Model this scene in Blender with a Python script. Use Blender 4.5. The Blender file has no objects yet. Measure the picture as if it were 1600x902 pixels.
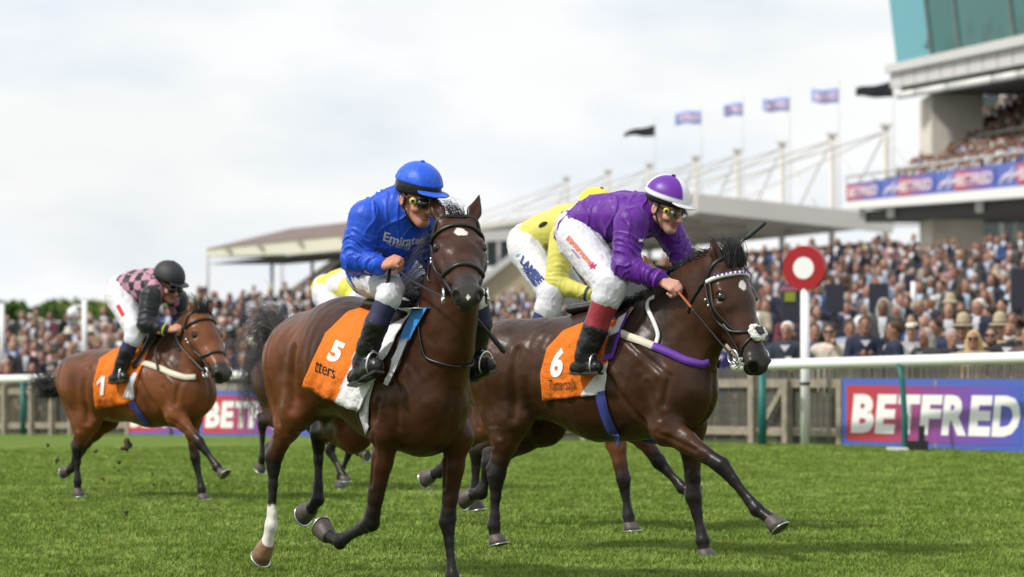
import bpy, bmesh, math, random
import numpy as np
from mathutils import Vector, Matrix, noise
from mathutils.bvhtree import BVHTree

SC = bpy.context.scene
COL = SC.collection
rnd = random.Random(7)

# ------------------------------------------------------------------ camera
FPX, HX, HY, CAM_H = 6222.0, 800.0, 515.0, 1.45     # 140 mm lens, horizon, eye height
cam_d = bpy.data.cameras.new("camera")
cam = bpy.data.objects.new("camera", cam_d)
COL.objects.link(cam)
cam_d.sensor_width = 36.0
cam_d.lens = 140.0
cam_d.shift_y = 0.04
cam_d.clip_start = 1.0
cam_d.clip_end = 6000.0
cam.location = (0, 0, CAM_H)
cam.rotation_euler = (math.radians(90), 0, 0)
cam_d.dof.use_dof = True
cam_d.dof.focus_distance = 23.6
cam_d.dof.aperture_fstop = 3.5
SC.camera = cam

# ------------------------------------------------------------------ light
SUN_EL, SUN_AZ = math.radians(46), math.radians(-118)   # azimuth from +Y (view direction) towards +X
sun_d = bpy.data.lights.new("sun", 'SUN')
sun_d.energy = 4.0
sun_d.angle = math.radians(4.0)
sun_d.color = (1.0, 0.95, 0.87)
sun = bpy.data.objects.new("sun", sun_d)
COL.objects.link(sun)
_sd = Vector((math.sin(SUN_AZ) * math.cos(SUN_EL), math.cos(SUN_AZ) * math.cos(SUN_EL), math.sin(SUN_EL)))
sun.rotation_euler = _sd.to_track_quat('Z', 'Y').to_euler()

world = bpy.data.worlds.new("World")
SC.world = world
world.use_nodes = True
wt = world.node_tree
wt.nodes.clear()
wo = wt.nodes.new('ShaderNodeOutputWorld')
sky = wt.nodes.new('ShaderNodeTexSky')
sky.sky_type = 'NISHITA'
sky.sun_disc = False
sky.sun_elevation = SUN_EL
sky.sun_rotation = SUN_AZ
bg_sky = wt.nodes.new('ShaderNodeBackground')
bg_sky.inputs[1].default_value = 0.15
wt.links.new(sky.outputs[0], bg_sky.inputs[0])
bg_cl = wt.nodes.new('ShaderNodeBackground')
tc = wt.nodes.new('ShaderNodeTexCoord')
mp = wt.nodes.new('ShaderNodeMapping')
mp.inputs['Scale'].default_value = (1.0, 1.0, 2.6)
mp.inputs['Location'].default_value = (0.13, 0.2, 0.30)
wt.links.new(tc.outputs['Generated'], mp.inputs[0])
def wnoise(scale, detail, rough):
    n = wt.nodes.new('ShaderNodeTexNoise')
    n.inputs['Scale'].default_value = scale
    n.inputs['Detail'].default_value = detail
    n.inputs['Roughness'].default_value = rough
    wt.links.new(mp.outputs[0], n.inputs['Vector'])
    return n
n1 = wnoise(11.0, 4, 0.45)
r1 = wt.nodes.new('ShaderNodeValToRGB')            # how much cloud covers the blue
r1.color_ramp.elements[0].position = 0.36
r1.color_ramp.elements[0].color = (0.88, 0.88, 0.88, 1)
r1.color_ramp.elements[1].position = 0.56
r1.color_ramp.elements[1].color = (1, 1, 1, 1)
wt.links.new(n1.outputs[0], r1.inputs[0])
n2 = wnoise(19.0, 6, 0.48)
r2 = wt.nodes.new('ShaderNodeValToRGB')            # white cloud tops, faint grey bases
r2.color_ramp.elements[0].position = 0.30
r2.color_ramp.elements[0].color = (0.82, 0.885, 0.95, 1)
r2.color_ramp.elements[1].position = 0.56
r2.color_ramp.elements[1].color = (0.985, 0.995, 1.0, 1)
wt.links.new(n2.outputs[0], r2.inputs[0])
wt.links.new(r2.outputs[0], bg_cl.inputs[0])
bg_cl.inputs[1].default_value = 1.15
mixw = wt.nodes.new('ShaderNodeMixShader')
wt.links.new(r1.outputs[0], mixw.inputs[0])
wt.links.new(bg_sky.outputs[0], mixw.inputs[1])
wt.links.new(bg_cl.outputs[0], mixw.inputs[2])
wt.links.new(mixw.outputs[0], wo.inputs[0])

vs = SC.view_settings
vs.view_transform = 'Standard'
vs.look = 'None'
vs.exposure = -0.2
vs.gamma = 1.0

# ------------------------------------------------------------------ helpers
def at(u, v, Y):
    "the point in the place that lies Y metres out along the ray of photo pixel (u, v)"
    return Vector(((u - HX) / FPX * Y, Y, CAM_H - (v - HY) / FPX * Y))

def sstep(a, b, x):
    t = np.clip((np.asarray(x, dtype=float) - a) / (b - a), 0, 1)
    return t * t * (3 - 2 * t)

def ground_z(x, y):
    "height of the track: level at the post, dipping behind"
    u = -0.5 * x + 0.866 * y
    t = np.clip((u - 36.0) / 33.0, 0, 1.0)
    t2 = np.clip((u - 69.0) / 9.0, 0, 1.0)
    return -0.51 * t ** 1.5 - 0.5 * t2 * t2 * (3 - 2 * t2)

def tag(o, label, cat, group=None):
    o['label'] = label
    o['category'] = cat
    if group:
        o['group'] = group
    return o

def empty(name, loc, rz=0.0):
    o = bpy.data.objects.new(name, None)
    o.location = loc
    o.rotation_euler = (0, 0, rz)
    o.empty_display_size = 0.2
    COL.objects.link(o)
    return o

def link(name, me, mat=None, parent=None, smooth=True):
    if mat is not None and not me.materials:
        for m in (mat if isinstance(mat, (list, tuple)) else [mat]):
            me.materials.append(m)
    o = bpy.data.objects.new(name, me)
    COL.objects.link(o)
    if parent is not None:
        o.parent = parent
    if smooth and len(me.polygons):
        me.polygons.foreach_set('use_smooth', np.ones(len(me.polygons), dtype=bool))
    return o

def mesh_np(name, verts, faces):
    "mesh from numpy arrays: faces (n,3) or (n,4)"
    me = bpy.data.meshes.new(name)
    verts = np.asarray(verts, dtype=np.float32)
    faces = np.asarray(faces, dtype=np.int32)
    n, k = faces.shape
    me.vertices.add(len(verts))
    me.vertices.foreach_set('co', verts.ravel())
    me.loops.add(n * k)
    me.loops.foreach_set('vertex_index', faces.ravel())
    me.polygons.add(n)
    me.polygons.foreach_set('loop_start', np.arange(0, n * k, k, dtype=np.int32))
    me.update(calc_edges=True)
    return me

def set_col(me, rgb, name='Col'):
    a = me.color_attributes.new(name, 'FLOAT_COLOR', 'POINT')
    c = np.ones((len(me.vertices), 4), dtype=np.float32)
    c[:, :3] = rgb
    a.data.foreach_set('color', c.ravel())

class MB:
    "collects boxes, tubes and sheets into one mesh"
    def __init__(s):
        s.v, s.f = [], []
    def add(s, vs_, fs):
        o = len(s.v)
        s.v += [tuple(p) for p in vs_]
        s.f += [tuple(i + o for i in f) for f in fs]
    def box(s, c, d, M=None):
        x, y, z = d[0] / 2, d[1] / 2, d[2] / 2
        ps = [Vector((i * x, j * y, k * z)) for k in (-1, 1) for j in (-1, 1) for i in (-1, 1)]
        if M is not None:
            ps = [M @ p for p in ps]
        c = Vector(c)
        s.add([p + c for p in ps], [(0, 2, 3, 1), (4, 5, 7, 6), (0, 1, 5, 4), (2, 6, 7, 3), (0, 4, 6, 2), (1, 3, 7, 5)])
        return s
    def hexa(s, b, t):
        "solid between bottom quad b and top quad t (same order)"
        s.add(list(b) + list(t), [(3, 2, 1, 0), (4, 5, 6, 7), (0, 1, 5, 4), (1, 2, 6, 5), (2, 3, 7, 6), (3, 0, 4, 7)])
        return s
    def bar(s, a, b, w, h, up=(0, 0, 1)):
        a, b = Vector(a), Vector(b)
        d = (b - a).normalized()
        sd = d.cross(Vector(up))
        if sd.length < 1e-4:
            sd = d.cross(Vector((0, 1, 0)))
        sd.normalize()
        u = sd.cross(d)
        q = lambda p: [p + sd * (i * w / 2) + u * (j * h / 2) for i, j in ((-1, -1), (1, -1), (1, 1), (-1, 1))]
        s.hexa(q(a), q(b))
        return s
    def tube(s, pts, r, n=8, flat=1.0, up=(0, 0, 1), cap=True):
        pts = [Vector(p) for p in pts]
        rs = list(r) if hasattr(r, '__len__') else [r] * len(pts)
        ring = []
        o = len(s.v)
        prev = None
        for i, p in enumerate(pts):
            d = (pts[min(i + 1, len(pts) - 1)] - pts[max(i - 1, 0)]).normalized()
            sd = d.cross(Vector(up)) if prev is None else prev - d * prev.dot(d)
            if sd.length < 1e-4:
                sd = d.cross(Vector((0.3, 1, 0.2)))
            sd.normalize()
            prev = sd
            u = sd.cross(d)
            for k in range(n):
                a = 2 * math.pi * k / n
                s.v.append(tuple(p + sd * (math.cos(a) * rs[i]) + u * (math.sin(a) * rs[i] * flat)))
        for i in range(len(pts) - 1):
            for k in range(n):
                k2 = (k + 1) % n
                s.f.append((o + i * n + k, o + i * n + k2, o + (i + 1) * n + k2, o + (i + 1) * n + k))
        if cap:
            s.f.append(tuple(o + k for k in reversed(range(n))))
            e = o + (len(pts) - 1) * n
            s.f.append(tuple(e + k for k in range(n)))
        return s
    def disc(s, c, nrm, r, t, n=32, squash=1.0):
        c, nrm = Vector(c), Vector(nrm).normalized()
        sd = nrm.cross(Vector((0, 0, 1))).normalized()
        u = sd.cross(nrm)
        ring = lambda off: [c + nrm * off + sd * (math.cos(2 * math.pi * k / n) * r * squash) + u * (math.sin(2 * math.pi * k / n) * r) for k in range(n)]
        fs = [tuple(reversed(range(n))), tuple(range(n, 2 * n))] + [(k, (k + 1) % n, n + (k + 1) % n, n + k) for k in range(n)]
        s.add(ring(-t / 2) + ring(t / 2), fs)
        return s
    def mesh(s, name):
        me = bpy.data.meshes.new(name)
        me.from_pydata(s.v, [], s.f)
        bm = bmesh.new()
        bm.from_mesh(me)
        bmesh.ops.recalc_face_normals(bm, faces=bm.faces)
        bm.to_mesh(me)
        bm.free()
        return me
    def build(s, name, mat, parent=None, smooth=False):
        return link(name, s.mesh(name), mat, parent, smooth)

# ------------------------------------------------------------------ materials
def mat(name, col=(0.5, 0.5, 0.5), rough=0.6, metal=0.0, attr=None, bump=None, var=0.0, var_scale=5.0,
        spec=0.5, coat=0.0, sheen=0.0, objcol=False, trans=0.0, sub=0.0):
    m = bpy.data.materials.new(name)
    m.use_nodes = True
    t = m.node_tree
    b = t.nodes['Principled BSDF']
    b.inputs['Roughness'].default_value = rough
    b.inputs['Metallic'].default_value = metal
    b.inputs['Specular IOR Level'].default_value = spec
    if coat:
        b.inputs['Coat Weight'].default_value = coat
        b.inputs['Coat Roughness'].default_value = 0.25
    if sheen:
        b.inputs['Sheen Weight'].default_value = sheen
        b.inputs['Sheen Roughness'].default_value = 0.4
    if trans:
        b.inputs['Transmission Weight'].default_value = trans
    if sub:
        b.inputs['Subsurface Weight'].default_value = sub
        b.inputs['Subsurface Radius'].default_value = (0.02, 0.008, 0.004)
    src = None
    if attr:
        a = t.nodes.new('ShaderNodeAttribute')
        a.attribute_name = attr
        src = a.outputs['Color']
    elif objcol:
        a = t.nodes.new('ShaderNodeObjectInfo')
        src = a.outputs['Color']
    tco = t.nodes.new('ShaderNodeTexCoord')
    if var:
        n = t.nodes.new('ShaderNodeTexNoise')
        n.inputs['Scale'].default_value = var_scale
        n.inputs['Detail'].default_value = 4
        t.links.new(tco.outputs['Object'], n.inputs['Vector'])
        mr = t.nodes.new('ShaderNodeMapRange')
        mr.inputs['To Min'].default_value = 1 - var
        mr.inputs['To Max'].default_value = 1 + var
        mr.inputs['From Min'].default_value = 0.25
        mr.inputs['From Max'].default_value = 0.75
        t.links.new(n.outputs['Fac'], mr.inputs['Value'])
        mx = t.nodes.new('ShaderNodeMix')
        mx.data_type = 'RGBA'
        mx.blend_type = 'MULTIPLY'
        mx.inputs['Factor'].default_value = 1.0
        if src is not None:
            t.links.new(src, mx.inputs['A'])
        else:
            mx.inputs['A'].default_value = (*col, 1)
        t.links.new(mr.outputs[0], mx.inputs['B'])
        src = mx.outputs['Result']
    if src is not None:
        t.links.new(src, b.inputs['Base Color'])
    else:
        b.inputs['Base Color'].default_value = (*col, 1)
    if bump:
        prev = None
        for (sc, st, *stretch) in bump:
            n = t.nodes.new('ShaderNodeTexNoise')
            n.inputs['Scale'].default_value = sc
            n.inputs['Detail'].default_value = 3
            vec = tco.outputs['Object']
            if stretch:
                mpn = t.nodes.new('ShaderNodeMapping')
                mpn.inputs['Scale'].default_value = stretch[0]
                t.links.new(vec, mpn.inputs[0])
                vec = mpn.outputs[0]
            t.links.new(vec, n.inputs['Vector'])
            bn = t.nodes.new('ShaderNodeBump')
            bn.inputs['Strength'].default_value = 1.0
            bn.inputs['Distance'].default_value = st
            t.links.new(n.outputs['Fac'], bn.inputs['Height'])
            if prev is not None:
                t.links.new(prev, bn.inputs['Normal'])
            prev = bn.outputs[0]
        t.links.new(prev, b.inputs['Normal'])
    return m

# ------------------------------------------------------------------ implicit surfaces
class SDF:
    "rounded limbs and masses blended into ONE continuous surface"
    def __init__(s, h):
        s.h, s.p = h, []
    def cone(s, a, b, ra, rb, k=0.03, fa=1.0, fb=None, ax=(0, 1, 0), sub=False):
        a, b, ax = np.array(a, float), np.array(b, float), np.array(ax, float)
        ax = ax / np.linalg.norm(ax)
        fb = fa if fb is None else fb
        ab = b - a
        L2 = max(float(ab @ ab), 1e-9)
        R = max(ra, rb) * max(1.0, fa, fb) + (0 if sub else 0)
        lo, hi = np.minimum(a, b) - R, np.maximum(a, b) + R
        flat = (fa != 1.0 or fb != 1.0)
        def ev(x, y, z):
            px, py, pz = x - a[0], y - a[1], z - a[2]
            t = np.clip((px * ab[0] + py * ab[1] + pz * ab[2]) / L2, 0, 1)
            px = px - t * ab[0]; py = py - t * ab[1]; pz = pz - t * ab[2]
            r = ra + t * (rb - ra)
            if flat:
                f = fa + t * (fb - fa)
                q = (px * ax[0] + py * ax[1] + pz * ax[2]) * (1 / f - 1)
                px = px + ax[0] * q; py = py + ax[1] * q; pz = pz + ax[2] * q
                return (np.sqrt(px * px + py * py + pz * pz) - r) * np.minimum(1, f)
            return np.sqrt(px * px + py * py + pz * pz) - r
        s.p.append((lo, hi, ev, k, sub))
    def chain(s, pts, k=0.03, ax=(0, 1, 0)):
        "pts: (point, radius[, flattening])"
        for p, q in zip(pts, pts[1:]):
            s.cone(p[0], q[0], p[1], q[1], k, p[2] if len(p) > 2 else 1.0, q[2] if len(q) > 2 else 1.0, ax)
    def ell(s, c, r, M=None, k=0.03, sub=False):
        c, r = np.array(c, float), np.array(r, float)
        M = np.eye(3) if M is None else np.array(M, float)     # rows: the ellipsoid's axes
        R = np.sqrt(((M * r[:, None]) ** 2).sum(0))
        lo, hi = c - R, c + R
        def ev(x, y, z):
            px, py, pz = x - c[0], y - c[1], z - c[2]
            q = [(px * M[i][0] + py * M[i][1] + pz * M[i][2]) for i in range(3)]
            k0 = np.sqrt(sum((q[i] / r[i]) ** 2 for i in range(3)))
            k1 = np.sqrt(sum((q[i] / r[i] ** 2) ** 2 for i in range(3))) + 1e-6
            return k0 * (k0 - 1) / k1
        s.p.append((lo, hi, ev, k, sub))
    def slab(s, lo, hi, ev, k=0.01, sub=True):
        s.p.append((np.array(lo, float), np.array(hi, float), ev, k, sub))
    def mesh(s, name):
        h = s.h
        lo = np.min([p[0] for p in s.p if not p[4]], axis=0) - 3 * h
        hi = np.max([p[1] for p in s.p if not p[4]], axis=0) + 3 * h
        n = np.ceil((hi - lo) / h).astype(int) + 1
        D = np.full(n, 0.5, dtype=np.float32)
        axs = [lo[i] + h * np.arange(n[i]) for i in range(3)]
        for (a, b, ev, k, sub) in s.p:
            pad = k + 2.5 * h
            i0 = np.clip(np.floor((a - pad - lo) / h).astype(int), 0, n)
            i1 = np.clip(np.ceil((b + pad - lo) / h).astype(int) + 1, 0, n)
            if (i1 <= i0).any():
                continue
            sl = tuple(slice(i0[i], i1[i]) for i in range(3))
            x = axs[0][sl[0]][:, None, None].astype(np.float32)
            y = axs[1][sl[1]][None, :, None].astype(np.float32)
            z = axs[2][sl[2]][None, None, :].astype(np.float32)
            d = ev(x, y, z).astype(np.float32)
            cur = D[sl]
            if sub:
                d = -d
                hh = np.maximum(k - np.abs(cur - d), 0) / k
                D[sl] = np.maximum(cur, d) + hh * hh * k * 0.25
            else:
                hh = np.maximum(k - np.abs(cur - d), 0) / k
                D[sl] = np.minimum(cur, d) - hh * hh * k * 0.25
        v, f = surface_nets(D, lo, h)
        return mesh_np(name, v, f)

def surface_nets(D, lo, h):
    I = D < 0
    nx, ny, nz = D.shape
    c = np.zeros((nx - 1, ny - 1, nz - 1), dtype=np.int8)
    for i in (0, 1):
        for j in (0, 1):
            for k in (0, 1):
                c += I[i:nx - 1 + i, j:ny - 1 + j, k:nz - 1 + k]
    act = np.argwhere((c > 0) & (c < 8))
    idx = np.full(c.shape, -1, dtype=np.int32)
    idx[act[:, 0], act[:, 1], act[:, 2]] = np.arange(len(act))
    acc = np.zeros((len(act), 3)); cnt = np.zeros(len(act))
    cor = [(i, j, k) for i in (0, 1) for j in (0, 1) for k in (0, 1)]
    for a in cor:
        for ax in range(3):
            if a[ax]:
                continue
            b = list(a); b[ax] = 1
            da = D[act[:, 0] + a[0], act[:, 1] + a[1], act[:, 2] + a[2]]
            db = D[act[:, 0] + b[0], act[:, 1] + b[1], act[:, 2] + b[2]]
            m = (da < 0) != (db < 0)
            t = np.where(m, da / np.where(m, da - db, 1), 0)
            for q in range(3):
                acc[:, q] += m * (a[q] + (t if q == ax else 0))
            cnt += m
    V = lo + h * (act + acc / cnt[:, None])
    F = []
    for ax in range(3):
        s0 = [slice(None)] * 3; s1 = [slice(None)] * 3
        s0[ax] = slice(0, -1); s1[ax] = slice(1, None)
        A, B = I[tuple(s0)], I[tuple(s1)]
        e = np.argwhere(A != B)
        o1, o2 = (ax + 1) % 3, (ax + 2) % 3
        ok = (e[:, o1] > 0) & (e[:, o2] > 0) & (e[:, o1] < D.shape[o1] - 1) & (e[:, o2] < D.shape[o2] - 1)
        e = e[ok]
        flip = A[e[:, 0], e[:, 1], e[:, 2]]
        q = []
        for (d1, d2) in ((-1, -1), (0, -1), (0, 0), (-1, 0)):
            c_ = e.copy(); c_[:, o1] += d1; c_[:, o2] += d2
            q.append(idx[c_[:, 0], c_[:, 1], c_[:, 2]])
        q = np.stack(q, 1)
        q[~flip] = q[~flip][:, ::-1]
        F.append(q)
    return V, np.concatenate(F)

def verts_np(me):
    v = np.empty(len(me.vertices) * 3, dtype=np.float32)
    me.vertices.foreach_get('co', v)
    return v.reshape(-1, 3)

def normals_np(me):
    v = np.empty(len(me.vertices) * 3, dtype=np.float32)
    me.vertices.foreach_get('normal', v)
    return v.reshape(-1, 3)

def put_verts(me, v):
    me.vertices.foreach_set('co', np.asarray(v, dtype=np.float32).ravel())
    me.update()

def relax(me, it=2, lam=0.5):
    "gentle smoothing of a closed quad surface"
    n = len(me.edges)
    e = np.empty(n * 2, dtype=np.int32)
    me.edges.foreach_get('vertices', e)
    e = e.reshape(-1, 2)
    v = verts_np(me).astype(np.float64)
    deg = np.bincount(e.ravel(), minlength=len(v)).astype(float)[:, None]
    deg[deg == 0] = 1
    for _ in range(it):
        for l in (lam, -lam * 1.04):
            s_ = np.zeros_like(v)
            for q in range(3):
                s_[:, q] = np.bincount(e[:, 0], v[e[:, 1], q], len(v)) + np.bincount(e[:, 1], v[e[:, 0], q], len(v))
            v += l * (s_ / deg - v)
    put_verts(me, v)

# cheap vector noise for folds: sums of sines, no tables
_rs = np.random.RandomState(3)
_K = [(_rs.normal(size=3), _rs.uniform(0, 6.28)) for _ in range(14)]
def wav(P, scale):
    r = 0
    for d, ph in _K:
        r = r + np.sin((P @ d) * scale + ph + 1.3 * np.sin((P @ np.roll(d, 1)) * scale * 0.6 + ph * 2))
    return r / 5.3

def wrinkle(me, amp, scale, stretch=(1, 1, 1), region=None):
    v = verts_np(me).astype(float); n = normals_np(me)
    w = 1 - np.abs(wav(v * np.array(stretch), scale))
    w = w + 0.5 * (1 - np.abs(wav(v * np.array(stretch) + 5.1, scale * 2.1)))
    a = amp if region is None else (amp * region(v))[:, None]
    put_verts(me, v + n * (w - 0.9)[:, None] * a)

def text_mesh(s, bold=0.0, shear=0.0, res=3):
    "lettering as a flat mesh: x from 0 to 1, y from 0 to 1 over the whole word"
    cu = bpy.data.curves.new("lettering", 'FONT')
    cu.body = s
    cu.offset = bold
    cu.shear = shear
    cu.resolution_u = res
    cu.fill_mode = 'FRONT'
    ob = bpy.data.objects.new("lettering", cu)
    COL.objects.link(ob)
    bpy.context.view_layer.update()
    me = bpy.data.meshes.new_from_object(ob.evaluated_get(bpy.context.evaluated_depsgraph_get()))
    bpy.data.objects.remove(ob)
    bpy.data.curves.remove(cu)
    bm = bmesh.new(); bm.from_mesh(me)
    bmesh.ops.remove_doubles(bm, verts=bm.verts, dist=1e-5)
    bmesh.ops.triangulate(bm, faces=bm.faces)
    bm.to_mesh(me); bm.free()
    v = verts_np(me)
    lo, hi = v.min(0), v.max(0)
    v = (v - lo) / np.maximum(hi - lo, 1e-6)
    f = np.array([tuple(p.vertices) for p in me.polygons], dtype=np.int32)
    bpy.data.meshes.remove(me)
    v[:, 2] = 0
    return v, f

def quad_map(q, x, y):
    "q: four corners (bl, br, tr, tl)"
    x = np.asarray(x)[:, None]; y = np.asarray(y)[:, None]
    q = [np.array(p, float)[None] for p in q]
    return (q[0] * (1 - x) + q[1] * x) * (1 - y) + (q[3] * (1 - x) + q[2] * x) * y

def lettering_on_plane(name, word, quad, off, mt, parent, bold=0.0, shear=0.0, thick=0.004):
    "raised flat letters on a flat board; quad in the parent's space"
    v, f = text_mesh(word, bold, shear)
    P = quad_map(quad, v[:, 0], v[:, 1]) + np.array(off)[None]
    return link(name, mesh_np(name, P, f), mt, parent, smooth=False)
# ------------------------------------------------------------------ the place: turf, rails, stands
def nodes_mat(name):
    m = bpy.data.materials.new(name)
    m.use_nodes = True
    return m, m.node_tree, m.node_tree.nodes['Principled BSDF']

def grass_material():
    m, t, b = nodes_mat("turf")
    b.inputs['Roughness'].default_value = .9
    b.inputs['Specular IOR Level'].default_value = .15
    tcn = t.nodes.new('ShaderNodeTexCoord')
    def nz(scale, det, stretch=(1, 1, 1)):
        mpn = t.nodes.new('ShaderNodeMapping'); mpn.inputs['Scale'].default_value = stretch
        t.links.new(tcn.outputs['Object'], mpn.inputs[0])
        n = t.nodes.new('ShaderNodeTexNoise'); n.inputs['Scale'].default_value = scale; n.inputs['Detail'].default_value = det
        t.links.new(mpn.outputs[0], n.inputs['Vector'])
        return n
    a, c = nz(.55, 5), nz(9, 6)
    r = t.nodes.new('ShaderNodeValToRGB')
    r.color_ramp.elements[0].position = .32; r.color_ramp.elements[0].color = (.072, .130, .012, 1)
    r.color_ramp.elements[1].position = .70; r.color_ramp.elements[1].color = (.155, .225, .032, 1)
    mx = t.nodes.new('ShaderNodeMix'); mx.data_type = 'FLOAT'; mx.inputs[0].default_value = .5
    t.links.new(a.outputs[0], mx.inputs[2]); t.links.new(c.outputs[0], mx.inputs[3])
    t.links.new(mx.outputs[0], r.inputs[0])
    t.links.new(r.outputs[0], b.inputs['Base Color'])
    bn = t.nodes.new('ShaderNodeBump'); bn.inputs['Distance'].default_value = .03
    n = nz(26, 5)
    t.links.new(n.outputs[0], bn.inputs['Height']); t.links.new(bn.outputs[0], b.inputs['Normal'])
    return m

M_TURF = grass_material()
xs = np.concatenate([np.linspace(-1500, -60, 12), np.linspace(-50, 50, 101), np.linspace(60, 1500, 12)])
ys = np.concatenate([np.linspace(-40, 10, 6), np.linspace(14, 120, 107), np.linspace(140, 400, 14), np.linspace(600, 5000, 8)])
GX, GY = np.meshgrid(xs, ys, indexing='ij')
GZ = ground_z(GX, GY) + .012 * np.sin(GX * 1.7 + GY * .6) * np.sin(GY * .9)
gi = np.arange(GX.size).reshape(GX.shape)
gf = np.stack([gi[:-1, :-1], gi[1:, :-1], gi[1:, 1:], gi[:-1, 1:]], -1).reshape(-1, 4)
turf = link('turf_ground', mesh_np('turf_ground', np.stack([GX, GY, GZ], -1).reshape(-1, 3), gf), M_TURF)
turf['kind'] = 'structure'
M_PAVE = mat("paving", (.24, .23, .215), rough=.9, var=.15, var_scale=.4)  # paving beyond the crowd, added to keep green bounce off the stands
pv = []
for j, Y_ in enumerate((118, 150, 190, 260, 420)):
    for X_ in (-15 - (Y_ - 118) * .06, -5, 10, 40, 90):
        pv.append((X_, Y_, float(ground_z(X_, Y_)) + .03))
apron = link('paved_apron', mesh_np('paved_apron', pv, np.array([(j * 5 + i, j * 5 + i + 1, j * 5 + i + 6, j * 5 + i + 5) for j in range(4) for i in range(4)], dtype=np.int32)), M_PAVE, None, smooth=False)
apron['kind'] = 'structure'

# grass blades: one tuft, scattered over the near turf
def tuft_mesh():
    rg = random.Random(5)
    v, f = [], []
    for i in range(44):
        a = rg.uniform(0, 6.28); r = .10 * rg.random() ** .5
        x, y = r * math.cos(a), r * math.sin(a)
        hgt = rg.uniform(.012, .034); w = rg.uniform(.0025, .0045)
        la = rg.uniform(0, 6.28); le = rg.uniform(.1, .9) * hgt
        ta = rg.uniform(0, 3.14)
        dx, dy = math.cos(ta) * w, math.sin(ta) * w
        o = len(v)
        mx, my = x + math.cos(la) * le * .35, y + math.sin(la) * le * .35
        v += [(x - dx, y - dy, -.01), (x + dx, y + dy, -.01), (mx + dx * .8, my + dy * .8, hgt * .6), (mx - dx * .8, my - dy * .8, hgt * .6),
              (x + math.cos(la) * le, y + math.sin(la) * le, hgt)]
        f += [(o, o + 1, o + 2), (o, o + 2, o + 3), (o + 3, o + 2, o + 4)]
    return mesh_np('grass_tuft', v, np.array(f, dtype=np.int32))

def blade_material():
    m, t, b = nodes_mat("grass_blades")
    b.inputs['Roughness'].default_value = .65
    b.inputs['Specular IOR Level'].default_value = .2
    oi = t.nodes.new('ShaderNodeObjectInfo')
    r = t.nodes.new('ShaderNodeValToRGB')
    r.color_ramp.elements[0].position = .0; r.color_ramp.elements[0].color = (.110, .186, .022, 1)
    r.color_ramp.elements[1].position = 1; r.color_ramp.elements[1].color = (.28, .350, .085, 1)
    e = r.color_ramp.elements.new(.55); e.color = (.178, .266, .044, 1)
    ge = t.nodes.new('ShaderNodeNewGeometry')
    n = t.nodes.new('ShaderNodeTexNoise'); n.inputs['Scale'].default_value = .9; n.inputs['Detail'].default_value = 4
    t.links.new(ge.outputs['Position'], n.inputs['Vector'])
    mx = t.nodes.new('ShaderNodeMix'); mx.data_type = 'FLOAT'; mx.inputs[0].default_value = .68
    t.links.new(oi.outputs['Random'], mx.inputs[2]); t.links.new(n.outputs[0], mx.inputs[3])
    mrp = t.nodes.new('ShaderNodeMapRange'); mrp.inputs['From Min'].default_value = .24; mrp.inputs['From Max'].default_value = .76
    t.links.new(mx.outputs[0], mrp.inputs['Value']); t.links.new(mrp.outputs[0], r.inputs[0])
    t.links.new(r.outputs[0], b.inputs['Base Color'])
    b.inputs['Subsurface Weight'].default_value = 0
    return m
M_BLADE = blade_material()
tuft = link('grass_tuft', tuft_mesh(), M_BLADE, None, smooth=False)
tuft.location = (-1.2, 23.9, ground_z(-1.2, 23.9))
tuft['kind'] = 'stuff'
def scatter():
    rs_ = np.random.RandomState(11)
    P = []
    for (y0, y1, dens) in ((19.5, 24, 210), (24, 28, 190), (28, 35, 110), (35, 52, 50)):
        w0 = .25 * y1
        n = int((y1 - y0) * 2 * w0 * dens)
        x = rs_.uniform(-w0, w0, n); y = rs_.uniform(y0, y1, n)
        keep = (np.abs(x) < .155 * y + .4) | (rs_.random_sample(n) < .4)
        fence = x < 6.0 - (y - 46.9) * .43
        x, y = x[keep & fence], y[keep & fence]
        P.append(np.stack([x, y, ground_z(x, y)], 1))
    P = np.concatenate(P)
    me = bpy.data.meshes.new('grass')
    me.vertices.add(len(P)); me.vertices.foreach_set('co', P.astype(np.float32).ravel()); me.update()
    ob = bpy.data.objects.new('grass', me); COL.objects.link(ob)
    ob['kind'] = 'stuff'
    ng = bpy.data.node_groups.new('grass_scatter', 'GeometryNodeTree')
    ng.interface.new_socket('Geometry', in_out='INPUT', socket_type='NodeSocketGeometry')
    ng.interface.new_socket('Geometry', in_out='OUTPUT', socket_type='NodeSocketGeometry')
    N = ng.nodes
    gi_, go = N.new('NodeGroupInput'), N.new('NodeGroupOutput')
    oi = N.new('GeometryNodeObjectInfo'); oi.inputs['Object'].default_value = tuft
    oi.inputs['As Instance'].default_value = True
    ip = N.new('GeometryNodeInstanceOnPoints')
    rv = N.new('FunctionNodeRandomValue'); rv.data_type = 'FLOAT_VECTOR'
    rv.inputs[0].default_value = (0, 0, 0); rv.inputs[1].default_value = (0, 0, 6.28)
    rsn = N.new('FunctionNodeRandomValue'); rsn.data_type = 'FLOAT'
    rsn.inputs[2].default_value = .45; rsn.inputs[3].default_value = 1.35
    ng.links.new(gi_.outputs[0], ip.inputs['Points'])
    ng.links.new(oi.outputs['Geometry'], ip.inputs['Instance'])
    ng.links.new(rv.outputs[0], ip.inputs['Rotation'])
    ng.links.new(rsn.outputs[1], ip.inputs['Scale'])
    ng.links.new(ip.outputs[0], go.inputs[0])
    md = ob.modifiers.new('scatter', 'NODES'); md.node_group = ng
scatter()

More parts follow.
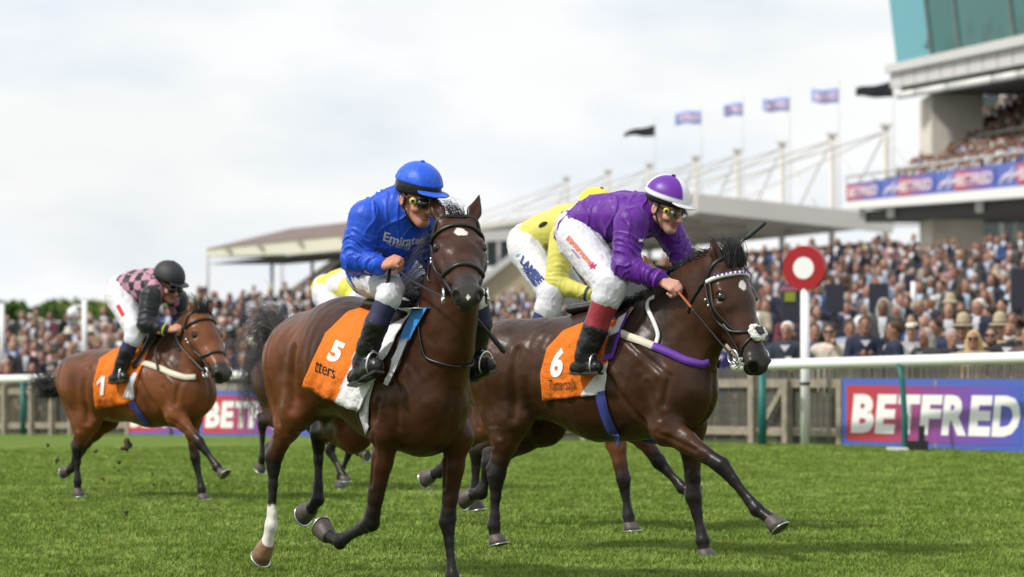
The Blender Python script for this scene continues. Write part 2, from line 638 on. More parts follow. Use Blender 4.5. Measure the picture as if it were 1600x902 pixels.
# ---- running rail, fence, boards
M_RAIL = mat("white_rail", (.80, .80, .80), rough=.35)
M_TEAL = mat("teal_post", (.006, .13, .115), rough=.5)
M_TIMBER = mat("pale_timber", (.27, .235, .185), rough=.85, var=.3, var_scale=9, bump=[(40, .004, (1, 1, .15))])
M_PALE = mat("grey_paling", (.135, .125, .10), rough=.9, var=.4, var_scale=7, bump=[(60, .003, (1, 1, .1))])
M_BLACK = mat("black_plastic", (.015, .015, .017), rough=.5)
def fence_pt(px):
    "ground point on the fence line under photo column px"
    k = (px - HX) / FPX
    if px >= 1320:
        Y = (4.26 + .427 * 51) / (k + .427)
        X = k * Y
    else:
        Y = (4.26 + .598 * 51) / (k + .598)
        X = k * Y
    return Vector((X, Y, float(ground_z(X, Y))))

rail = empty('running_rail', fence_pt(1400))
tag(rail, 'white plastic running rail in front of the big betting board by the winning post', 'rail', 'white running rails')
mb = MB()
ra, rb = at(1149, 571.5, 51.5), at(1680, 556.8, 44.6)
d_ = (rb - ra)
pp = [ra - d_.normalized() * .03] + [ra + d_ * t for t in np.linspace(0, 1, 12)]
mb.tube([p - rail.location for p in pp], [.045] + [.066] * 12, 16)
mb.build('rail_tube', M_RAIL, rail, True)
def on_rail(px):
    t = (px - 1149) / (1680 - 1149)
    k = (px - HX) / FPX
    # point of the rail seen in column px
    s_ = (k * ra.y - ra.x) / (d_.x - k * d_.y)
    return ra + d_ * s_
for px, w in ((1191, .10), (1410, .06), (1640, .06)):
    top = on_rail(px)
    base = Vector((top.x, top.y, float(ground_z(top.x, top.y)) - .04))
    mb = MB()
    if px == 1410:
        mb.tube([p - rail.location for p in (base + Vector((.02, -.08, 0)), base + Vector((.02, -.08, .45)), base + Vector((-.01, -.08, .9)), top + Vector((-.04, -.02, -.03)))], [.042, .038, .034, .034], 10)
    else:
        mb.tube([p - rail.location for p in (base, top - Vector((0, 0, .05)))], .055, 10)
    mb.build('post', M_TEAL, rail, True)
mb = MB(); b0 = on_rail(1410); b0 = Vector((b0.x, b0.y - .1, float(ground_z(b0.x, b0.y)))) - rail.location
mb.box(b0 + Vector((.16, 0, .06)), (.26, .2, .14)); mb.box(b0 + Vector((.22, 0, .2)), (.07, .07, .22))
mb.build('post_foot', M_BLACK, rail)
mb = MB(); mb.box(b0 + Vector((-.08, -.08, .025)), (.24, .2, .05)); mb.build('base_plate', M_RAIL, rail)

railL = empty('running_rail', fence_pt(100))
tag(railL, 'white plastic running rail on teal posts behind the lone horse at the far side', 'rail', 'white running rails')
lp = []
for i in range(30):
    px = -900 + (870 + 900) * i / 29
    g = fence_pt(px)
    y = np.interp(px, [-900, -160, 0, 340, 870], [600, 594.5, 592.5, 587, 581])
    p = at(px, y, g.y - .25)
    lp.append(p)
mb = MB(); mb.tube([p - railL.location for p in lp], .072, 14)
mb.build('rail_tube', M_RAIL, railL, True)
for px in (-860, -720, -590, -460, -330, -210, -90, 36, 152, 270, 401, 505, 620, 742, 862):
    g = fence_pt(px)
    y = np.interp(px, [-900, -160, 0, 340, 870], [600, 594.5, 592.5, 587, 581])
    p = at(px, y, g.y - .25)
    mb = MB(); mb.tube([q - railL.location for q in (Vector((p.x, p.y, g.z - .05)), p - Vector((0, 0, .05)))], .055, 10)
    mb.build('post', M_TEAL, railL, True)

# timber paling fence
fence = empty('paling_fence', fence_pt(1200))
tag(fence, 'weathered timber paling fence between the turf and the crowd', 'fence')
FO = fence.location.copy()
pal_me = MB().box((0, 0, .5), (.032, .016, 1.0)).mesh('paling')
pal_me.materials.append(M_PALE)
def fence_line(px0, px1, step):
    out = []
    px = px0
    p = fence_pt(px0)
    q1 = fence_pt(px1)
    tot = 0
    N = 900
    prev = None; acc = 0
    for i in range(N + 1):
        p = fence_pt(px0 + (px1 - px0) * i / N)
        if prev is not None:
            acc += (Vector((p.x, p.y, 0)) - Vector((prev.x, prev.y, 0))).length
        if prev is None or acc >= step:
            out.append(p); acc = 0
        prev = p
    return out
def top_h(px):
    return float(np.interp(px, [0, 400, 1100, 1320, 1600], [.98, 1.0, 1.0, 1.03, 1.04]))
rg = random.Random(31)
pals = fence_line(1640, 830, .062)
n_ind = 0
stuffmb = MB()
for i, p in enumerate(pals):
    px = HX + p.x / p.y * FPX
    z = p.z
    hgt = top_h(px) + rg.uniform(-.015, .015)
    if 1040 < px < 1620 and n_ind < 300:
        o = bpy.data.objects.new('paling', pal_me)
        COL.objects.link(o); o.parent = fence
        o.location = Vector((p.x, p.y, z)) - FO
        o.scale = (rg.uniform(.85, 1.15), 1, hgt)
        o.rotation_euler = (0, rg.uniform(-.012, .012), math.radians(-62) + rg.uniform(-.05, .05))
        n_ind += 1
    else:
        stuffmb.box(Vector((p.x, p.y, z + hgt / 2)) - FO, (.032, .016, hgt), Matrix.Rotation(math.radians(-60), 3, 'Z'))
for p in fence_line(830, -900, .062):
    px = HX + p.x / p.y * FPX
    hgt = top_h(px) + rg.uniform(-.015, .015)
    stuffmb.box(Vector((p.x, p.y, p.z + hgt / 2)) - FO, (.034, .016, hgt), Matrix.Rotation(math.radians(-58), 3, 'Z'))
so = stuffmb.build('palings', M_PALE, fence); so['kind'] = 'stuff'
# rails and posts of the fence
nrm_f = Vector((-.86, -.5, 0))
def fbar(px0, px1, h0, th, name, w=.05, n=1):
    mb = MB()
    a, b = fence_pt(px0), fence_pt(px1)
    off = nrm_f * .045
    mb.bar(a + off + Vector((0, 0, h0)) - FO, b + off + Vector((0, 0, h0)) - FO, w, th)
    mb.build(name, M_TIMBER, fence)
segs = [-900, -740, -580, -420, -260, -60, 58, 165, 300, 430, 560, 690, 775, 860, 925, 1000, 1080, 1187, 1240, 1325, 1480, 1640]
for a, b in zip(segs, segs[1:]):
    fbar(a + 1, b - 1, .80, .11, 'top_bar')
    fbar(a + 1, b - 1, .17, .11, 'bottom_bar')
for px in segs[:-1] + [16, 90, 120, 210]:
    p = fence_pt(px)
    mb = MB()
    hh = 1.0 if px == 1187 else (.88 if px > 1000 else .95)
    mb.box(p + nrm_f * .10 + Vector((0, 0, hh / 2 - .03)) - FO, (.12, .10, hh), Matrix.Rotation(math.radians(-60), 3, 'Z'))
    mb.build('fence_post', M_TIMBER, fence)
a, b = fence_pt(1196), fence_pt(1234)
mb = MB(); mb.bar(a + nrm_f * .10 + Vector((0, 0, .16)) - FO, b + nrm_f * .10 + Vector((0, 0, .74)) - FO, .05, .09); mb.build('brace', M_TIMBER, fence)

# betting boards along the fence
def board_mat(name):
    m, t, b = nodes_mat(name)
    b.inputs['Roughness'].default_value = .45
    tcn = t.nodes.new('ShaderNodeTexCoord')
    sp = t.nodes.new('ShaderNodeSeparateXYZ'); t.links.new(tcn.outputs['UV'], sp.inputs[0])
    r = t.nodes.new('ShaderNodeValToRGB')
    els = r.color_ramp.elements
    els[0].position = 0; els[0].color = (.50, .035, .045, 1)
    els[1].position = 1; els[1].color = (.060, .105, .48, 1)
    for p_, c_ in ((.22, (.46, .04, .07, 1)), (.48, (.24, .05, .25, 1)), (.75, (.16, .07, .40, 1))):
        e = els.new(p_); e.color = c_
    t.links.new(sp.outputs[0], r.inputs[0]); t.links.new(r.outputs[0], b.inputs['Base Color'])
    return m
M_BOARDGRAD = board_mat("red_to_blue_print")
M_BOARDBLUE = mat("blue_board", (.070, .12, .46), rough=.45)
M_LET = mat("white_lettering", (.82, .82, .82), rough=.5)
def quad_uv(name, q, mt, parent, n=8):
    "flat panel with its own UVs"
    v, f, uv = [], [], []
    for j in range(2):
        for i in range(n + 1):
            v.append(tuple(quad_map(q, [i / n], [j])[0]))
    for i in range(n):
        f.append((i, i + 1, n + 2 + i, n + 1 + i))
    me = mesh_np(name, v, np.array(f, dtype=np.int32))
    l = me.uv_layers.new(name='UVMap')
    for p in me.polygons:
        for li, vi in zip(p.loop_indices, p.vertices):
            l.data[li].uv = ((vi % (n + 1)) / n, vi // (n + 1))
    return link(name, me, mt, parent, smooth=False)
def block_word(name, quad, off, mt, parent):
    "heavy slanted capitals, each filling its own cell of the word"
    V_, F_, o, x = [], [], 0, 0.0
    for ch, w in zip('BETFRED', (.142, .122, .132, .122, .148, .122, .152)):
        v, f = text_mesh(ch, .05, 0)
        v = v.copy()
        v[:, 0] = x + v[:, 0] * w + (v[:, 1] - .5) * .022
        V_.append(v); F_.append(f + o); o += len(v); x += w + .0105
    v, f = np.concatenate(V_), np.concatenate(F_)
    return link(name, mesh_np(name, quad_map(quad, v[:, 0], v[:, 1]) + np.array(off)[None], f), mt, parent, smooth=False)
def board(px0, px1, yt0, yt1, yb0, yb1, off, label, text=True, group='betting boards along the fence', Yoff=0.0):
    a, b = fence_pt(px0), fence_pt(px1)
    c0 = at(px0, yb0, a.y - off); c1 = at(px1, yb1, b.y - off)
    c3 = at(px0, yt0, a.y - off); c2 = at(px1, yt1, b.y - off)
    root = empty('advertising_board', (c0 + c1) / 2)
    tag(root, label, 'advertising board', group)
    o = root.location
    q = [p - o for p in (c0, c1, c2, c3)]
    nn = (q[1] - q[0]).cross(q[3] - q[0]).normalized()
    back = nn * -.03
    mb = MB(); mb.hexa([q[0] + back, q[1] + back, q[1], q[0]], [q[3] + back, q[2] + back, q[2], q[3]])
    mb.build('panel', M_BOARDBLUE, root)
    inn = lambda x, y: Vector(quad_map(q, [x], [y])[0])
    r = [inn(.028, .10), inn(.93, .10), inn(.93, .90), inn(.028, .90)]
    pr = quad_uv('printed_panel', [p + nn * .004 for p in r], M_BOARDGRAD, root)
    tq = [inn(.060, .215), inn(.925, .215), inn(.925, .775), inn(.060, .775)]
    block_word('lettering', tq, nn * .008, M_LET, pr)
    return root
board(1316, 1619, 591.5, 592.5, 699, 709.5, .30, 'large blue board lettered BETFRED under the white rail beside the winning post')
board(312, 500, 611, 609, 684, 687, .42, 'BETFRED board seen between the lone horse and the horse facing the camera')
board(197, 335, 615, 612, 682, 684, .30, 'BETFRED board half hidden by the legs of the lone horse')
board(578, 766, 607, 604, 690, 693, .42, 'BETFRED board almost wholly hidden behind the two leading horses')

# winning post
wp = at(1258, 694, 51.0)
post = empty('winning_post', (wp.x, wp.y, float(ground_z(wp.x, wp.y))))
tag(post, 'white winning post topped by a red disc with a white centre', 'winning post')
zt = at(1258, 385, 51.0).z - post.location.z
zc = at(1258, 419, 51.0).z - post.location.z
M_REDP = mat("red_paint", (.34, .006, .012), rough=.35)
mb = MB(); mb.tube([(0, 0, -.05), (0, 0, zc - .27)], .058, 20); mb.build('pole', M_RAIL, post, True)
nd = Vector((-.42, -.90, 0))
mb = MB(); mb.disc((0, 0, zc), nd, .285, .11, 48); dsk = mb.build('disc', M_REDP, post)
mb = MB(); mb.disc(Vector((0, 0, zc)) + nd.normalized() * .057, nd, .14, .012, 40); mb.build('disc_centre', M_RAIL, dsk)
mb = MB(); mb.tube([(0, 0, .78), (0, 0, .82)], .066, 20); mb.build('band', M_BLACK, post, True)

# black stands and boards among the crowd, poles
def slab_thing(name, label, cat, px, pyt, pyb, w, Y, mt, group=None, extra=None, pole=True):
    t, b = at(px, pyt, Y), at(px, pyb, Y)
    root = empty(name, (b.x, b.y, b.z))
    tag(root, label, cat, group)
    S_ = FPX / Y
    hh = t.z - b.z
    mb = MB(); mb.box((0, 0, hh / 2), (w / S_, .08, hh)); mb.build('panel', mt, root)
    if pole:
        mb = MB(); mb.tube([(0, .02, -1.6), (0, .02, 0)], .03, 8); mb.build('pole', M_BLACK, root)
    return root, S_, hh
M_SLATE = mat("slate_board", (.022, .026, .042), rough=.5)
slab_thing('bookmaker_board', 'dark bookmaker board just right of the winning post', 'board', 1304, 444, 489, 29, 68, M_SLATE, 'bookmaker boards above the crowd')
slab_thing('bookmaker_board', 'dark bookmaker board second to the right of the winning post', 'board', 1373, 443, 489, 31, 68, M_SLATE, 'bookmaker boards above the crowd')
slab_thing('bookmaker_board', 'tall dark bookmaker board cut by the frame edge above the crowd', 'board', 1594, 420, 482, 30, 68, M_SLATE, 'bookmaker boards above the crowd')
r_, S_, hh = slab_thing('bookmaker_board', 'dark bookmaker board with yellow panel just left of the winning post', 'board', 1236, 449, 506, 30, 66, M_SLATE, 'bookmaker boards above the crowd')
mb = MB(); mb.box((-.02, -.05, hh * .74), (17 / S_, .02, 15 / S_)); mb.build('yellow_panel', mat("yellow_panel", (.26, .29, .015), rough=.5), r_)
mb = MB(); mb.box((-.02, -.05, hh * .96), (28 / S_, .02, 6 / S_)); mb.build('pink_strip', mat("pink_strip", (.40, .12, .2), rough=.5), r_)
def pole(name, label, px, y0, y1, Y, r, mt, group=None):
    t, b = at(px, y0, Y), at(px, y1, Y)
    root = empty(name, b); tag(root, label, 'pole', group)
    mb = MB(); mb.tube([(0, 0, 0), (0, 0, t.z - b.z)], r, 12); mb.build('shaft', mt, root, True)
    return root, t.z - b.z
pole('white_pole', 'short white pole standing in the crowd right of the bookmaker boards', 1427, 440, 500, 72, .045, M_RAIL, 'white poles in the crowd')
r_, zt_ = pole('white_pole', 'white pole at the left frame edge', 3, 474, 600, 84, .055, M_RAIL, 'white poles in the crowd')
r_, zt_ = pole('white_pole', 'white pole with a round lamp arm above the lone horse\'s rump', 132, 470, 600, 84, .055, M_RAIL, 'white poles in the crowd')
mb = MB(); mb.bar((0, 0, zt_ - .1), (-.26, 0, zt_ - .12), .06, .06); mb.build('arm', M_RAIL, r_)
mb = MB(); mb.tube([(-.24, 0, zt_ - .38), (-.24, 0, zt_ - .30), (-.24, 0, zt_ - .2), (-.24, 0, zt_ - .14)], [.06, .12, .12, .05], 14); mb.build('lamp', M_RAIL, r_, True)
# ------------------------------------------------------------------ stands
M_CONC = mat("cream_concrete", (.66, .61, .54), rough=.85, var=.12, var_scale=1.2, bump=[(6, .01)])
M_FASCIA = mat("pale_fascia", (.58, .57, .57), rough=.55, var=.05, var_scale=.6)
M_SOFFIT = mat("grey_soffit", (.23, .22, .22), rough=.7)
M_WHITEP = mat("white_painted_steel", (.78, .78, .77), rough=.45)
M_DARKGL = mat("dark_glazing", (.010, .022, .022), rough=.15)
M_GREYST = mat("pale_grey_steel", (.55, .53, .49), rough=.5)
M_DECK = mat("dark_decking", (.07, .07, .07), rough=.9)
def glass_mat(name, col, alpha_trans):
    m, t, b = nodes_mat(name)
    b.inputs['Base Color'].default_value = (*col, 1)
    b.inputs['Roughness'].default_value = .04
    b.inputs['Transmission Weight'].default_value = alpha_trans
    b.inputs['IOR'].default_value = 1.1
    return m
M_GLASS1 = glass_mat("teal_glass", (.15, .47, .52), .90)
M_GLASS2 = glass_mat("green_glass", (.03, .19, .175), .5)

gs = empty('grandstand', at(1480, 515 + 1.45 * 36, 170))
tag(gs, 'large modern grandstand with glass upper floor and crowded balcony', 'grandstand')
GO = gs.location.copy()
IN = Vector((.99, .142, 0)); ALONG = Vector((.142, -.99, 0))        # into the building, towards the camera
def gpart(name, mb, mt, smooth=False):
    return mb.build(name, mt, gs, smooth)
def L(p): return p - GO
def prism(a, b, depth, ztop_a, zbot_a, ztop_b, zbot_b):
    "slab along the facade from a to b reaching depth into the building"
    A0, B0 = Vector((a.x, a.y, 0)), Vector((b.x, b.y, 0))
    Z = lambda p, z: L(Vector((p.x, p.y, z)))
    A1, B1 = A0 + IN * depth, B0 + IN * depth
    mb = MB()
    mb.hexa([Z(A0, zbot_a), Z(B0, zbot_b), Z(B1, zbot_b), Z(A1, zbot_a)], [Z(A0, ztop_a), Z(B0, ztop_b), Z(B1, ztop_b), Z(A1, ztop_a)])
    return mb
# upper floor: fascia slab, glazing, white gutter bars below
fa_t, fa_b = at(1391, 104, 172), at(1391, 138, 172)
fb_t, fb_b = at(1660, 45, 143), at(1660, 88, 143)
gpart('fascia', prism(fa_t, fb_t, 16, fa_t.z, fa_b.z, fb_t.z, fb_b.z), M_FASCIA)
gpart('fascia_ledge', prism(fa_t - IN * .25, fb_t - IN * .25, .24, fa_t.z + .05, fa_t.z - .30, fb_t.z + .05, fb_t.z - .33), M_FASCIA)
for i in range(1, 12):
    pa, pb = fa_t.lerp(fb_t, i / 12) - IN * .265, fa_b.lerp(fb_b, i / 12) - IN * .02
    mb = MB(); mb.bar(L(Vector((pa.x, pa.y, pa.z - .36)) + IN * .26), L(Vector((pa.x, pa.y, pb.z + .02)) + IN * .26), .05, .03, IN); gpart('panel_joint', mb, M_SOFFIT)
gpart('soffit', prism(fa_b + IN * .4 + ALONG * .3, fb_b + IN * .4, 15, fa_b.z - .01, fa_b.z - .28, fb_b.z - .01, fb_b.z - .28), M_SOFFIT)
for t0, t1 in ((.02, .13), (.15, .33), (.35, .60), (.62, .74), (.76, 1.0)):
    a, b = fa_b.lerp(fb_b, t0), fa_b.lerp(fb_b, t1)
    mb = MB(); mb.tube([L(a + IN * .25 + Vector((0, 0, -.34))), L(b + IN * .25 + Vector((0, 0, -.34)))], .16, 10)
    gpart('gutter_bar', mb, M_WHITEP, True)
g0 = [at(1391, 104, 172) + IN * .3, at(1447, 92, 165.5) + IN * .3, at(1490, 83, 160.8) + IN * .3, at(1575, 64, 151.5) + IN * .3, at(1660, 45, 143) + IN * .3]
up_off = [Vector((-.55, 0, 4.6))] * 5
for i in range(4):
    a, b = g0[i], g0[i + 1]
    q = [L(a), L(b - (b - a) * .01), L(b - (b - a) * .01 + up_off[i]), L(a + up_off[i])]
    bk = IN * .06
    mb = MB(); mb.hexa([q[0], q[1], q[1] + bk, q[0] + bk], [q[3], q[2], q[2] + bk, q[3] + bk])
    gpart('glass_pane', mb, M_GLASS1 if i == 0 else M_GLASS2)
    mb = MB(); mb.bar(q[1] - IN * .03, q[2] - IN * .03, .10, .12, IN); gpart('mullion', mb, M_SOFFIT)
gpart('upper_roof', prism(g0[0] + Vector((-.9, 0, 0)), g0[-1] + Vector((-.9, 0, 0)), 16, g0[0].z + 5.2, g0[0].z + 4.65, g0[-1].z + 5.2, g0[-1].z + 4.65), M_FASCIA)
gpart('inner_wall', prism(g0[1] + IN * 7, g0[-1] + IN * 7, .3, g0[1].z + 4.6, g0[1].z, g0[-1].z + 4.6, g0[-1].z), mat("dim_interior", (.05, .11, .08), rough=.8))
# people standing behind the glass
# balcony
ba_t, ba_b = at(1323, 288, 175), at(1323, 315.5, 175)
bb_t, bb_b = at(1660, 243.5, 143), at(1660, 285, 143)
gpart('balcony_front', prism(ba_t, bb_t, .25, ba_t.z, ba_b.z, bb_t.z, bb_b.z), M_BOARDBLUE)
sa_b, sb_b = at(1323, 327.5, 175), at(1660, 304, 143)
gpart('balcony_edge', prism(ba_b - IN * .12, bb_b - IN * .12, 1.5, ba_b.z - .01, sa_b.z, bb_b.z - .01, sb_b.z), M_WHITEP)
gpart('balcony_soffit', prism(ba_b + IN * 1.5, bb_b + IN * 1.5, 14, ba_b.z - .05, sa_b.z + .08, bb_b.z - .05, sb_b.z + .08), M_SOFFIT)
for px, Y in ((1330, 174.2), (1374, 169), (1511, 155.5)):
    p = at(px, np.interp(px, [1323, 1660], [327.5, 304]), Y)
    mb = MB(); mb.box(L(p + IN * .5 + Vector((0, 0, -.22))), (.28, .28, .44)); gpart('bracket', mb, M_WHITEP)
mb = MB(); ha, hb = ba_t + Vector((0, 0, .32)), bb_t + Vector((0, 0, .36))
mb.tube([L(ha), L(hb)], .05, 8); gpart('handrail', mb, M_GREYST, True)
for i in range(15):
    p, q = ba_t.lerp(bb_t, i / 14), ha.lerp(hb, i / 14)
    mb = MB(); mb.tube([L(p), L(q)], .025, 6); gpart('baluster', mb, M_GREYST)
hc0, hd0 = ba_t.lerp(bb_t, .30) + IN * 3.2 + Vector((0, 0, 1.75)), ba_t.lerp(bb_t, 1) + IN * 3.2 + Vector((0, 0, 1.75))
for dz in (0, -.28):
    mb = MB(); mb.tube([L(hc0 + Vector((0, 0, dz))), L(hd0 + Vector((0, 0, dz)))], .045, 8); gpart('terrace_rail', mb, M_GREYST, True)
for i in range(8):
    o0 = .7 + i * .85
    gpart('terrace_step', prism(ba_t + IN * o0 + ALONG * (.5 + i * 2.2), bb_t + IN * o0, 7.2 - i * .85, ba_t.z - 1.2 + .46 * i, ba_t.z - 1.7 + .46 * i, bb_t.z - 1.2 + .46 * i, bb_t.z - 1.7 + .46 * i), M_DECK)
# concrete tower between the tiers, recess with white columns
ta = at(1486, 300, 171)
S1 = FPX / 171
for (y0, y1, nm) in ((152, 262, 'concrete_pier'), (318, 400, 'concrete_pier')):
    t, b = at(1486, y0, 171), at(1486, y1, 171)
    mb = MB(); mb.box(L(Vector((ta.x, ta.y, (t.z + b.z) / 2))), (80 / S1, 5.0, t.z - b.z)); gpart(nm, mb, M_CONC)
bw_a, bw_b = at(1530, 150, 176), at(1680, 150, 150)
for (y0, y1) in ((120, 300), (312, 420)):
    zt_, zb_ = at(1530, y0, 168).z, at(1530, y1, 168).z
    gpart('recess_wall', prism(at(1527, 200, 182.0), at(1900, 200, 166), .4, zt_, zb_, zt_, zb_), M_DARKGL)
for px, w, Y in ((1568, 11, 176), (1588, 8, 174), (1640, 11, 168)):
    for (y0, y1) in ((110, 250), (305, 385)):
        t, b = at(px, y0, Y), at(px, y1, Y)
        mb = MB(); mb.tube([L(t), L(b)], w / 2 / (FPX / Y), 14); gpart('column', mb, M_WHITEP, True)
# lettering on the balcony front
bn = empty('advertising_banner', at(1480, 300, 160))
tag(bn, 'long blue banner repeating BETFRED along the grandstand balcony', 'banner')
bo = bn.location.copy()
bq = [ba_b - IN * .02, bb_b - IN * .02, bb_t - IN * .02, ba_t - IN * .02]
bin_ = lambda x, y: Vector(quad_map(bq, [x], [y])[0]) - bo
tx = lambda px: (px - 1323) / (1660 - 1323) * (1 + .18 * (1 - (px - 1323) / 337.0))
M_PINKL = mat("pink_white_lettering", (.78, .66, .72), rough=.5)
mb_ = MB(); mb_.hexa([bin_(0, 0), bin_(1, 0), bin_(1, 0) + IN * .015, bin_(0, 0) + IN * .015], [bin_(0, 1), bin_(1, 1), bin_(1, 1) + IN * .015, bin_(0, 1) + IN * .015])
mb_.build('cloth', M_BOARDBLUE, bn)
M_FLAGPL = mat('pale_blue_print', (.30, .36, .70), rough=.5)
edges = [(1324, 1378), (1406, 1464), (1494, 1558), (1592, 1655)]
for a, b in edges:
    q = [bin_(tx(a), .06), bin_(tx(b), .06), bin_(tx(b), .92), bin_(tx(a), .92)]
    pr = quad_uv('printed_panel', [p - IN * .03 for p in q], M_BOARDGRAD, bn)
    w = tx(b) - tx(a); x0 = tx(a)
    q = [bin_(x0 + w * .08, .24), bin_(x0 + w * .95, .24), bin_(x0 + w * .95, .74), bin_(x0 + w * .08, .74)]
    lettering_on_plane('lettering', 'BETFRED', q, -IN * .06, M_PINKL, pr, bold=.03, shear=.1)
for a in (1381, 1467, 1562):
    for k_ in range(3):
        x0 = tx(a + 3 + k_ * 7)
        mb = MB()
        pts = [bin_(x0 + tx(1323 + 16) * s_, .18 + .6 * s_ + .08 * math.sin(s_ * 6.28)) - IN * .03 for s_ in np.linspace(0, 1, 9)]
        mb.tube(pts, .07, 4, .3, up=IN)
        mb.build('ribbon_stripe', M_PINKL if k_ != 1 else M_FLAGPL, bn)

# canopy stand with masts, behind the leading horses
M_ROOF = mat("pale_roof", (.62, .60, .57), rough=.6, var=.06, var_scale=.4)
M_UNDER = mat("roof_underside", (.66, .64, .61), rough=.8)
cs = empty('canopy_stand', at(1200, 515 + 1.45 * 29, 212))
tag(cs, 'long open stand under a pale canopy roof hung from masts', 'stand')
CO = cs.location.copy()
Kf, Kl = at(1085, 302, 200), at(560, 385, 310)
Bf, Bl = at(1392, 336, 203), at(700, 425, 313)
Bl = Kl + (Bf - Kf)
def csl(name, quad, th, mt):
    dz = Vector((0, 0, -th))
    mb = MB(); mb.hexa([p + dz - CO for p in quad], [p - CO for p in quad]); return mb.build(name, mt, cs)
csl('roof', [Kf, Bf, Bl, Kl], .25, M_ROOF)
al = (Kl - Kf).normalized(); ac = (Bf - Kf).normalized()
mb = MB(); mb.bar(Kf - al * .2 + Vector((0, 0, -.55)) - CO, Kl + Vector((0, 0, -.55)) - CO, .3, 1.0); mb.build('front_fascia', M_ROOF, cs)
mb = MB(); mb.bar(Kf + Vector((0, 0, -.50)) - al * .3 - CO, Bf + Vector((0, 0, -.50)) - al * .3 - CO, .3, .9); mb.build('end_fascia', M_ROOF, cs)
mb = MB(); mb.bar(Kf - ac * .55 + Vector((0, 0, -.15)) - CO, Kl - ac * .55 + Vector((0, 0, -.15)) - CO, .5, .35); mb.build('gutter', M_GREYST, cs)
Lk = (Kl - Kf).length
for i in range(13):
    p = Kf + al * (Lk * (i + .3) / 13)
    q = p + (Bf - Kf)
    mb = MB(); mb.bar(p + Vector((0, 0, -.5)) - CO, q + Vector((0, 0, -.42)) - CO, .35, .36); mb.build('roof_beam', M_UNDER, cs)
for f_ in (.25, .5, .75):
    mb = MB(); o_ = (Bf - Kf) * f_ + Vector((0, 0, -.36)); mb.bar(Kf + o_ - CO, Kl + o_ - CO, .2, .22); mb.build('purlin', M_UNDER, cs)
mast_px = [(1384, 198, 205), (1300, 212, 214.5), (1222, 225, 224.5), (1152, 236, 234.5), (1087, 247, 245), (1015, 258, 258), (950, 268, 272), (885, 279, 288)]
mt_top = []
for px, y, Y in mast_px:
    t = at(px, y, Y)
    b = Vector((t.x, t.y, -.5))
    mb = MB(); mb.tube([b - CO, t - CO], .17, 12); mb.build('mast', M_GREYST, cs, True)
    mb = MB(); mb.box(t + Vector((0, 0, .05)) - CO, (.6, .5, .16)); mb.build('mast_cap', M_GREYST, cs)
    mt_top.append(t)
M_CABLE = mat("grey_stay", (.52, .52, .50), rough=.5)
for i, t in enumerate(mt_top):
    zr = Bf.z - .1
    ends = [t + al * 9 + Vector((0, 0, zr - t.z)), t - al * 7 + ac * 1.0 + Vector((0, 0, zr - t.z - .3)), t - ac * 9.0 + Vector((0, 0, Kf.z - .3 - t.z)), t - ac * 5 + al * 20 + Vector((0, 0, Kf.z - 1 - t.z))]
    for e in ends:
        mb = MB(); mb.tube([t + Vector((0, 0, -.25)) - CO, e - CO], .055, 6); mb.build('stay', M_CABLE, cs)
# back wall below the open strip, dark
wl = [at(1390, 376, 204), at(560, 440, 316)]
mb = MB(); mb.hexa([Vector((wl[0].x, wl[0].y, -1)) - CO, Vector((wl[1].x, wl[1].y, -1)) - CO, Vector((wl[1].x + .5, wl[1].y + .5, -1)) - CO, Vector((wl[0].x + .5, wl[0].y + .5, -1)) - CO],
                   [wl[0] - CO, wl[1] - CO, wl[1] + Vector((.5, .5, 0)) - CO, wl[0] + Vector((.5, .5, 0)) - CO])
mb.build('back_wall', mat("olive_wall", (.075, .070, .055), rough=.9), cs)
mb = MB(); mb.bar(Bf + Vector((0, 0, -.42)) - CO, Bl + Vector((0, 0, -.42)) - CO, .35, .30); mb.build('back_beam', M_UNDER, cs)
mb = MB(); mb.bar(at(1386, 353, 214) - CO, at(1470, 351, 214) - CO, .15, .14); mb.build('link_rail', M_GREYST, cs)
# raking side wall with handrail and windows at the far end
rk = empty('raking_wall', at(800, 540, 215))
tag(rk, 'cream raking side wall with a sloping white handrail under the canopy', 'wall')
RO = rk.location.copy()
poly = [(742, 450), (802, 403), (870, 395), (870, 500), (742, 500)]
front = [at(u, v, 215) - RO for u, v in poly]
mb = MB(); n = len(front); bk = Vector((.3, 1.2, 0))
mb.add(front + [p + bk for p in front], [tuple(range(n)), tuple(reversed(range(n, 2 * n)))] + [(i, (i + 1) % n, n + (i + 1) % n, n + i) for i in range(n)])
mb.build('rendered_wall', mat("cream_render", (.42, .36, .25), rough=.9, var=.1, var_scale=.8), rk)
mb = MB(); mb.bar(front[0] + Vector((0, -.2, .12)), front[1] + Vector((0, -.2, .12)), .25, .35); mb.build('handrail', M_FASCIA, rk)
for px in (757, 779, 800):
    mb = MB(); mb.bar(at(px, 378, 222) - RO, at(px, 450, 222) - RO, .22, .22); mb.build('column', M_FASCIA, rk)
mb = MB(); mb.hexa([at(735, 415, 224) - RO, at(830, 412, 224) - RO, at(830, 412, 225) - RO, at(735, 415, 225) - RO], [at(735, 378, 224) - RO, at(830, 375, 224) - RO, at(830, 375, 225) - RO, at(735, 378, 225) - RO])
mb.build('window_band', M_DARKGL, rk)
mb = MB(); mb.bar(at(735, 371, 221) - RO, at(840, 366, 221) - RO, .6, .55); mb.build('lintel', M_FASCIA, rk)

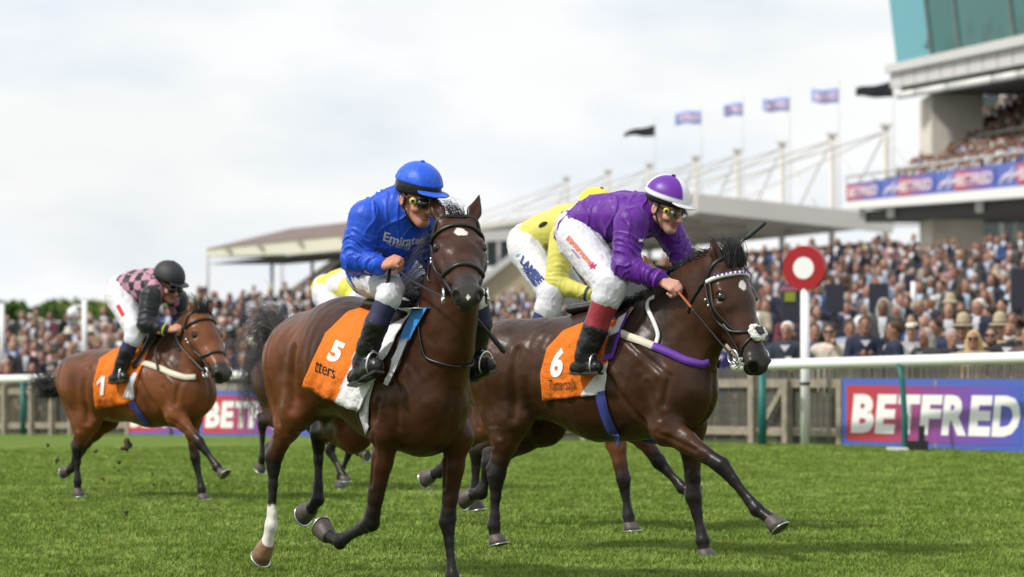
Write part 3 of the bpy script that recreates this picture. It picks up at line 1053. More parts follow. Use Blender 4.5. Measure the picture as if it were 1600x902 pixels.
# flags
M_FLAGB = mat("black_flag", (.012, .017, .020), rough=.8)
flags = [(1024, 193, 975, 195, 213, 'black', 246), (1096, 172, 1055, 173, 194, 'print', 238), (1161, 160, 1131, 160, 181, 'print', 230),
         (1234, 147, 1192, 152, 174, 'print', 222), (1311, 135, 1268, 138, 161, 'print', 214), (1396, 123, 1337, 127, 152, 'black', 206)]
M_FLAGG = board_mat("flag_print")
M_FLAGE = mat("flag_blue", (.20, .34, .72), rough=.8)
ordn = ['farthest', 'second farthest', 'third farthest', 'fourth', 'fifth', 'nearest']
for i, (px, yt, xl, y0, y1, kind, Y) in enumerate(flags):
    t, b = at(px, yt - 12, Y), at(px, 330, Y)
    root = empty('flagpole', b)
    lab = ('black pennant flag on the pole farthest from the glass grandstand' if i == 0 else 'large black flag flying from the pole beside the glass grandstand') if kind == 'black' else \
        'blue and pink BETFRED flag, %s from the far black pennant' % ('first', 'second', 'third', 'fourth')[i - 1]
    tag(root, lab, 'flag', 'flags above the canopy stand')
    mb = MB(); mb.tube([(0, 0, 0), t - b], .03, 8); mb.build('pole', M_GREYST, root, True)
    nu, nv = 14, 6
    v, f, uv = [], [], []
    for j in range(nv + 1):
        for k_ in range(nu + 1):
            s_, w_ = k_ / nu, j / nv
            yy = (y0 + (y1 - y0) * w_)
            droop = (4 if kind == 'black' else 3) * s_ * (1 - w_) + (2.5 * math.sin(s_ * 7 + i) * s_)
            if kind == 'black':
                droop += 8 * s_ * (1 - w_) ** 1.5
            p = at(px - (px - xl) * s_, yy + droop, Y + .25 * math.sin(s_ * 8 + i * 1.3 + w_) * s_)
            v.append(tuple(p - b))
    for j in range(nv):
        for k_ in range(nu):
            a = j * (nu + 1) + k_
            f.append((a, a + nu + 1, a + nu + 2, a + 1))
    me = mesh_np('flag_cloth', v, np.array(f, dtype=np.int32))
    if kind == 'black':
        o = link('flag_cloth', me, M_FLAGB, root)
    else:
        me.materials.append(M_FLAGE); me.materials.append(mat("flag_panel", (.46, .36, .64), rough=.8))
        for p in me.polygons:
            j, k_ = p.index // nu, p.index % nu
            p.material_index = 1 if (0 < j < nv - 1 and 0 < k_ < nu - 1) else 0
        o = link('flag_cloth', me, None, root)
        tv, tf = text_mesh('BETFRED', .03, .1)
        V_ = []
        for (x, y, _) in tv:
            s_, w_ = 1 - (.12 + .76 * x), .74 - .46 * y
            droop = 3 * s_ * (1 - w_) + (2.5 * math.sin(s_ * 7 + i) * s_)
            V_.append(tuple(at(px - (px - xl) * s_, y0 + (y1 - y0) * w_ + droop, Y + .25 * math.sin(s_ * 8 + i * 1.3 + w_) * s_ - .06) - b))
        link('lettering', mesh_np('lettering', V_, tf), M_PINKL, o, smooth=False)
    sm = o.modifiers.new('thickness', 'SOLIDIFY'); sm.thickness = .01

# older stand with brown roof, left of centre
os_ = empty('old_stand', at(440, 540, 230))
tag(os_, 'old stand with brown hipped roof and cream fascia on thin columns', 'stand')
OO = os_.location.copy()
M_BROWN = mat("brown_roof", (.16, .12, .105), rough=.8, var=.12, var_scale=.6)
M_CREAMF = mat("cream_fascia", (.62, .60, .50), rough=.6)
e0, e1 = at(322, 389, 235), at(600, 360.5, 201)           # eaves, front
inn2 = Vector((4.6, 1.2, 0))
b0_, b1_ = e0 + inn2, e1 + inn2
rg0, rg1 = at(455, 357, 236), at(600, 341, 206)
for nm, q in (('roof_slope', [e0, e1, rg1, rg0]), ('roof_end', [b0_, e0, rg0]), ('roof_back', [b1_, b0_, rg0, rg1])):
    n = len(q)
    mb = MB(); dz = Vector((0, 0, -.12))
    mb.add([p - OO for p in q] + [p + dz - OO for p in q], [tuple(range(n)), tuple(reversed(range(n, 2 * n)))] + [(i, (i + 1) % n, n + (i + 1) % n, n + i) for i in range(n)])
    mb.build(nm, M_BROWN, os_)
def vslab(name, a, b, za, zb, th, mt):
    mb = MB(); d = (b - a).normalized(); nn = Vector((-d.y, d.x, 0)).normalized() * th
    lo_ = lambda p, z: Vector((p.x, p.y, p.z - z)) - OO
    mb.hexa([lo_(a, za), lo_(b, zb), lo_(b + nn, zb), lo_(a + nn, za)], [lo_(a, 0.02), lo_(b, .02), lo_(b + nn, .02), lo_(a + nn, .02)])
    mb.build(name, mt, os_)
vslab('fascia', e0, e1, .50, 1.02, .25, M_CREAMF)
vslab('end_fascia', b0_, e0, .50, .50, .25, M_CREAMF)
for px in (372, 434, 506, 580):
    t = (px - 322) / 318
    p = e0.lerp(e1, t) + Vector((-.06, -.3, -.28))
    mb = MB(); mb.box(p - OO, (.35, .3, .22), Matrix.Rotation(.5, 3, 'Y')); mb.build('fascia_lamp', mat("lamp_grey", (.3, .29, .25), rough=.6), os_)
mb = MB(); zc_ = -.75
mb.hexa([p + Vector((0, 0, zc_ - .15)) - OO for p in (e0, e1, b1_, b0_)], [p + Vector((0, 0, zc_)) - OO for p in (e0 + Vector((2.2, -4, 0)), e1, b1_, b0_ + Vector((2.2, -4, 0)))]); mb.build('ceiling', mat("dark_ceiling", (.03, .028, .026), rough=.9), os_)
for px, y0, y1, Y in ((324, 398, 470, 234), (425, 395, 470, 229), (488, 392, 470, 225), (440, 395, 468, 238)):
    mb = MB(); mb.tube([at(px, y0, Y) - OO, at(px, y1 + 60, Y) - OO], .10, 10); mb.build('column', mat("pale_column", (.50, .50, .52), rough=.5), os_, True)
st0 = [at(462, 462, 226), at(535, 408, 226), at(650, 372, 224), at(650, 470, 224)]
mb = MB(); bk = Vector((.6, 2.5, 0))
mb.add([p - OO for p in st0] + [p + bk - OO for p in st0], [(0, 1, 2, 3), (7, 6, 5, 4)] + [(i, (i + 1) % 4, 4 + (i + 1) % 4, 4 + i) for i in range(4)])
mb.build('raking_side', mat("dark_brown_timber", (.045, .035, .025), rough=.9), os_)
mb = MB(); mb.bar(at(455, 458, 225.6) - OO, at(535, 401, 225.6) - OO, .2, .42); mb.build('raking_rail', mat("cream_rail", (.6, .56, .48), rough=.6), os_)

# white barriers by the left crowd
def barrier(px0, px1, y0, y1, Y, label, nb):
    root = empty('crowd_barrier', at((px0 + px1) / 2, y1, Y)); tag(root, label, 'barrier', 'white crowd barriers')
    o = root.location
    for y in (y0, y1 - 3):
        mb = MB(); mb.bar(at(px0, y, Y) - o, at(px1, y, Y) - o, .05, .06); mb.build('rail', M_RAIL, root)
    for i in range(nb + 1):
        px = px0 + (px1 - px0) * i / nb
        mb = MB(); mb.bar(at(px, y0, Y) - o, at(px, y1, Y) - o, .035, .035, (0, 1, 0)); mb.build('upright', M_RAIL, root)
    return root
barrier(386, 432, 474, 494, 128, 'white barrier on the terrace below the old stand, left section', 12)
barrier(434, 482, 473, 493, 128, 'white barrier on the terrace below the old stand, right section', 12)
barrier(388, 425, 502, 528, 104, 'lower white barrier among the crowd left of the blue jockey\'s horse', 9)
barrier(12, 160, 503, 520, 118, 'long pale barrier behind the crowd at the far left', 26)

# ---- trees beyond
def leaf_mat(name, c0, c1):
    m, t, b = nodes_mat(name)
    b.inputs['Roughness'].default_value = .7; b.inputs['Specular IOR Level'].default_value = .2
    a = t.nodes.new('ShaderNodeAttribute'); a.attribute_name = 'Col'
    t.links.new(a.outputs['Color'], b.inputs['Base Color'])
    return m
M_LEAF = leaf_mat("tree_leaves", 0, 0)
M_BARK = mat("bark", (.10, .075, .05), rough=.9)
def tree(px, ytop, Y, rpx, kind, label, seed):
    rg = random.Random(seed)
    S_ = FPX / Y
    zg = -1.0
    x = (px - HX) / FPX * Y
    ztop = at(px, ytop - 3, Y).z
    H_ = ztop - zg
    root = empty('tree', (x, Y, zg)); tag(root, label, 'tree', 'trees beyond the course')
    mb = MB(); mb.tube([(0, 0, 0), (.1, 0, H_ * .3), (0, .1, H_ * .6), (.1, 0, H_ * .85)], [.35, .26, .18, .06], 8)
    mb.build('trunk', M_BARK, root, True)
    mb = MB()
    for i in range(5):
        a = rg.uniform(0, 6.28); z0 = H_ * rg.uniform(.3, .6)
        mb2 = MB(); mb2.tube([(0, 0, z0), (math.cos(a) * rpx / S_ * .7, math.sin(a) * rpx / S_ * .7, z0 + H_ * .22)], [.14, .04], 6); mb2.build('branch', M_BARK, root, True)
    R_ = rpx / S_
    cl = [(rg.gauss(0, .45) * R_, rg.gauss(0, .45) * R_, H_ * rg.uniform(.30, .88), R_ * rg.uniform(.28, .5)) for _ in range(34)]
    v, f, c = [], [], []
    c0, c1 = {'dark': ((.06, .13, .03), (.10, .17, .04)), 'mid': ((.11, .19, .04), (.18, .25, .06)), 'light': ((.20, .26, .06), (.32, .34, .10))}[kind]
    for (cx, cy, cz, r) in cl:
        tone = rg.random()
        for _ in range(60):
            d = Vector((rg.gauss(0, 1), rg.gauss(0, 1), rg.gauss(0, 1))).normalized() * r * rg.uniform(.55, 1.0)
            p = Vector((cx, cy, min(cz, H_ - r) )) + d
            u_ = Vector((rg.gauss(0, 1), rg.gauss(0, 1), rg.gauss(0, .7))).normalized(); w_ = u_.cross(Vector((rg.gauss(0, 1), rg.gauss(0, 1), rg.gauss(0, 1)))).normalized()
            s_ = rg.uniform(.18, .42)
            o = len(v)
            v += [tuple(p - u_ * s_), tuple(p + w_ * s_ * .6), tuple(p + u_ * s_), tuple(p - w_ * s_ * .6)]
            f.append((o, o + 1, o + 2, o + 3))
            k_ = min(max(tone + rg.uniform(-.25, .25), 0), 1)
            c += [tuple(c0[q] * (1 - k_) + c1[q] * k_ for q in range(3))] * 4
    me = mesh_np('crown', v, np.array(f, dtype=np.int32)); set_col(me, np.array(c))
    link('crown', me, M_LEAF, root, smooth=False)
tl = [(-40, 474, 300, 40, 'dark'), (8, 472, 320, 36, 'dark'), (42, 470, 300, 34, 'dark'), (78, 473, 340, 30, 'mid'), (100, 466, 380, 28, 'light'), (128, 470, 360, 28, 'mid'),
      (150, 468, 400, 26, 'light'), (182, 470, 380, 28, 'mid'), (215, 468, 390, 30, 'light'), (250, 470, 400, 30, 'mid'), (285, 474, 420, 26, 'mid'), (-80, 476, 320, 40, 'mid')]
tn = ['dark green tree at the left edge beyond the white pole', 'dark round tree just right of the edge pole', 'broad dark green tree left of the lamp pole', 'mid green tree between the dark trees and the lamp pole',
      'yellow-green tree just left of the lamp pole', 'mid green tree behind the lamp pole', 'yellow-green tree just right of the lamp pole', 'mid green tree behind the checked jockey\'s back',
      'yellow-green tree behind the checked jockey', 'mid green tree behind the checked jockey\'s cap', 'mid green tree between the checked jockey and the old stand', 'mid green tree outside the dark tree at the left edge']
tl += [(-130, 474, 320, 44, 'dark'), (-190, 476, 340, 46, 'mid'), (-260, 472, 330, 50, 'dark'), (-340, 476, 350, 50, 'mid'), (-430, 474, 340, 52, 'light'), (-520, 476, 360, 50, 'mid')]
tn += ['%s tree standing outside the left edge of the photo, %s along' % (q, o) for q, o in (('dark green', 'first'), ('mid green', 'second'), ('dark green', 'third'), ('mid green', 'fourth'), ('yellow-green', 'fifth'), ('mid green', 'sixth'))]
order = [0, 1, 2, 3, 4, 5, 6, 7, 8, 9, 10, 11]
for i, a in enumerate(tl):
    tree(*a, tn[i], 60 + i)
# ------------------------------------------------------------------ spectators
def spect_parts(h, arms='down', hair='short', hat=False, dress=False, lean=0.0):
    "one standing spectator facing -Y: list of (zone, mesh); zones: 0 garment 1 shirt 2 legs 3 skin 4 hair 5 hat"
    sh = [Vector((s * .19, .0, 1.40)) for s in (-1, 1)]
    if arms == 'down':
        el = [Vector((s * .26, .03, 1.12)) for s in (-1, 1)]; wr = [Vector((s * .24, -.10, .90)) for s in (-1, 1)]
    elif arms == 'phone':
        el = [Vector((s * .25, -.10, 1.14)) for s in (-1, 1)]; wr = [Vector((s * .08, -.32, 1.24)) for s in (-1, 1)]
    elif arms == 'up':
        el = [Vector((.27, -.12, 1.20)), Vector((-.26, .03, 1.12))]; wr = [Vector((.12, -.26, 1.46)), Vector((-.24, -.10, .92))]
    else:
        el = [Vector((s * .27, -.04, 1.13)) for s in (-1, 1)]; wr = [Vector((s * -.06, -.22, 1.10)) for s in (-1, 1)]
    G = SDF(h)
    G.cone((0, 0, 1.36), (0, 0, 1.12), .135, .135, .05, 1.38, 1.22, (1, 0, 0))
    G.cone((0, 0, 1.12), (0, .0, .86 if not dress else .60), .135, .145 if not dress else .19, .05, 1.22, 1.25, (1, 0, 0))
    G.cone((-.14, 0, 1.42), (.14, 0, 1.42), .07, .07, .05)
    for i in (0, 1):
        G.chain([(sh[i], .072), (el[i], .058), (wr[i], .042)], .03)
    K = SDF(h)
    K.cone((0, .01, 1.40), (0, -.02, 1.55), .058, .052, .03)
    K.ell((0, -.012, 1.635), (.074, .090, .112), k=.03)
    K.cone((0, -.07, 1.56), (0, -.075, 1.545), .034, .03, .03)
    K.cone((0, -.098, 1.645), (0, -.118, 1.612), .012, .016, .015)
    for s in (-1, 1):
        K.ell((s * .078, 0, 1.625), (.012, .018, .03), k=.01)
    for i in (0, 1):
        K.ell(wr[i] + (wr[i] - el[i]).normalized() * .07, (.04, .045, .05), k=.02)
        K.cone(wr[i], wr[i] + (wr[i] - el[i]).normalized() * .06, .03, .03, .02)
    for i in (0, 1):
        K.chain([(Vector((0, .01, 1.38)), .05), (sh[i], .032), (el[i], .028), (wr[i], .026)], .02)
    T = SDF(h)
    for s in (-1, 1):
        T.chain([(Vector((s * .09, 0, .88)), .10), (Vector((s * .10, 0, .48)), .07), (Vector((s * .10, .01, .10)), .055)], .03)
        T.cone((s * .10, .03, .05), (s * .11, -.12, .04), .05, .045, .03)
    Hh_ = SDF(h)
    if hair == 'long':
        Hh_.ell((0, .022, 1.655), (.092, .098, .108), k=.02)
        Hh_.cone((-.06, .05, 1.60), (-.075, .06, 1.38), .06, .05, .03)
        Hh_.cone((.06, .05, 1.60), (.075, .06, 1.38), .06, .05, .03)
        Hh_.ell((0, -.10, 1.60), (.062, .06, .085), k=.02, sub=True)
    elif hair == 'bald':
        Hh_.ell((0, .03, 1.61), (.084, .085, .06), k=.01)
        Hh_.ell((0, -.10, 1.64), (.075, .09, .12), k=.01, sub=True)
    else:
        Hh_.ell((0, .016, 1.672), (.086, .098, .090), k=.02)
        Hh_.ell((0, -.115, 1.615), (.09, .07, .075), k=.015, sub=True)
    out = [(0, G), (3, K), (2, T), (4, Hh_)]
    if hat:
        X = SDF(h * .8)
        X.ell((0, 0, 1.705), (.16, .18, .022), k=.01)
        X.cone((0, 0, 1.72), (0, 0, 1.79), .098, .088, .02)
        out.append((5, X))
    return [(z, s.mesh('p')) for z, s in out]

def merge_parts(parts, zmin=None):
    V, Fq, Z, o = [], [], [], 0
    for z, me in parts:
        v, f = arrays_(me)
        zc = np.full(len(f), z)
        if z == 0:
            c = v[f].mean(1)
            zc[(np.abs(c[:, 0]) < np.clip((c[:, 2] - 1.14) * .24, 0, .060)) & (c[:, 1] < -.05) & (c[:, 2] < 1.5)] = 1
        if zmin is not None:
            keep = v[f].mean(1)[:, 2] > zmin
            f, zc = f[keep], zc[keep]
        V.append(v); Fq.append(f + o); Z.append(zc); o += len(v)
    V, Fq, Z = np.concatenate(V), np.concatenate(Fq), np.concatenate(Z)
    used = np.unique(Fq)
    rm = np.full(len(V), -1); rm[used] = np.arange(len(used))
    return V[used], rm[Fq], Z

def arrays_(me):
    v = verts_np(me).copy()
    n = len(me.polygons)
    f = np.empty(n * 4, dtype=np.int32)
    me.loops.foreach_get('vertex_index', f)
    bpy.data.meshes.remove(me)
    return v, f.reshape(-1, 4)

VAR = [dict(arms='down', hair='short'), dict(arms='phone', hair='short'), dict(arms='cross', hair='short'), dict(arms='up', hair='short'),
       dict(arms='down', hair='long', dress=True), dict(arms='phone', hair='long'), dict(arms='cross', hair='bald'), dict(arms='down', hair='short', hat=True), dict(arms='cross', hair='long', hat=True)]
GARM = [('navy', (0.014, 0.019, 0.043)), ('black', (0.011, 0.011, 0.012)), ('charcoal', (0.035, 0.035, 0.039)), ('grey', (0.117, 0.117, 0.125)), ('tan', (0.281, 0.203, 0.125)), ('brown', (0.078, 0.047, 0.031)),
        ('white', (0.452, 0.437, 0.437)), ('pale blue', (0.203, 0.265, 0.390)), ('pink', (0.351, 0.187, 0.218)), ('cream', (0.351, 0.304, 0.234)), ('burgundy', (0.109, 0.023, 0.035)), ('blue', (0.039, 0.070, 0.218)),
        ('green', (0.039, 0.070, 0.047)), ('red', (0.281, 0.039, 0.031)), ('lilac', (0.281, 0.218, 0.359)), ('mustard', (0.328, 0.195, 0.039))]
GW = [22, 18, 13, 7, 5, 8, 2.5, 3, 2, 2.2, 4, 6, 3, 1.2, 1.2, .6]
HAIRC = [('dark-haired', (.025, .017, .013)), ('brown-haired', (.075, .045, .028)), ('grey-haired', (.34, .33, .32)), ('white-haired', (.62, .60, .57)), ('fair-haired', (.30, .20, .09)), ('auburn-haired', (.14, .055, .025))]
HW = [12, 11, 2.5, .8, 2.5, 2]
SKINC = [(.31, .155, .105), (.36, .195, .145), (.27, .125, .085), (.16, .075, .05)]
HATC = [('straw hat', (.42, .35, .23)), ('dark hat', (.04, .035, .035)), ('pale hat', (.62, .58, .50))]
matG = {n: mat(n.replace(' ', '_') + '_garment', c, rough=.85, var=.18, var_scale=9) for n, c in GARM}
matH = {n: mat(n.replace('-', '_') + '_hair', c, rough=.8, var=.25, var_scale=30) for n, c in HAIRC}
matS = [mat('spectator_skin', c, rough=.55) for c in SKINC]
matHat = {n: mat(n.replace(' ', '_'), c, rough=.8) for n, c in HATC}
matShirt = [mat('shirt_white', (.46, .46, .50), rough=.8), mat('shirt_pale_blue', (.40, .48, .62), rough=.8), mat('shirt_pink', (.62, .42, .44), rough=.8)]
matLeg = [mat('dark_trousers', (.02, .022, .03), rough=.9), mat('tan_trousers', (.28, .21, .13), rough=.9)]

rp = random.Random(77)
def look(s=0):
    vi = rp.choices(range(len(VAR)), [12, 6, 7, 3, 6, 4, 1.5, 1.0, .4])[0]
    g = rp.choices(range(len(GARM)), [w * (1 if i < 3 or i in (5, 10, 11, 12) else max(.25, 1 - .8 * s)) for i, w in enumerate(GW)])[0]  # dark garments likelier towards the back rows, putting the stand's shade into clothing
    hc_ = rp.choices(range(len(HAIRC)), HW)[0]
    if VAR[vi]['hair'] == 'bald':
        hc_ = rp.choice((2, 3))
    return dict(v=vi, g=g, h=hc_, s=rp.choices(range(4), [6, 5, 2, 1])[0], hat=rp.randrange(3), shirt=rp.choices(range(3), [5, 4, 2])[0], leg=rp.choices((0, 1), [3, 1])[0])

# where the crowd stands: front row to back row under each photo column
CX = [-260, 0, 200, 300, 450, 700, 850, 1000, 1100, 1350, 1700]
YF = [574, 572, 570, 560, 552, 545, 540, 532, 524, 520, 514]       # head tops, front row
YB = [496, 495, 486, 454, 440, 448, 456, 402, 386, 374, 362]       # head tops, back row
DF = [80, 78, 75.5, 73, 69, 63, 60, 57.5, 55.6, 52.2, 47.4]
DB = [114, 112, 116, 140, 150, 156, 156, 150, 146, 140, 132]
def crowd_at(px, s):
    f = lambda a: float(np.interp(px, CX, a))
    Y = f(DF) * (f(DB) / f(DF)) ** s
    y = f(YF) + (f(YB) - f(YF)) * s ** .82
    z = CAM_H - (y - HY) / FPX * Y - 1.75
    return (px - HX) / FPX * Y, Y, z, y
spots_ = []
def rows(px0, px1, nrow):
    for r in range(nrow):
        s = (r / (nrow - 1)) ** 1.15
        px = px0 + rp.uniform(0, 12)
        k = 0
        while px < px1:
            ss = min(max(s + rp.uniform(-.012, .012), 0), 1)
            x, Y, z, y = crowd_at(px, ss)
            S_ = FPX / Y
            spots_.append((px, y, x, Y, z + rp.gauss(0, .10), r, k, S_))
            k += 1
            px += S_ * rp.uniform(.34, .62)
rows(-200, 470, 15)
rows(478, 1060, 14)
rows(1068, 1690, 21)

def hidden(px, y):
    for (a, b, c, d) in ((425, 760, 470, 640), (548, 760, 290, 480), (760, 1110, 495, 640), (800, 1060, 330, 500), (1115, 1205, 410, 590), (100, 300, 535, 640), (175, 290, 430, 540), (275, 360, 495, 600)):
        if a < px < b and c < y + 8 < d:
            return True
    return px < -6 or px > 1606

# the front rank by the rail, each one told apart
M_SUNGL = mat("sunglasses", (.01, .01, .012), rough=.15)
front = [
    # px, head top y, distance, variant, hair, hair colour, garment, shirt, label, extras, turn
    (1230, 503, 53.6, 'cross', 'short', (.66, .64, .60), (.022, .03, .05), 0, 'white-haired man in a navy jacket with white badge left of the winning post', 'badge', -.3),
    (1296, 507, 54.2, 'up', 'short', (.05, .03, .02), (.58, .52, .44), 2, 'man in cream blazer, pink shirt and sunglasses raising a hand right of the winning post', 'glasses', -.2),
    (1351, 495, 53.2, 'phone', 'short', (.05, .03, .02), (.012, .018, .045), 0, 'dark-haired man in navy jumper with white collar looking at his phone', 'phone', .0),
    (1397, 502, 53.0, 'down', 'short', (.07, .04, .022), (.014, .02, .05), 0, 'young man in navy suit turned side-on beside the man with the phone', '', -1.5),
    (1425, 505, 54.6, 'down', 'short', (.04, .025, .02), (.30, .29, .30), 0, 'man in grey jacket and flat cap behind the navy suit', 'cap', -.3),
    (1446, 513, 53.2, 'down', 'long', (.34, .31, .27), (.03, .03, .035), 0, 'grey-blonde woman with hand to her cheek at the rail', '', -.9),
    (1461, 499, 54.6, 'down', 'short', (.025, .018, .015), (.022, .03, .07), 1, 'dark-haired man in navy blazer and pale blue collar behind the grey-blonde woman', '', -.8),
    (1487, 514, 52.6, 'cross', 'short', (.36, .34, .32), (.02, .022, .025), 0, 'grey-haired man in black gilet leaning on the fence', '', .25),
    (1505, 503, 54.4, 'cross', 'short', (.2, .15, .1), (.05, .05, .06), 0, 'person in a pale straw trilby behind the grey-haired man', 'straw', -.4),
    (1521, 517, 51.9, 'cross', 'long', (.55, .38, .17), (.36, .26, .17), 0, 'blonde woman in sunglasses and tan fur coat at the rail', 'glasses', -.2),
    (1549, 512, 52.2, 'down', 'short', (.06, .035, .022), (.015, .015, .016), 0, 'bearded man in sunglasses and black jacket beside the blonde woman', 'glasses beard', -.3),
    (1579, 504, 50.4, 'cross', 'bald', (.50, .48, .46), (.013, .013, .014), 0, 'balding white-bearded man in black coat leaning over the fence', 'beardw', -.5),
    (1562, 502, 54.0, 'down', 'short', (.05, .03, .02), (.40, .32, .2), 0, 'person in straw panama behind the balding man', 'straw', -.3),
    (1606, 510, 50.0, 'cross', 'short', (.1, .06, .04), (.10, .06, .06), 0, 'person in maroon jacket at the right frame edge by the rail', '', -.4),
    (1118, 520, 55.4, 'down', 'long', (.12, .07, .04), (.045, .035, .20), 0, 'person in indigo top under the neck of the number 6 horse', '', .4),
    (1146, 505, 55.8, 'cross', 'short', (.1, .06, .04), (.40, .30, .24), 0, 'person in beige coat behind the number 6 horse\'s bridle', '', .1),
    (1170, 510, 56.0, 'down', 'short', (.04, .03, .02), (.06, .07, .30), 0, 'person in bright blue top behind the number 6 horse\'s muzzle', '', .1),
    (1328, 503, 55.6, 'down', 'short', (.10, .055, .03), (.33, .38, .45), 0, 'fair-faced spectator in pale blue behind the man in the navy jumper', '', .0),
    (1272, 506, 55.4, 'down', 'short', (.04, .03, .025), (.05, .06, .12), 0, 'spectator in dark blue close behind the winning post', '', .1),
]
fig_cache = {}
def front_person(i, e):
    px, y, Y, arms, hair, hcol, gcol, shirt, label, ext, turn = e
    key = (arms, hair)
    if key not in fig_cache:
        G = spect_parts(.0165, arms, hair, 'straw' in ext)
        fig_cache[key] = {z: me for z, me in G if z != 5}
    z = CAM_H - (y - HY) / FPX * Y - 1.75
    root = empty('person', ((px - HX) / FPX * Y, Y, z), turn)
    tag(root, label, 'person', 'spectators in the front rank')
    for zz, nm in ((0, 'jacket'), (3, 'body'), (2, 'trousers'), (4, 'hair')):
        me = fig_cache[key][zz]
        if not me.materials:
            me.materials.append(matS[0])
        o = link(nm, me, None, root)
        o.material_slots[0].link = 'OBJECT'
        o.material_slots[0].material = matS[i % 3] if zz == 3 else (matLeg[0] if zz == 2 else mat('front_' + nm, hcol if zz == 4 else gcol, rough=.85, var=.2, var_scale=14))
    mb = MB()
    mb.hexa([(-.006, -.150, 1.355), (.006, -.150, 1.355), (.006, -.09, 1.355), (-.006, -.09, 1.355)], [(-.070, -.125, 1.435), (.070, -.125, 1.435), (.070, -.06, 1.435), (-.070, -.06, 1.435)])
    mb.build('shirt_front', matShirt[shirt], root)
    # eyes, brows and mouth
    for s in (-1, 1):
        mb = MB(); mb.tube([(s * .030 - .014, -.096, 1.650), (s * .030 + .014, -.096, 1.650)], .007, 6); mb.build('eye', M_SUNGL, root, True)
    mb = MB(); mb.tube([(-.022, -.098, 1.575), (.022, -.098, 1.575)], .006, 6); mb.build('mouth', mat('lips', (.33, .11, .09), rough=.5), root, True)
    if 'glasses' in ext:
        mb = MB()
        for s in (-1, 1):
            mb.box((s * .034, -.108, 1.650), (.054, .012, .034))
        mb.tube([(-.075, -.02, 1.652), (-.06, -.1, 1.652), (.06, -.1, 1.652), (.075, -.02, 1.652)], .006, 5)
        o = mb.build('sunglasses', M_SUNGL, root)
    if 'beard' in ext:
        S = SDF(.012); S.cone((-.05, -.03, 1.56), (0, -.085, 1.54), .035, .03, .03); S.cone((.05, -.03, 1.56), (0, -.085, 1.54), .035, .03, .03)
        link('beard', S.mesh('beard'), mat('beard', (.55, .53, .5) if 'beardw' in ext else (.07, .04, .025), rough=.9), root)
    if 'straw' in ext:
        S = SDF(.013); S.ell((0, 0, 1.705), (.16, .18, .018), k=.01); S.cone((0, 0, 1.72), (0, 0, 1.80), .098, .086, .02)
        h_ = link('hat', S.mesh('hat'), matHat['straw hat'], root)
        mb = MB(); mb.tube([(0, 0, 1.715), (0, 0, 1.745)], .106, 24); mb.build('hat_band', M_BLACK, h_, True)
    if 'cap' in ext.split():
        S = SDF(.013); S.ell((0, -.01, 1.725), (.092, .115, .035), k=.01); S.ell((0, -.11, 1.70), (.06, .05, .014), k=.01)
        link('flat_cap', S.mesh('flat_cap'), matHat['pale hat'], root)
    if 'phone' in ext.split():
        mb = MB(); mb.box((0, -.40, 1.27), (.075, .012, .15)); mb.build('phone', M_SUNGL, root)
    if 'badge' in ext.split():
        mb = MB(); mb.box((.06, -.185, 1.23), (.08, .01, .10)); mb.build('badge', M_RAIL, root)
for i, e in enumerate(front):
    front_person(i, e)

protos = []
for v in VAR:
    V_, F_, Z_ = merge_parts(spect_parts(.027, **v))
    me = mesh_np('person', V_, F_)
    me.polygons.foreach_set('material_index', Z_.astype(np.int32))
    for q in range(6):
        me.materials.append(matS[0])
    protos.append(me)
mass = []
for v in VAR:
    mass.append(merge_parts(spect_parts(.043, **v), .95))

ORD = ['first', 'second', 'third', 'fourth', 'fifth', 'sixth', 'seventh', 'eighth', 'ninth', 'tenth', 'eleventh', 'twelfth', 'thirteenth', 'fourteenth', 'fifteenth', 'sixteenth', 'seventeenth', 'eighteenth', 'nineteenth', 'twentieth', 'twenty-first', 'twenty-second', 'twenty-third', 'twenty-fourth', 'twenty-fifth', 'twenty-sixth', 'twenty-seventh', 'twenty-eighth', 'twenty-ninth', 'thirtieth']
def place(me_i, lk, x, y, z, rot, sc, label, group):
    o = bpy.data.objects.new('person', protos[lk['v']])
    COL.objects.link(o)
    o.location = (x, y, z); o.rotation_euler = (0, 0, rot); o.scale = (sc, sc, sc)
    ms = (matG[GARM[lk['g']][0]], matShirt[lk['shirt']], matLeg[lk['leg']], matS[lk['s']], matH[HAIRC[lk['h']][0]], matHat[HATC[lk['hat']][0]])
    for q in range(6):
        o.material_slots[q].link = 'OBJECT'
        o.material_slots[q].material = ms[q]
    tag(o, label, 'person', group)
    return o
for me in protos:
    me.polygons.foreach_set('use_smooth', np.ones(len(me.polygons), dtype=bool))
MV, MF, MC, mo = [], [], [], 0
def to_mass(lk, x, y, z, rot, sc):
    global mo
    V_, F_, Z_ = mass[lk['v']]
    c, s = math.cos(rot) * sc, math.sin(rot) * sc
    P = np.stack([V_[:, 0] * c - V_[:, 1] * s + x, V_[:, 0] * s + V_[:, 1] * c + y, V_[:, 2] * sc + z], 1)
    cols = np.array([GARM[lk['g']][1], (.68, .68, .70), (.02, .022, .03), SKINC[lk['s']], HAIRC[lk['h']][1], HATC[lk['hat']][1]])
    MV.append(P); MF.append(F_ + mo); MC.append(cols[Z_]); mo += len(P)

blocked = [(e[0], e[1], e[2]) for e in front]
cand = []
for sp in spots_:
    px, y, x, Y, z, r, k, S_ = sp
    if any(abs(px - b[0]) < .42 * S_ and abs(Y - b[2]) < 2.2 for b in blocked):
        continue
    # keep clear of the boards on poles
    if any(abs(px - bx) < 17 and Y < 70 and y < yb for bx, yb in ((1304, 488), (1373, 488), (1594, 480), (1236, 504))):
        continue
    cand.append(sp)
vis = [c for c in cand if not hidden(c[0], c[1])]
vis.sort(key=lambda c: -c[7])
N_IND = 300 - len(front)
ind = set(id(c) for c in vis[:N_IND])
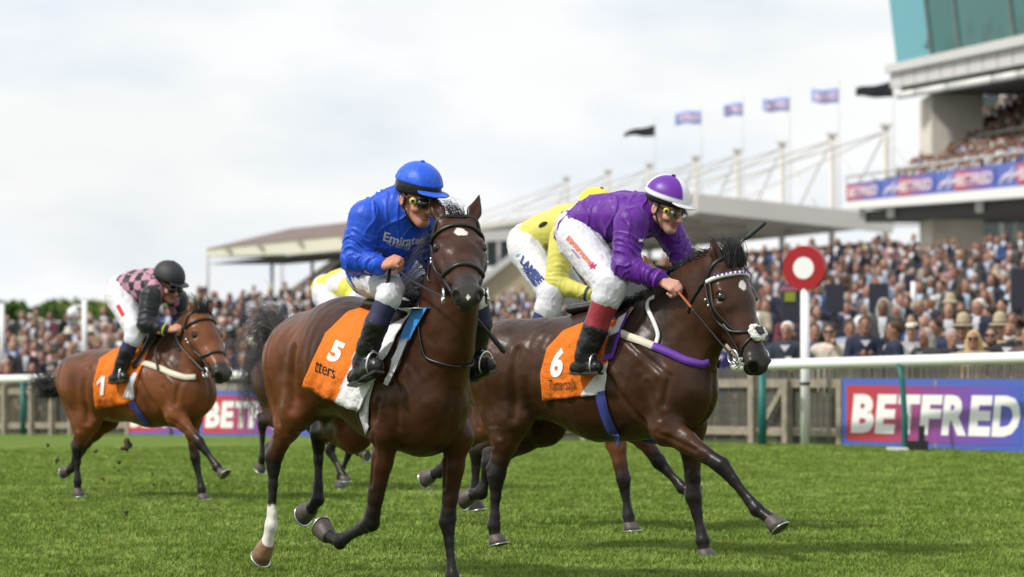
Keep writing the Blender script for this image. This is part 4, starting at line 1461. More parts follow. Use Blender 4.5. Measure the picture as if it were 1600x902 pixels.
# count along each row away from the landmark of its section
cnt = {}
for c in sorted(cand, key=lambda c: c[0]):
    px, y, x, Y, z, r, k, S_ = c
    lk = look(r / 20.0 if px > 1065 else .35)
    rot = rp.gauss(-.25, .55); sc = rp.uniform(.90, 1.06)
    if id(c) in ind:
        sec = 'the post' if px > 1065 else ('the lamp pole' if px < 475 else 'the cream wall')
        lmx = 1258 if px > 1065 else (132 if px < 475 else 800)
        side = 'right' if px > lmx else 'left'
        key = (sec, side, r)
        cnt.setdefault(key, []).append((abs(px - lmx), c, lk, rot, sc))
    else:
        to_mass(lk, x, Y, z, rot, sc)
for (sec, side, r), lst in cnt.items():
    lst.sort(key=lambda q: q[0])
    for i, (d, c, lk, rot, sc) in enumerate(lst):
        px, y, x, Y, z, _, k, S_ = c
        gn = 'dress' if VAR[lk['v']].get('dress') else 'jacket'
        hatn = ' and ' + HATC[lk['hat']][0] if VAR[lk['v']].get('hat') else ''
        label = '%s person in %s %s%s, %s row, %s %s of %s' % (HAIRC[lk['h']][0], GARM[lk['g']][0], gn, hatn, ORD[r], ORD[i], side, sec)
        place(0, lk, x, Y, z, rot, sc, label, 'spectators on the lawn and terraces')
# balcony crowd
for i in range(8):
    o0 = .95 + i * .85
    startpx = (1400, 1420, 1436, 1452, 1466, 1486, 1512, 1530)[i]
    t = .0
    while t < 1.0:
        p = ba_t.lerp(bb_t, t) + IN * o0
        px = HX + p.x / p.y * FPX
        if px > startpx + rp.uniform(-6, 6):
            to_mass(look(), p.x, p.y, p.z - 1.2 + .46 * i + rp.gauss(0, .06), rp.gauss(-1.2, .4), rp.uniform(.95, 1.05))
        t += rp.uniform(.34, .52) / 32.0
for px, dy in ((1341, 0), (1358, 2), (1366, 0), (1384, 1), (1395, 0)):
    t = tx(px) * .97
    p = ba_t.lerp(bb_t, min(max(t, 0), 1)) + IN * .8
    to_mass(look(), p.x, p.y, p.z - 1.55, -1.2, 1)
for px, Y in ((1416, 166), (1447, 163), (1458, 162), (1480, 160), (1502, 158), (1510, 157), (1524, 156), (1552, 153), (1578, 150), (1588, 149)):
    t = (px - 1391) / (1660 - 1391)
    p = fa_t.lerp(fb_t, min(t * 1.08, 1)) + IN * 1.1
    lk = look(); lk['g'] = rp.choice((0, 1, 2)); lk['leg'] = 0
    to_mass(lk, p.x, p.y, p.z + rp.uniform(-.9, -.3), -1.4, 1)
MVa, MFa, MCa = np.concatenate(MV), np.concatenate(MF), np.concatenate(MC)
me = mesh_np('crowd', MVa, MFa)
a_ = me.attributes.new('Col', 'FLOAT_COLOR', 'FACE')
a_.data.foreach_set('color', np.concatenate([MCa, np.ones((len(MCa), 1))], 1).astype(np.float32).ravel())
crowd = link('crowd', me, mat('crowd_clothes', rough=.85, attr='Col'))
crowd['kind'] = 'stuff'

# stepped terraces under their feet
def terrace(px0, px1, n, name, label):
    v, f = [], []
    cols = [px0 + (px1 - px0) * i / n for i in range(n + 1)]
    R_ = 22
    for j in range(R_):
        for c in cols:
            for jj in (j, j + 1):
                pass
    rowsv = []
    for j in range(R_):
        s0, s1 = j / R_, (j + 1) / R_
        a = [crowd_at(c, s0) for c in cols]; b = [crowd_at(c, s1) for c in cols]
        rowsv.append([(p[0], p[1], p[2] - .02) for p in a])
        rowsv.append([(q[0], q[1], p[2] - .02) for p, q in zip(a, b)])
    m = len(cols)
    V_ = [p for r_ in rowsv for p in r_]
    for j in range(len(rowsv) - 1):
        for i in range(m - 1):
            f.append((j * m + i, j * m + i + 1, (j + 1) * m + i + 1, (j + 1) * m + i))
    o = link(name, mesh_np(name, V_, np.array(f, dtype=np.int32)), M_DECK, None, smooth=False)
    o['kind'] = 'structure'
    return o
terrace(-260, 1700, 60, 'terrace_steps', '')
# ------------------------------------------------------------------ horses
class Frame:
    "a body's own axes: x forward, y to its left, z up, standing on the turf"
    def __init__(s, u, v, Y, heading):
        c = at(u, v, Y)
        s.o = Vector((c.x, c.y, ground_z(c.x, c.y)))
        s.th = math.radians(heading)
        s.M = Matrix.Rotation(-s.th, 4, 'Z')
        s.Mi = s.M.inverted()
        s.cam = s.Mi @ (Vector((0, 0, CAM_H)) - s.o)
    def local(s, w):
        return s.Mi @ (Vector(w) - s.o)
    def world(s, p):
        return s.o + (s.M @ Vector(p))
    def ray(s, u, v):
        return s.Mi @ Vector(((u - HX) / FPX, 1, -(v - HY) / FPX))
    def J(s, u, v, n=0.0):
        "joint seen at (u, v), n metres out from the middle towards the near side"
        d = s.ray(u, v)
        if isinstance(n, complex):                       # imaginary n: metres forward instead
            return s.cam + d * ((n.imag - s.cam.x) / d.x)
        t = (-n - s.cam.y) / d.y
        return s.cam + d * t
    def dep(s, p):
        return s.world(p).y
    def R(s, px, p):
        return px * s.dep(p) / FPX
    def on(s, bvh, u, v, off=0.0, n0=0.25):
        d = s.ray(u, v).normalized()
        h, nr, i, ds = bvh.ray_cast(s.cam, d)
        if h is None:
            return s.J(u, v, n0), Vector((0, -1, 0))
        return h + nr * off, nr

def bvh_of(me):
    return BVHTree.FromPolygons([tuple(v) for v in verts_np(me)], [tuple(p.vertices) for p in me.polygons])

M_COAT = mat("horse_coat", rough=0.36, attr='Col', var=0.42, var_scale=4.5, spec=0.24, coat=0.02,
             bump=[(9, 0.006), (40, 0.0016, (1, 1, 0.35))])
M_HAIR = mat("black_hair", (0.012, 0.011, 0.012), rough=0.45, spec=0.5)
M_HAIRG = mat("grey_black_hair", (0.060, 0.058, 0.060), rough=0.5, spec=0.5)
M_EYE = mat("eye", (0.012, 0.007, 0.005), rough=0.06, spec=0.7)
M_HOOF = mat("hoof_horn", (0.075, 0.062, 0.052), rough=0.55, var=0.35, var_scale=30, bump=[(60, 0.001)])
M_STEEL = mat("steel", (0.62, 0.62, 0.63), rough=0.28, metal=1.0)
M_LEATHER = mat("black_leather", (0.014, 0.013, 0.013), rough=0.38, spec=0.5)
M_WHITE = mat("white_cloth", (0.78, 0.78, 0.80), rough=0.75, bump=[(14, 0.006)])
M_FLEECE = mat("white_fleece", (0.80, 0.78, 0.74), rough=0.95, bump=[(60, 0.02)])

def bez(pts, n):
    "smooth curve through pts"
    pts = [Vector(p) for p in pts]
    if len(pts) == 2:
        return [pts[0].lerp(pts[1], i / (n - 1)) for i in range(n)]
    out = []
    m = len(pts) - 1
    for i in range(n):
        t = i / (n - 1) * m
        k = min(int(t), m - 1)
        f = t - k
        p0, p1, p2, p3 = pts[max(k - 1, 0)], pts[k], pts[k + 1], pts[min(k + 2, m)]
        out.append(0.5 * ((2 * p1) + (p2 - p0) * f + (2 * p0 - 5 * p1 + 4 * p2 - p3) * f * f + (3 * p1 - p0 - 3 * p2 + p3) * f ** 3))
    return out

def leg_chain(kind, P, k):
    A, B, C, D = P
    if kind == 'fore':
        r = [(A, .096), (A.lerp(B, .35), .072), (A.lerp(B, .72), .050), (A.lerp(B, .9), .046), (B, .051), (B.lerp(C, .16), .040), (B.lerp(C, .35), .033),
             (B.lerp(C, .82), .032), (C, .042), (C.lerp(D, .5), .032), (D, .041)]
    else:
        r = [(A, .125), (A.lerp(B, .35), .092), (A.lerp(B, .7), .058), (A.lerp(B, .9), .052), (B, .056), (B.lerp(C, .2), .041), (B.lerp(C, .4), .034),
             (B.lerp(C, .82), .033), (C, .042), (C.lerp(D, .5), .032), (D, .041)]
    fl = [.68, .70, .78, .82, .82, .70, .64, .66, .80, .85, .92]
    return [(p, q * k, f) for (p, q), f in zip(r, fl)]

def build_horse(cfg):
    F = Frame(*cfg['frame'])
    k = cfg.get('k', 1.12)
    h = cfg['h']
    root = empty('racehorse', F.o, -F.th)
    tag(root, cfg['label'], 'horse', 'racehorses galloping to the winning post')
    S = SDF(h)
    J, R = F.J, F.R
    # trunk
    tr = []
    for (u, v, rp, hw, *n) in cfg['trunk']:
        p = J(u, v, n[0] if n else 0)
        r = R(rp, p)
        tr.append((p, r, hw / r))
    S.chain(tr, 0.10)
    nk = []
    for (u, v, rp, hw, *n) in cfg['neck']:
        p = J(u, v, n[0] if n else 0)
        r = R(rp, p)
        nk.append((p, r, hw / r))
    S.chain(nk, 0.09)
    # head
    hc = cfg['head']
    hk = hc['k']
    P = J(*hc['poll'])
    d = F.ray(*hc['nose'])
    oc = F.cam - P
    a_, b_, c_ = d.dot(d), 2 * d.dot(oc), oc.dot(oc) - (0.6 * hk) ** 2
    disc = b_ * b_ - 4 * a_ * c_
    t = (-b_ - math.sqrt(max(disc, 0))) / (2 * a_)
    Nn = F.cam + d * t
    A = (Nn - P).normalized()
    if 'a' in hc:
        A = Vector(hc['a']).normalized()
    lat = Vector((0, 0, 1)).cross(A)
    lat = Vector(hc['lat']) if 'lat' in hc else lat
    lat = (lat - A * lat.dot(A)).normalized()
    if hc.get('roll'):
        lat = Matrix.Rotation(math.radians(hc['roll']), 3, A) @ lat
    Dd = A.cross(lat)
    kw = hc.get('kw', 1.28)
    H = lambda a, s_, d_: P + (A * a + lat * (s_ * kw) + Dd * d_) * hk
    MH = [list(A), list(lat), list(Dd)]
    kk = lambda *r: [r[0] * hk, r[1] * hk * kw, r[2] * hk]
    S.cone(nk[-1][0], H(.07, 0, -.10), nk[-1][1], .10 * hk, .07, nk[-1][2], .8 * kw, lat)
    S.cone(H(.02, 0, -.05), H(.19, 0, -.078), .080 * hk, .098 * hk, .05, .95 * kw, .98 * kw, lat)
    S.cone(H(.19, 0, -.078), H(.45, 0, -.066), .092 * hk, .058 * hk, .04, .92 * kw, .86 * kw, lat)
    S.cone(H(.20, 0, -.17), H(.48, 0, -.125), .07 * hk, .036 * hk, .05, .75 * kw, .9 * kw, lat)
    for s_ in (-1, 1):
        S.ell(H(.17, .045 * s_, -.155), kk(.125, .045, .115), MH, .035)                  # jowl
        S.cone(H(.20, .083 * s_, -.07), H(.40, .052 * s_, -.085), .022 * hk, .014 * hk, .03)  # facial crest
        S.ell(H(.148, .074 * s_, -.030), kk(.044, .024, .030), MH, .025)                   # brow
        S.ell(H(.170, .098 * s_, -.030), kk(.028, .014, .021), MH, .010, sub=True)        # socket
        S.ell(H(.545, .036 * s_, -.062), kk(.040, .026, .034), MH, .02)                    # nostril rim
        S.ell(H(.573, .047 * s_, -.058), kk(.026, .024, .032), MH, .012, sub=True)        # nostril
        up = -A * hc.get('ear_a', .13) + Dd * hc.get('ear_d', .075) + lat * (s_ * hc.get('ear_s', .02))
        e0, e1 = H(.0, .052 * s_, -.0), H(.0, .052 * s_, -.0) + up * hk
        em = e0.lerp(e1, .45)
        ea = (A * .6 + Dd + lat * s_ * .35).normalized()
        S.cone(e0, em, .030 * hk, .034 * hk, .02, .6, .5, ea)
        S.cone(em, e1, .033 * hk, .006 * hk, .012, .5, .8, ea)
        S.cone(e0.lerp(e1, .25) + ea * .025 * hk, e0.lerp(e1, .8) + ea * .018 * hk, .018 * hk, .010 * hk, .01, sub=True)
    S.ell(H(.50, 0, -.078), kk(.075, .052, .058), MH, .03)
    S.ell(H(.555, 0, -.085), kk(.045, .044, .048), MH, .02)
    S.ell(H(.535, 0, -.135), kk(.04, .032, .028), MH, .014)                                 # lower lip
    S.cone(H(.60, 0, -.118), H(.49, 0, -.118), .006 * hk, .004 * hk, .008, 7.5, 9.0, lat, sub=True)
    # legs
    W = J(*cfg['withers'])
    BR = J(*cfg['breast'])
    HP = J(*cfg['hip'])
    legs, grooves = [], []
    for L in cfg['legs']:
        n = L['n']
        pts = []
        for i, p in enumerate(L['pts']):
            pts.append(J(p[0], p[1], p[2] if len(p) > 2 else n))
        ch = leg_chain(L['kind'], pts, k * L.get('s', .93))
        S.chain(ch, 0.018)
        A0, B0, C0, D0 = pts
        y = -n
        if L['kind'] == 'fore':
            sc = Vector((W.x - .03, math.copysign(.10, y), W.z - .13))
            ps = Vector((BR.x - .04, math.copysign(.155, y), BR.z + .07))
            S.cone(sc, ps, .080 * k, .090 * k, .035, .62)
            S.cone(ps, A0, .100 * k, .096 * k, .035, .80)
            S.cone(sc.lerp(ps, .25), A0 + Vector((-.04, 0, .04)), .09 * k, .085 * k, .03, .58)
            pec = Vector((BR.x + .01, math.copysign(.075, y), BR.z - .05))
            sg = math.copysign(1, y)
            grooves.append(([sc + Vector((.06, 0, .02)), ps + Vector((.10, 0, .02)), ps + Vector((.06, 0, -.16))], .007, .016, sg))
            grooves.append(([sc + Vector((-.12, 0, -.05)), A0 + Vector((-.13, 0, .02)), A0 + Vector((-.06, 0, -.10))], .009, .018, sg))
            grooves.append(([ps + Vector((-.05, 0, -.02)), A0 + Vector((.02, 0, .06))], .006, .014, sg))
            grooves.append(([A0 + Vector((.0, 0, -.03)), A0.lerp(B0, .6)], .005, .012, sg))
            S.cone(pec, A0, .075 * k, .075 * k, .05)
        else:
            hj = Vector((HP.x, math.copysign(.15, y), HP.z))
            S.cone(hj, A0, .165 * k, .122 * k, .04, .66, .75)
            bt = Vector((HP.x - .22, math.copysign(.12, y), HP.z - .04))
            S.cone(bt, A0.lerp(B0, .45), .125 * k, .070 * k, .03, .68, .85)
            S.cone(hj + Vector((.16, 0, .0)), A0, .09 * k, .105 * k, .06, .5)
            sg = math.copysign(1, y)
            grooves.append(([hj + Vector((-.10, 0, .12)), hj.lerp(A0, .5) + Vector((-.10, 0, 0)), A0.lerp(B0, .35)], .008, .015, sg))
            grooves.append(([hj + Vector((-.19, 0, .06)), bt.lerp(A0, .45) + Vector((-.06, 0, -.05)), A0.lerp(B0, .5) + Vector((-.05, 0, 0))], .007, .013, sg))
            grooves.append(([hj + Vector((.22, 0, .05)), A0 + Vector((.10, 0, .10)), A0 + Vector((.08, 0, -.02))], .012, .025, sg))
            u1, u2 = (A0 - B0).normalized(), (C0 - B0).normalized()
            bis = (u1 + u2)
            bis = bis.normalized() if bis.length > .12 else Vector((1, 0, 0.2)).normalized()
            ph = B0 - bis * .045 * k - u2 * .035 * k                                # point of hock
            S.cone(B0 + u2 * .05, ph, .034 * k, .028 * k, .02)
            S.cone(ph, A0.lerp(B0, .52) - bis * .045, .020 * k, .026 * k, .03)
        # tendons stand off the back of the cannon
        legs.append((L, pts))
    S2 = S.mesh('racehorse')
    relax(S2, 3)
    Vr = verts_np(S2).astype(float); Nr = normals_np(S2)
    gx, cx_ = W.x - .12, HP.x + .18                     # ribs, from girth to flank
    side = sstep(.10, .24, np.abs(Vr[:, 1]))
    rz = (Vr[:, 2] - HP.z) / .35
    wr = side * sstep(cx_, cx_ + .12, Vr[:, 0]) * sstep(gx + .1, gx, Vr[:, 0]) * np.clip(1 - rz * rz, 0, 1)
    dz = .0013 * np.sin((Vr[:, 0] + .22 * (HP.z - Vr[:, 2])) * 2 * math.pi / .075) * wr
    bulk = (Vr[:, 2] > HP.z - .45) * sstep(.06, .14, np.abs(Vr[:, 1]))
    for (pl, dp, wd, sg) in grooves:
        best = np.full(len(Vr), 9.0)
        for a, b in zip(pl, pl[1:]):
            a_, b_ = np.array((a.x, a.z)), np.array((b.x, b.z)); ab = b_ - a_
            q = Vr[:, [0, 2]] - a_
            t = np.clip((q @ ab) / (ab @ ab), 0, 1)
            best = np.minimum(best, np.linalg.norm(q - t[:, None] * ab, axis=1))
        on = sstep(.05, .11, Vr[:, 1] * sg)
        dz = dz - dp * np.exp(-(best / wd) ** 2) * on + dp * .6 * np.exp(-((best - 2.2 * wd) / (1.3 * wd)) ** 2) * on
    fr_ = sstep(BR.x - .06, BR.x + .03, Vr[:, 0]) * (Vr[:, 2] < BR.z + .12) * (Vr[:, 2] > BR.z - .3)
    dz = dz - .012 * np.exp(-(Vr[:, 1] / .022) ** 2) * fr_
    dz = dz + .005 * wav(Vr, 13.0) * bulk + .0016 * wav(Vr, 38.0)
    put_verts(S2, Vr + Nr * dz[:, None])
    me = S2
    # coat colours
    V = verts_np(me).astype(float)
    c0 = np.array(cfg['coat']); pt = np.array(cfg.get('points', (.012, .010, .010)))
    red = np.array(cfg.get('red', cfg['coat']))
    C = np.repeat(c0[None], len(V), 0)
    xr = sstep(tr[1][0].x + .2, tr[1][0].x - .25, V[:, 0])[:, None]
    C = C * (1 - xr) + red * xr
    def chain_t(V, pts):
        best = np.full(len(V), 9.0); T = np.zeros(len(V))
        for i, (a, b) in enumerate(zip(pts, pts[1:])):
            a, b = np.array(a), np.array(b); ab = b - a
            t = np.clip(((V - a) @ ab) / (ab @ ab), 0, 1)
            dd = np.linalg.norm(V - (a + t[:, None] * ab), axis=1)
            m = dd < best
            best[m] = dd[m]; T[m] = i + t[m]
        return best, T
    for L, pts in legs:
        b, T = chain_t(V, pts)
        near = b < .115 * k
        w = sstep(.45, 1.0, T + .10 * wav(V, 9.0)) * near
        C = C * (1 - w[:, None]) + pt * w[:, None]
        if L.get('sock') is not None:
            w = (sstep(L['sock'] - .03, L['sock'] + .03, T + .05 * wav(V, 40.0)) * near)[:, None]
            C = C * (1 - w) + np.array((.72, .69, .64)) * w
    hv = V - np.array(P)
    ha, hs, hd = hv @ np.array(A) / hk, hv @ np.array(lat) / hk / kw, hv @ np.array(Dd) / hk
    onh = (np.abs(hs) < .16) & (ha > -.25) & (ha < .7) & (np.abs(hd + .07) < .22)
    w = (sstep(.40, .52, ha + .02 * wav(V, 20.0)) * onh)[:, None]
    C = C * (1 - w) + np.array((.030, .026, .025)) * w
    for s_ in (-1, 1):
        for (cc, rad, cl) in ((H(.578, .046 * s_, -.060), .031, (.004, .003, .003)), (H(.169, .092 * s_, -.030), .034, tuple(c0 * .45))):
            w = (sstep(rad * hk * 1.15, rad * hk * .75, np.linalg.norm(V - np.array(cc), axis=1)))[:, None]
            C = C * (1 - w) + np.array(cl) * w
    er = np.array(-A * hc.get('ear_a', .13) + Dd * hc.get('ear_d', .075)); er /= np.linalg.norm(er)
    eh = (hv @ er) / hk
    w = (sstep(.11, .17, eh) * (np.abs(hs) < .12) * (np.abs(ha) < .25))[:, None]
    C = C * (1 - w) + pt * w
    for (sa, ss, ra, rs_) in hc.get('marks', []):
        dd = ((ha - sa) / ra) ** 2 + ((hs - ss) / rs_) ** 2 + .35 * wav(V, 60.0)
        w = ((dd < 1) & (hd > -.09) & onh)[:, None]
        C = np.where(w, np.array((.70, .66, .62)), C)
    # dark line of the back
    if cfg.get('dorsal', True):
        bz = np.interp(V[:, 0], [t_[0].x for t_ in tr][::1], [t_[0].z + t_[1] for t_ in tr][::1])
        w = (sstep(-.16, .0, V[:, 2] - bz) * (V[:, 0] < BR.x) * .55)[:, None]
        C = C * (1 - w) + pt * 1.6 * w
    set_col(me, C)
    body = link('body', me, M_COAT, root)
    bvh = bvh_of(me)
    # eyes
    for s_ in (-1, 1):
        eb = SDF(.006 * hk)
        eb.ell(Vector((0, 0, 0)), kk(.030, .018, .025), MH, .003)
        em_ = eb.mesh('eye')
        o = link('eye', em_, M_EYE, root)
        o.location = H(.169, .087 * s_, -.031)
    # hooves
    for L, pts in legs:
        n = L['n']
        c = pts[3]
        so = J(*L['sole'][:2], L['sole'][2] if len(L['sole']) > 2 else n)
        toe = J(*L['toe'][:2], L['toe'][2] if len(L['toe']) > 2 else n)
        build_hoof(root, c, so, toe, k, L.get('horn'))
    info = dict(F=F, root=root, bvh=bvh, H=H, A=A, lat=lat, D=Dd, hk=hk, k=k, tr=tr, W=W, BR=BR, me=me, cfg=cfg, nk=nk, P=P)
    return info

def build_hoof(root, c, so, toe, k, horn=None):
    ax = (so - c)
    hgt = ax.length
    ax.normalize()
    fr = (toe - so); fr -= ax * fr.dot(ax)
    fr.normalize()
    sd = ax.cross(fr)
    ln = max(.062, min(.085, (toe - so).length)) * 1.0
    mb = MB(); N = 16
    rings = []
    for (t, ra, rb, sh) in ((-.15, .036, .037, .0), (.08, .046, .045, .004), (.55, .052, .048, .010), (1.0, .058, .053, .016)):
        rings.append([c + ax * (t * hgt) + fr * (math.cos(q) * ra * k + sh) * 1.0 + sd * (math.sin(q) * rb * k) for q in [2 * math.pi * i / N for i in range(N)]])
    vs_ = sum(rings, [])
    fs = []
    for r in range(len(rings) - 1):
        for i in range(N):
            j = (i + 1) % N
            fs.append((r * N + i, r * N + j, (r + 1) * N + j, (r + 1) * N + i))
    cen = len(vs_)
    vs_.append(c + ax * (hgt * .86) + fr * .012)
    inner = [c + ax * hgt * .99 + fr * (math.cos(q) * .048 * k + .02) + sd * (math.sin(q) * .043 * k) for q in [2 * math.pi * i / N for i in range(N)]]
    vs_ += inner
    b0 = 3 * N
    for i in range(N):
        j = (i + 1) % N
        fs.append((b0 + i, b0 + j, cen + 1 + j, cen + 1 + i))
        fs.append((cen + 1 + i, cen + 1 + j, cen))
    mb.add(vs_, fs)
    m = M_HOOF if horn is None else mat("pale_hoof_horn", horn, rough=.55, var=.3, var_scale=30)
    ho = mb.build('hoof', m, root, True)
    sb = MB()
    pts = []
    for i in range(17):
        q = math.radians(-140 + 280 * i / 16)
        pts.append(c + ax * (hgt * 1.02) + fr * (math.cos(q) * .058 * k + .02) + sd * (math.sin(q) * .052 * k))
    sb.tube(pts, .0085, 6, .6, up=ax)
    sb.build('horseshoe', M_STEEL, ho, True)

def hair(name, mt, parent, roots, curve, n, spread, r0, seed, pts=8, tip=.15, frizz=.02):
    "n strands: each starts near one of roots and follows curve(t, i) with its own spread"
    rg = random.Random(seed)
    mb = MB()
    for i in range(n):
        b = rg.random()
        off = Vector((rg.gauss(0, 1), rg.gauss(0, 1), rg.gauss(0, 1)))
        L = rg.uniform(.65, 1.05)
        ph = rg.uniform(0, 6.28)
        ps = []
        for q in range(pts):
            t = q / (pts - 1)
            p = curve(b, t * L) + off * spread(t)
            p = p + Vector((math.sin(ph + 7 * t), math.cos(ph * 2 + 6 * t), math.sin(ph * 3 + 8 * t))) * frizz * t
            ps.append(p)
        rr = [r0 * rg.uniform(.6, 1.2) * (1 - (1 - tip) * (q / (pts - 1))) for q in range(pts)]
        mb.tube(ps, rr, 3, cap=False)
    return mb.build(name, mt, parent, True)

def strap(bvh, pts, r, off=.004, n=24, snap=True, flat=1.0):
    "a strap lying on the body"
    out = []
    for p in bez(pts, n):
        if snap:
            q, nr, i, d = bvh.find_nearest(p)
            # keep to the outside
            p = q + nr * off
        out.append(p)
    return out
# ------------------------------------------------------------------ the five runners
HORSES = {}
CFG = {}
CFG['five'] = dict(
    label='dark bay racehorse with number 5 cloth and one white hind sock, facing the camera',
    frame=(615, 590, 22.6, 57), h=.0095, k=1.10,
    coat=(.048, .0165, .0078), red=(.115, .037, .013),
    trunk=[(487, 572, 86, .285), (545, 558, 87, .255), (606, 588, 96, .275), (648, 612, 94, .25), (668, 640, 68, .18)],
    neck=[(668, 585, 82, .19), (690, 530, 62, .135), (704, 460, 52, .105), (712, 400, 44, .10)],
    head=dict(poll=(714, 350, 0), nose=(733, 452), k=1.13, marks=[(.125, .004, .028, .024), (.592, 0, .007, .008)], ear_a=.155, ear_d=.075, ear_s=.055),
    withers=(655, 490, 0), breast=(668, 640, 0), hip=(495, 560, 0),
    legs=[
        dict(kind='fore', n=.16, pts=[(606, 672), (580, 816), (531, 846), (513, 838)], sole=(502, 829), toe=(512, 822)),
        dict(kind='fore', n=-.17, pts=[(714, 680), (699, 816), (707, 900), (713, 922)], sole=(716, 940), toe=(726, 944)),
        dict(kind='hind', n=.16, pts=[(466, 632), (428, 714), (424, 821), (417, 850)], sole=(406, 868), toe=(414, 884), sock=1.74, horn=(.26, .15, .08)),
        dict(kind='hind', n=-.13, pts=[(552, 668), (498, 676), (497, 780), (486, 795)], sole=(474, 800), toe=(478, 813)),
    ])
CFG['six'] = dict(
    label='very dark bay racehorse with number 6 cloth and sheepskin noseband, foreleg stretched out in front',
    frame=(920, 600, 25.6, 38), h=.0095, k=1.12,
    coat=(.050, .0205, .0100), red=(.062, .0240, .0108),
    trunk=[(762, 575, 62, .20), (800, 578, 74, .28), (862, 577, 74, .245), (942, 586, 97, .275), (1020, 592, 90, .25), (1066, 612, 60, .19)],
    neck=[(1022, 560, 86, .19), (1062, 515, 70, .125), (1100, 470, 54, .10), (1122, 446, 44, .095)],
    head=dict(poll=(1140, 416, .0), nose=(1203, 572), k=1.21, marks=[(.135, .0, .028, .018)], ear_a=.15, ear_d=.05, ear_s=.03),
    withers=(985, 484, 0), breast=(1066, 610, 0), hip=(805, 560, 0),
    legs=[
        dict(kind='fore', n=.15, pts=[(1040, 668), (1128, 728), (1182, 796), (1205, 812)], sole=(1216, 829), toe=(1234, 824)),
        dict(kind='fore', n=-.15, pts=[(1078, 665), (1084, 778), (1098, 845), (1101, 860)], sole=(1103, 873), toe=(1110, 873)),
        dict(kind='hind', n=.15, pts=[(800, 648), (776, 745), (772, 822), (774, 838)], sole=(777, 852), toe=(786, 852)),
        dict(kind='hind', n=-.15, pts=[(852, 660), (766, 724), (752, 770), (736, 774)], sole=(722, 778), toe=(722, 790)),
    ])
CFG['seven'] = dict(
    label='bright bay racehorse running alone towards the rail under a pink and black checked jockey',
    frame=(215, 600, 33.8, 40), h=.013, k=.97,
    coat=(.150, .050, .017), red=(.135, .047, .017),
    trunk=[(122, 590, 36, .20), (146, 600, 51, .28), (182, 602, 53, .28), (240, 601, 62, .265), (280, 606, 54, .23), (302, 615, 36, .18)],
    neck=[(272, 575, 50, .145), (292, 541, 37, .105), (306, 518, 28, .085)],
    head=dict(poll=(314, 494, 0), nose=(358, 584), k=1.10, ear_a=.10, ear_d=.06),
    withers=(262, 532, 0), breast=(300, 614, 0), hip=(148, 585, 0),
    legs=[
        dict(kind='fore', n=.15, pts=[(275, 648), (312, 692), (339, 730), (345, 737)], sole=(350, 744), toe=(361, 741)),
        dict(kind='fore', n=-.15, pts=[(298, 655), (305, 715), (315, 764), (316, 773)], sole=(317, 782), toe=(324, 782)),
        dict(kind='hind', n=.15, pts=[(136, 655), (121, 702), (121, 752), (121, 765)], sole=(122, 777), toe=(129, 777)),
        dict(kind='hind', n=-.15, pts=[(166, 650), (122, 708), (112, 732), (107, 735)], sole=(99, 736), toe=(98, 743)),
    ])
CFG['yellow'] = dict(
    label='chestnut-headed bay racehorse half hidden behind the number 6 horse',
    frame=(905, 590, 28.6, 38), h=.014, k=1.12,
    coat=(.135, .050, .020), red=(.070, .028, .014),
    trunk=[(762, 588, 52, .20), (790, 588, 62, .28), (840, 590, 66, .28), (912, 592, 80, .30), (975, 596, 70, .26), (1002, 612, 46, .18)],
    neck=[(975, 560, 66, .18), (1002, 510, 50, .12), (1014, 458, 38, .10)],
    head=dict(poll=(1028, 428, -.05), nose=(1070, 550), k=1.12, ear_a=.12, ear_d=.05),
    withers=(945, 495, 0), breast=(1002, 612, 0), hip=(795, 572, 0),
    legs=[
        dict(kind='fore', n=.14, pts=[(958, 668), (974, 750), (982, 806), (984, 818)], sole=(985, 830), toe=(992, 830)),
        dict(kind='fore', n=-.14, pts=[(990, 665), (1030, 722), (1066, 762), (1076, 768)], sole=(1086, 774), toe=(1098, 776)),
        dict(kind='hind', n=.14, pts=[(782, 650), (715, 700), (686, 738), (676, 742)], sole=(662, 746), toe=(664, 756)),
        dict(kind='hind', n=-.14, pts=[(826, 655), (745, 705), (742, 770), (742, 784)], sole=(744, 798), toe=(752, 798)),
    ])
CFG['spots'] = dict(
    label='dark racehorse mostly hidden behind the number 5 horse, its grey-black tail streaming out',
    frame=(510, 598, 36.0, 48), h=.016, k=.97,
    coat=(.05, .022, .012),
    trunk=[(428, 590, 34, .20), (446, 596, 46, .28), (478, 598, 50, .28), (520, 600, 58, .30), (552, 604, 52, .25), (568, 612, 36, .18)],
    neck=[(548, 572, 50, .17), (566, 540, 38, .12), (578, 515, 28, .095)],
    head=dict(poll=(588, 495, 0), nose=(620, 580), k=1.1, ear_a=.10, ear_d=.06),
    withers=(538, 532, 0), breast=(568, 612, 0), hip=(448, 582, 0),
    legs=[
        dict(kind='fore', n=.15, pts=[(541, 648), (515, 704), (533, 738), (538, 744)], sole=(538, 752), toe=(543, 754)),
        dict(kind='fore', n=-.15, pts=[(566, 650), (548, 700), (532, 742), (531, 752)], sole=(531, 764), toe=(538, 765)),
        dict(kind='hind', n=.15, pts=[(440, 648), (410, 660), (410, 716), (408, 725)], sole=(405, 734), toe=(410, 739)),
        dict(kind='hind', n=-.15, pts=[(486, 650), (500, 684), (560, 706), (566, 708)], sole=(574, 710), toe=(576, 714)),
    ])
for key in CFG:
    HORSES[key] = build_horse(CFG[key])
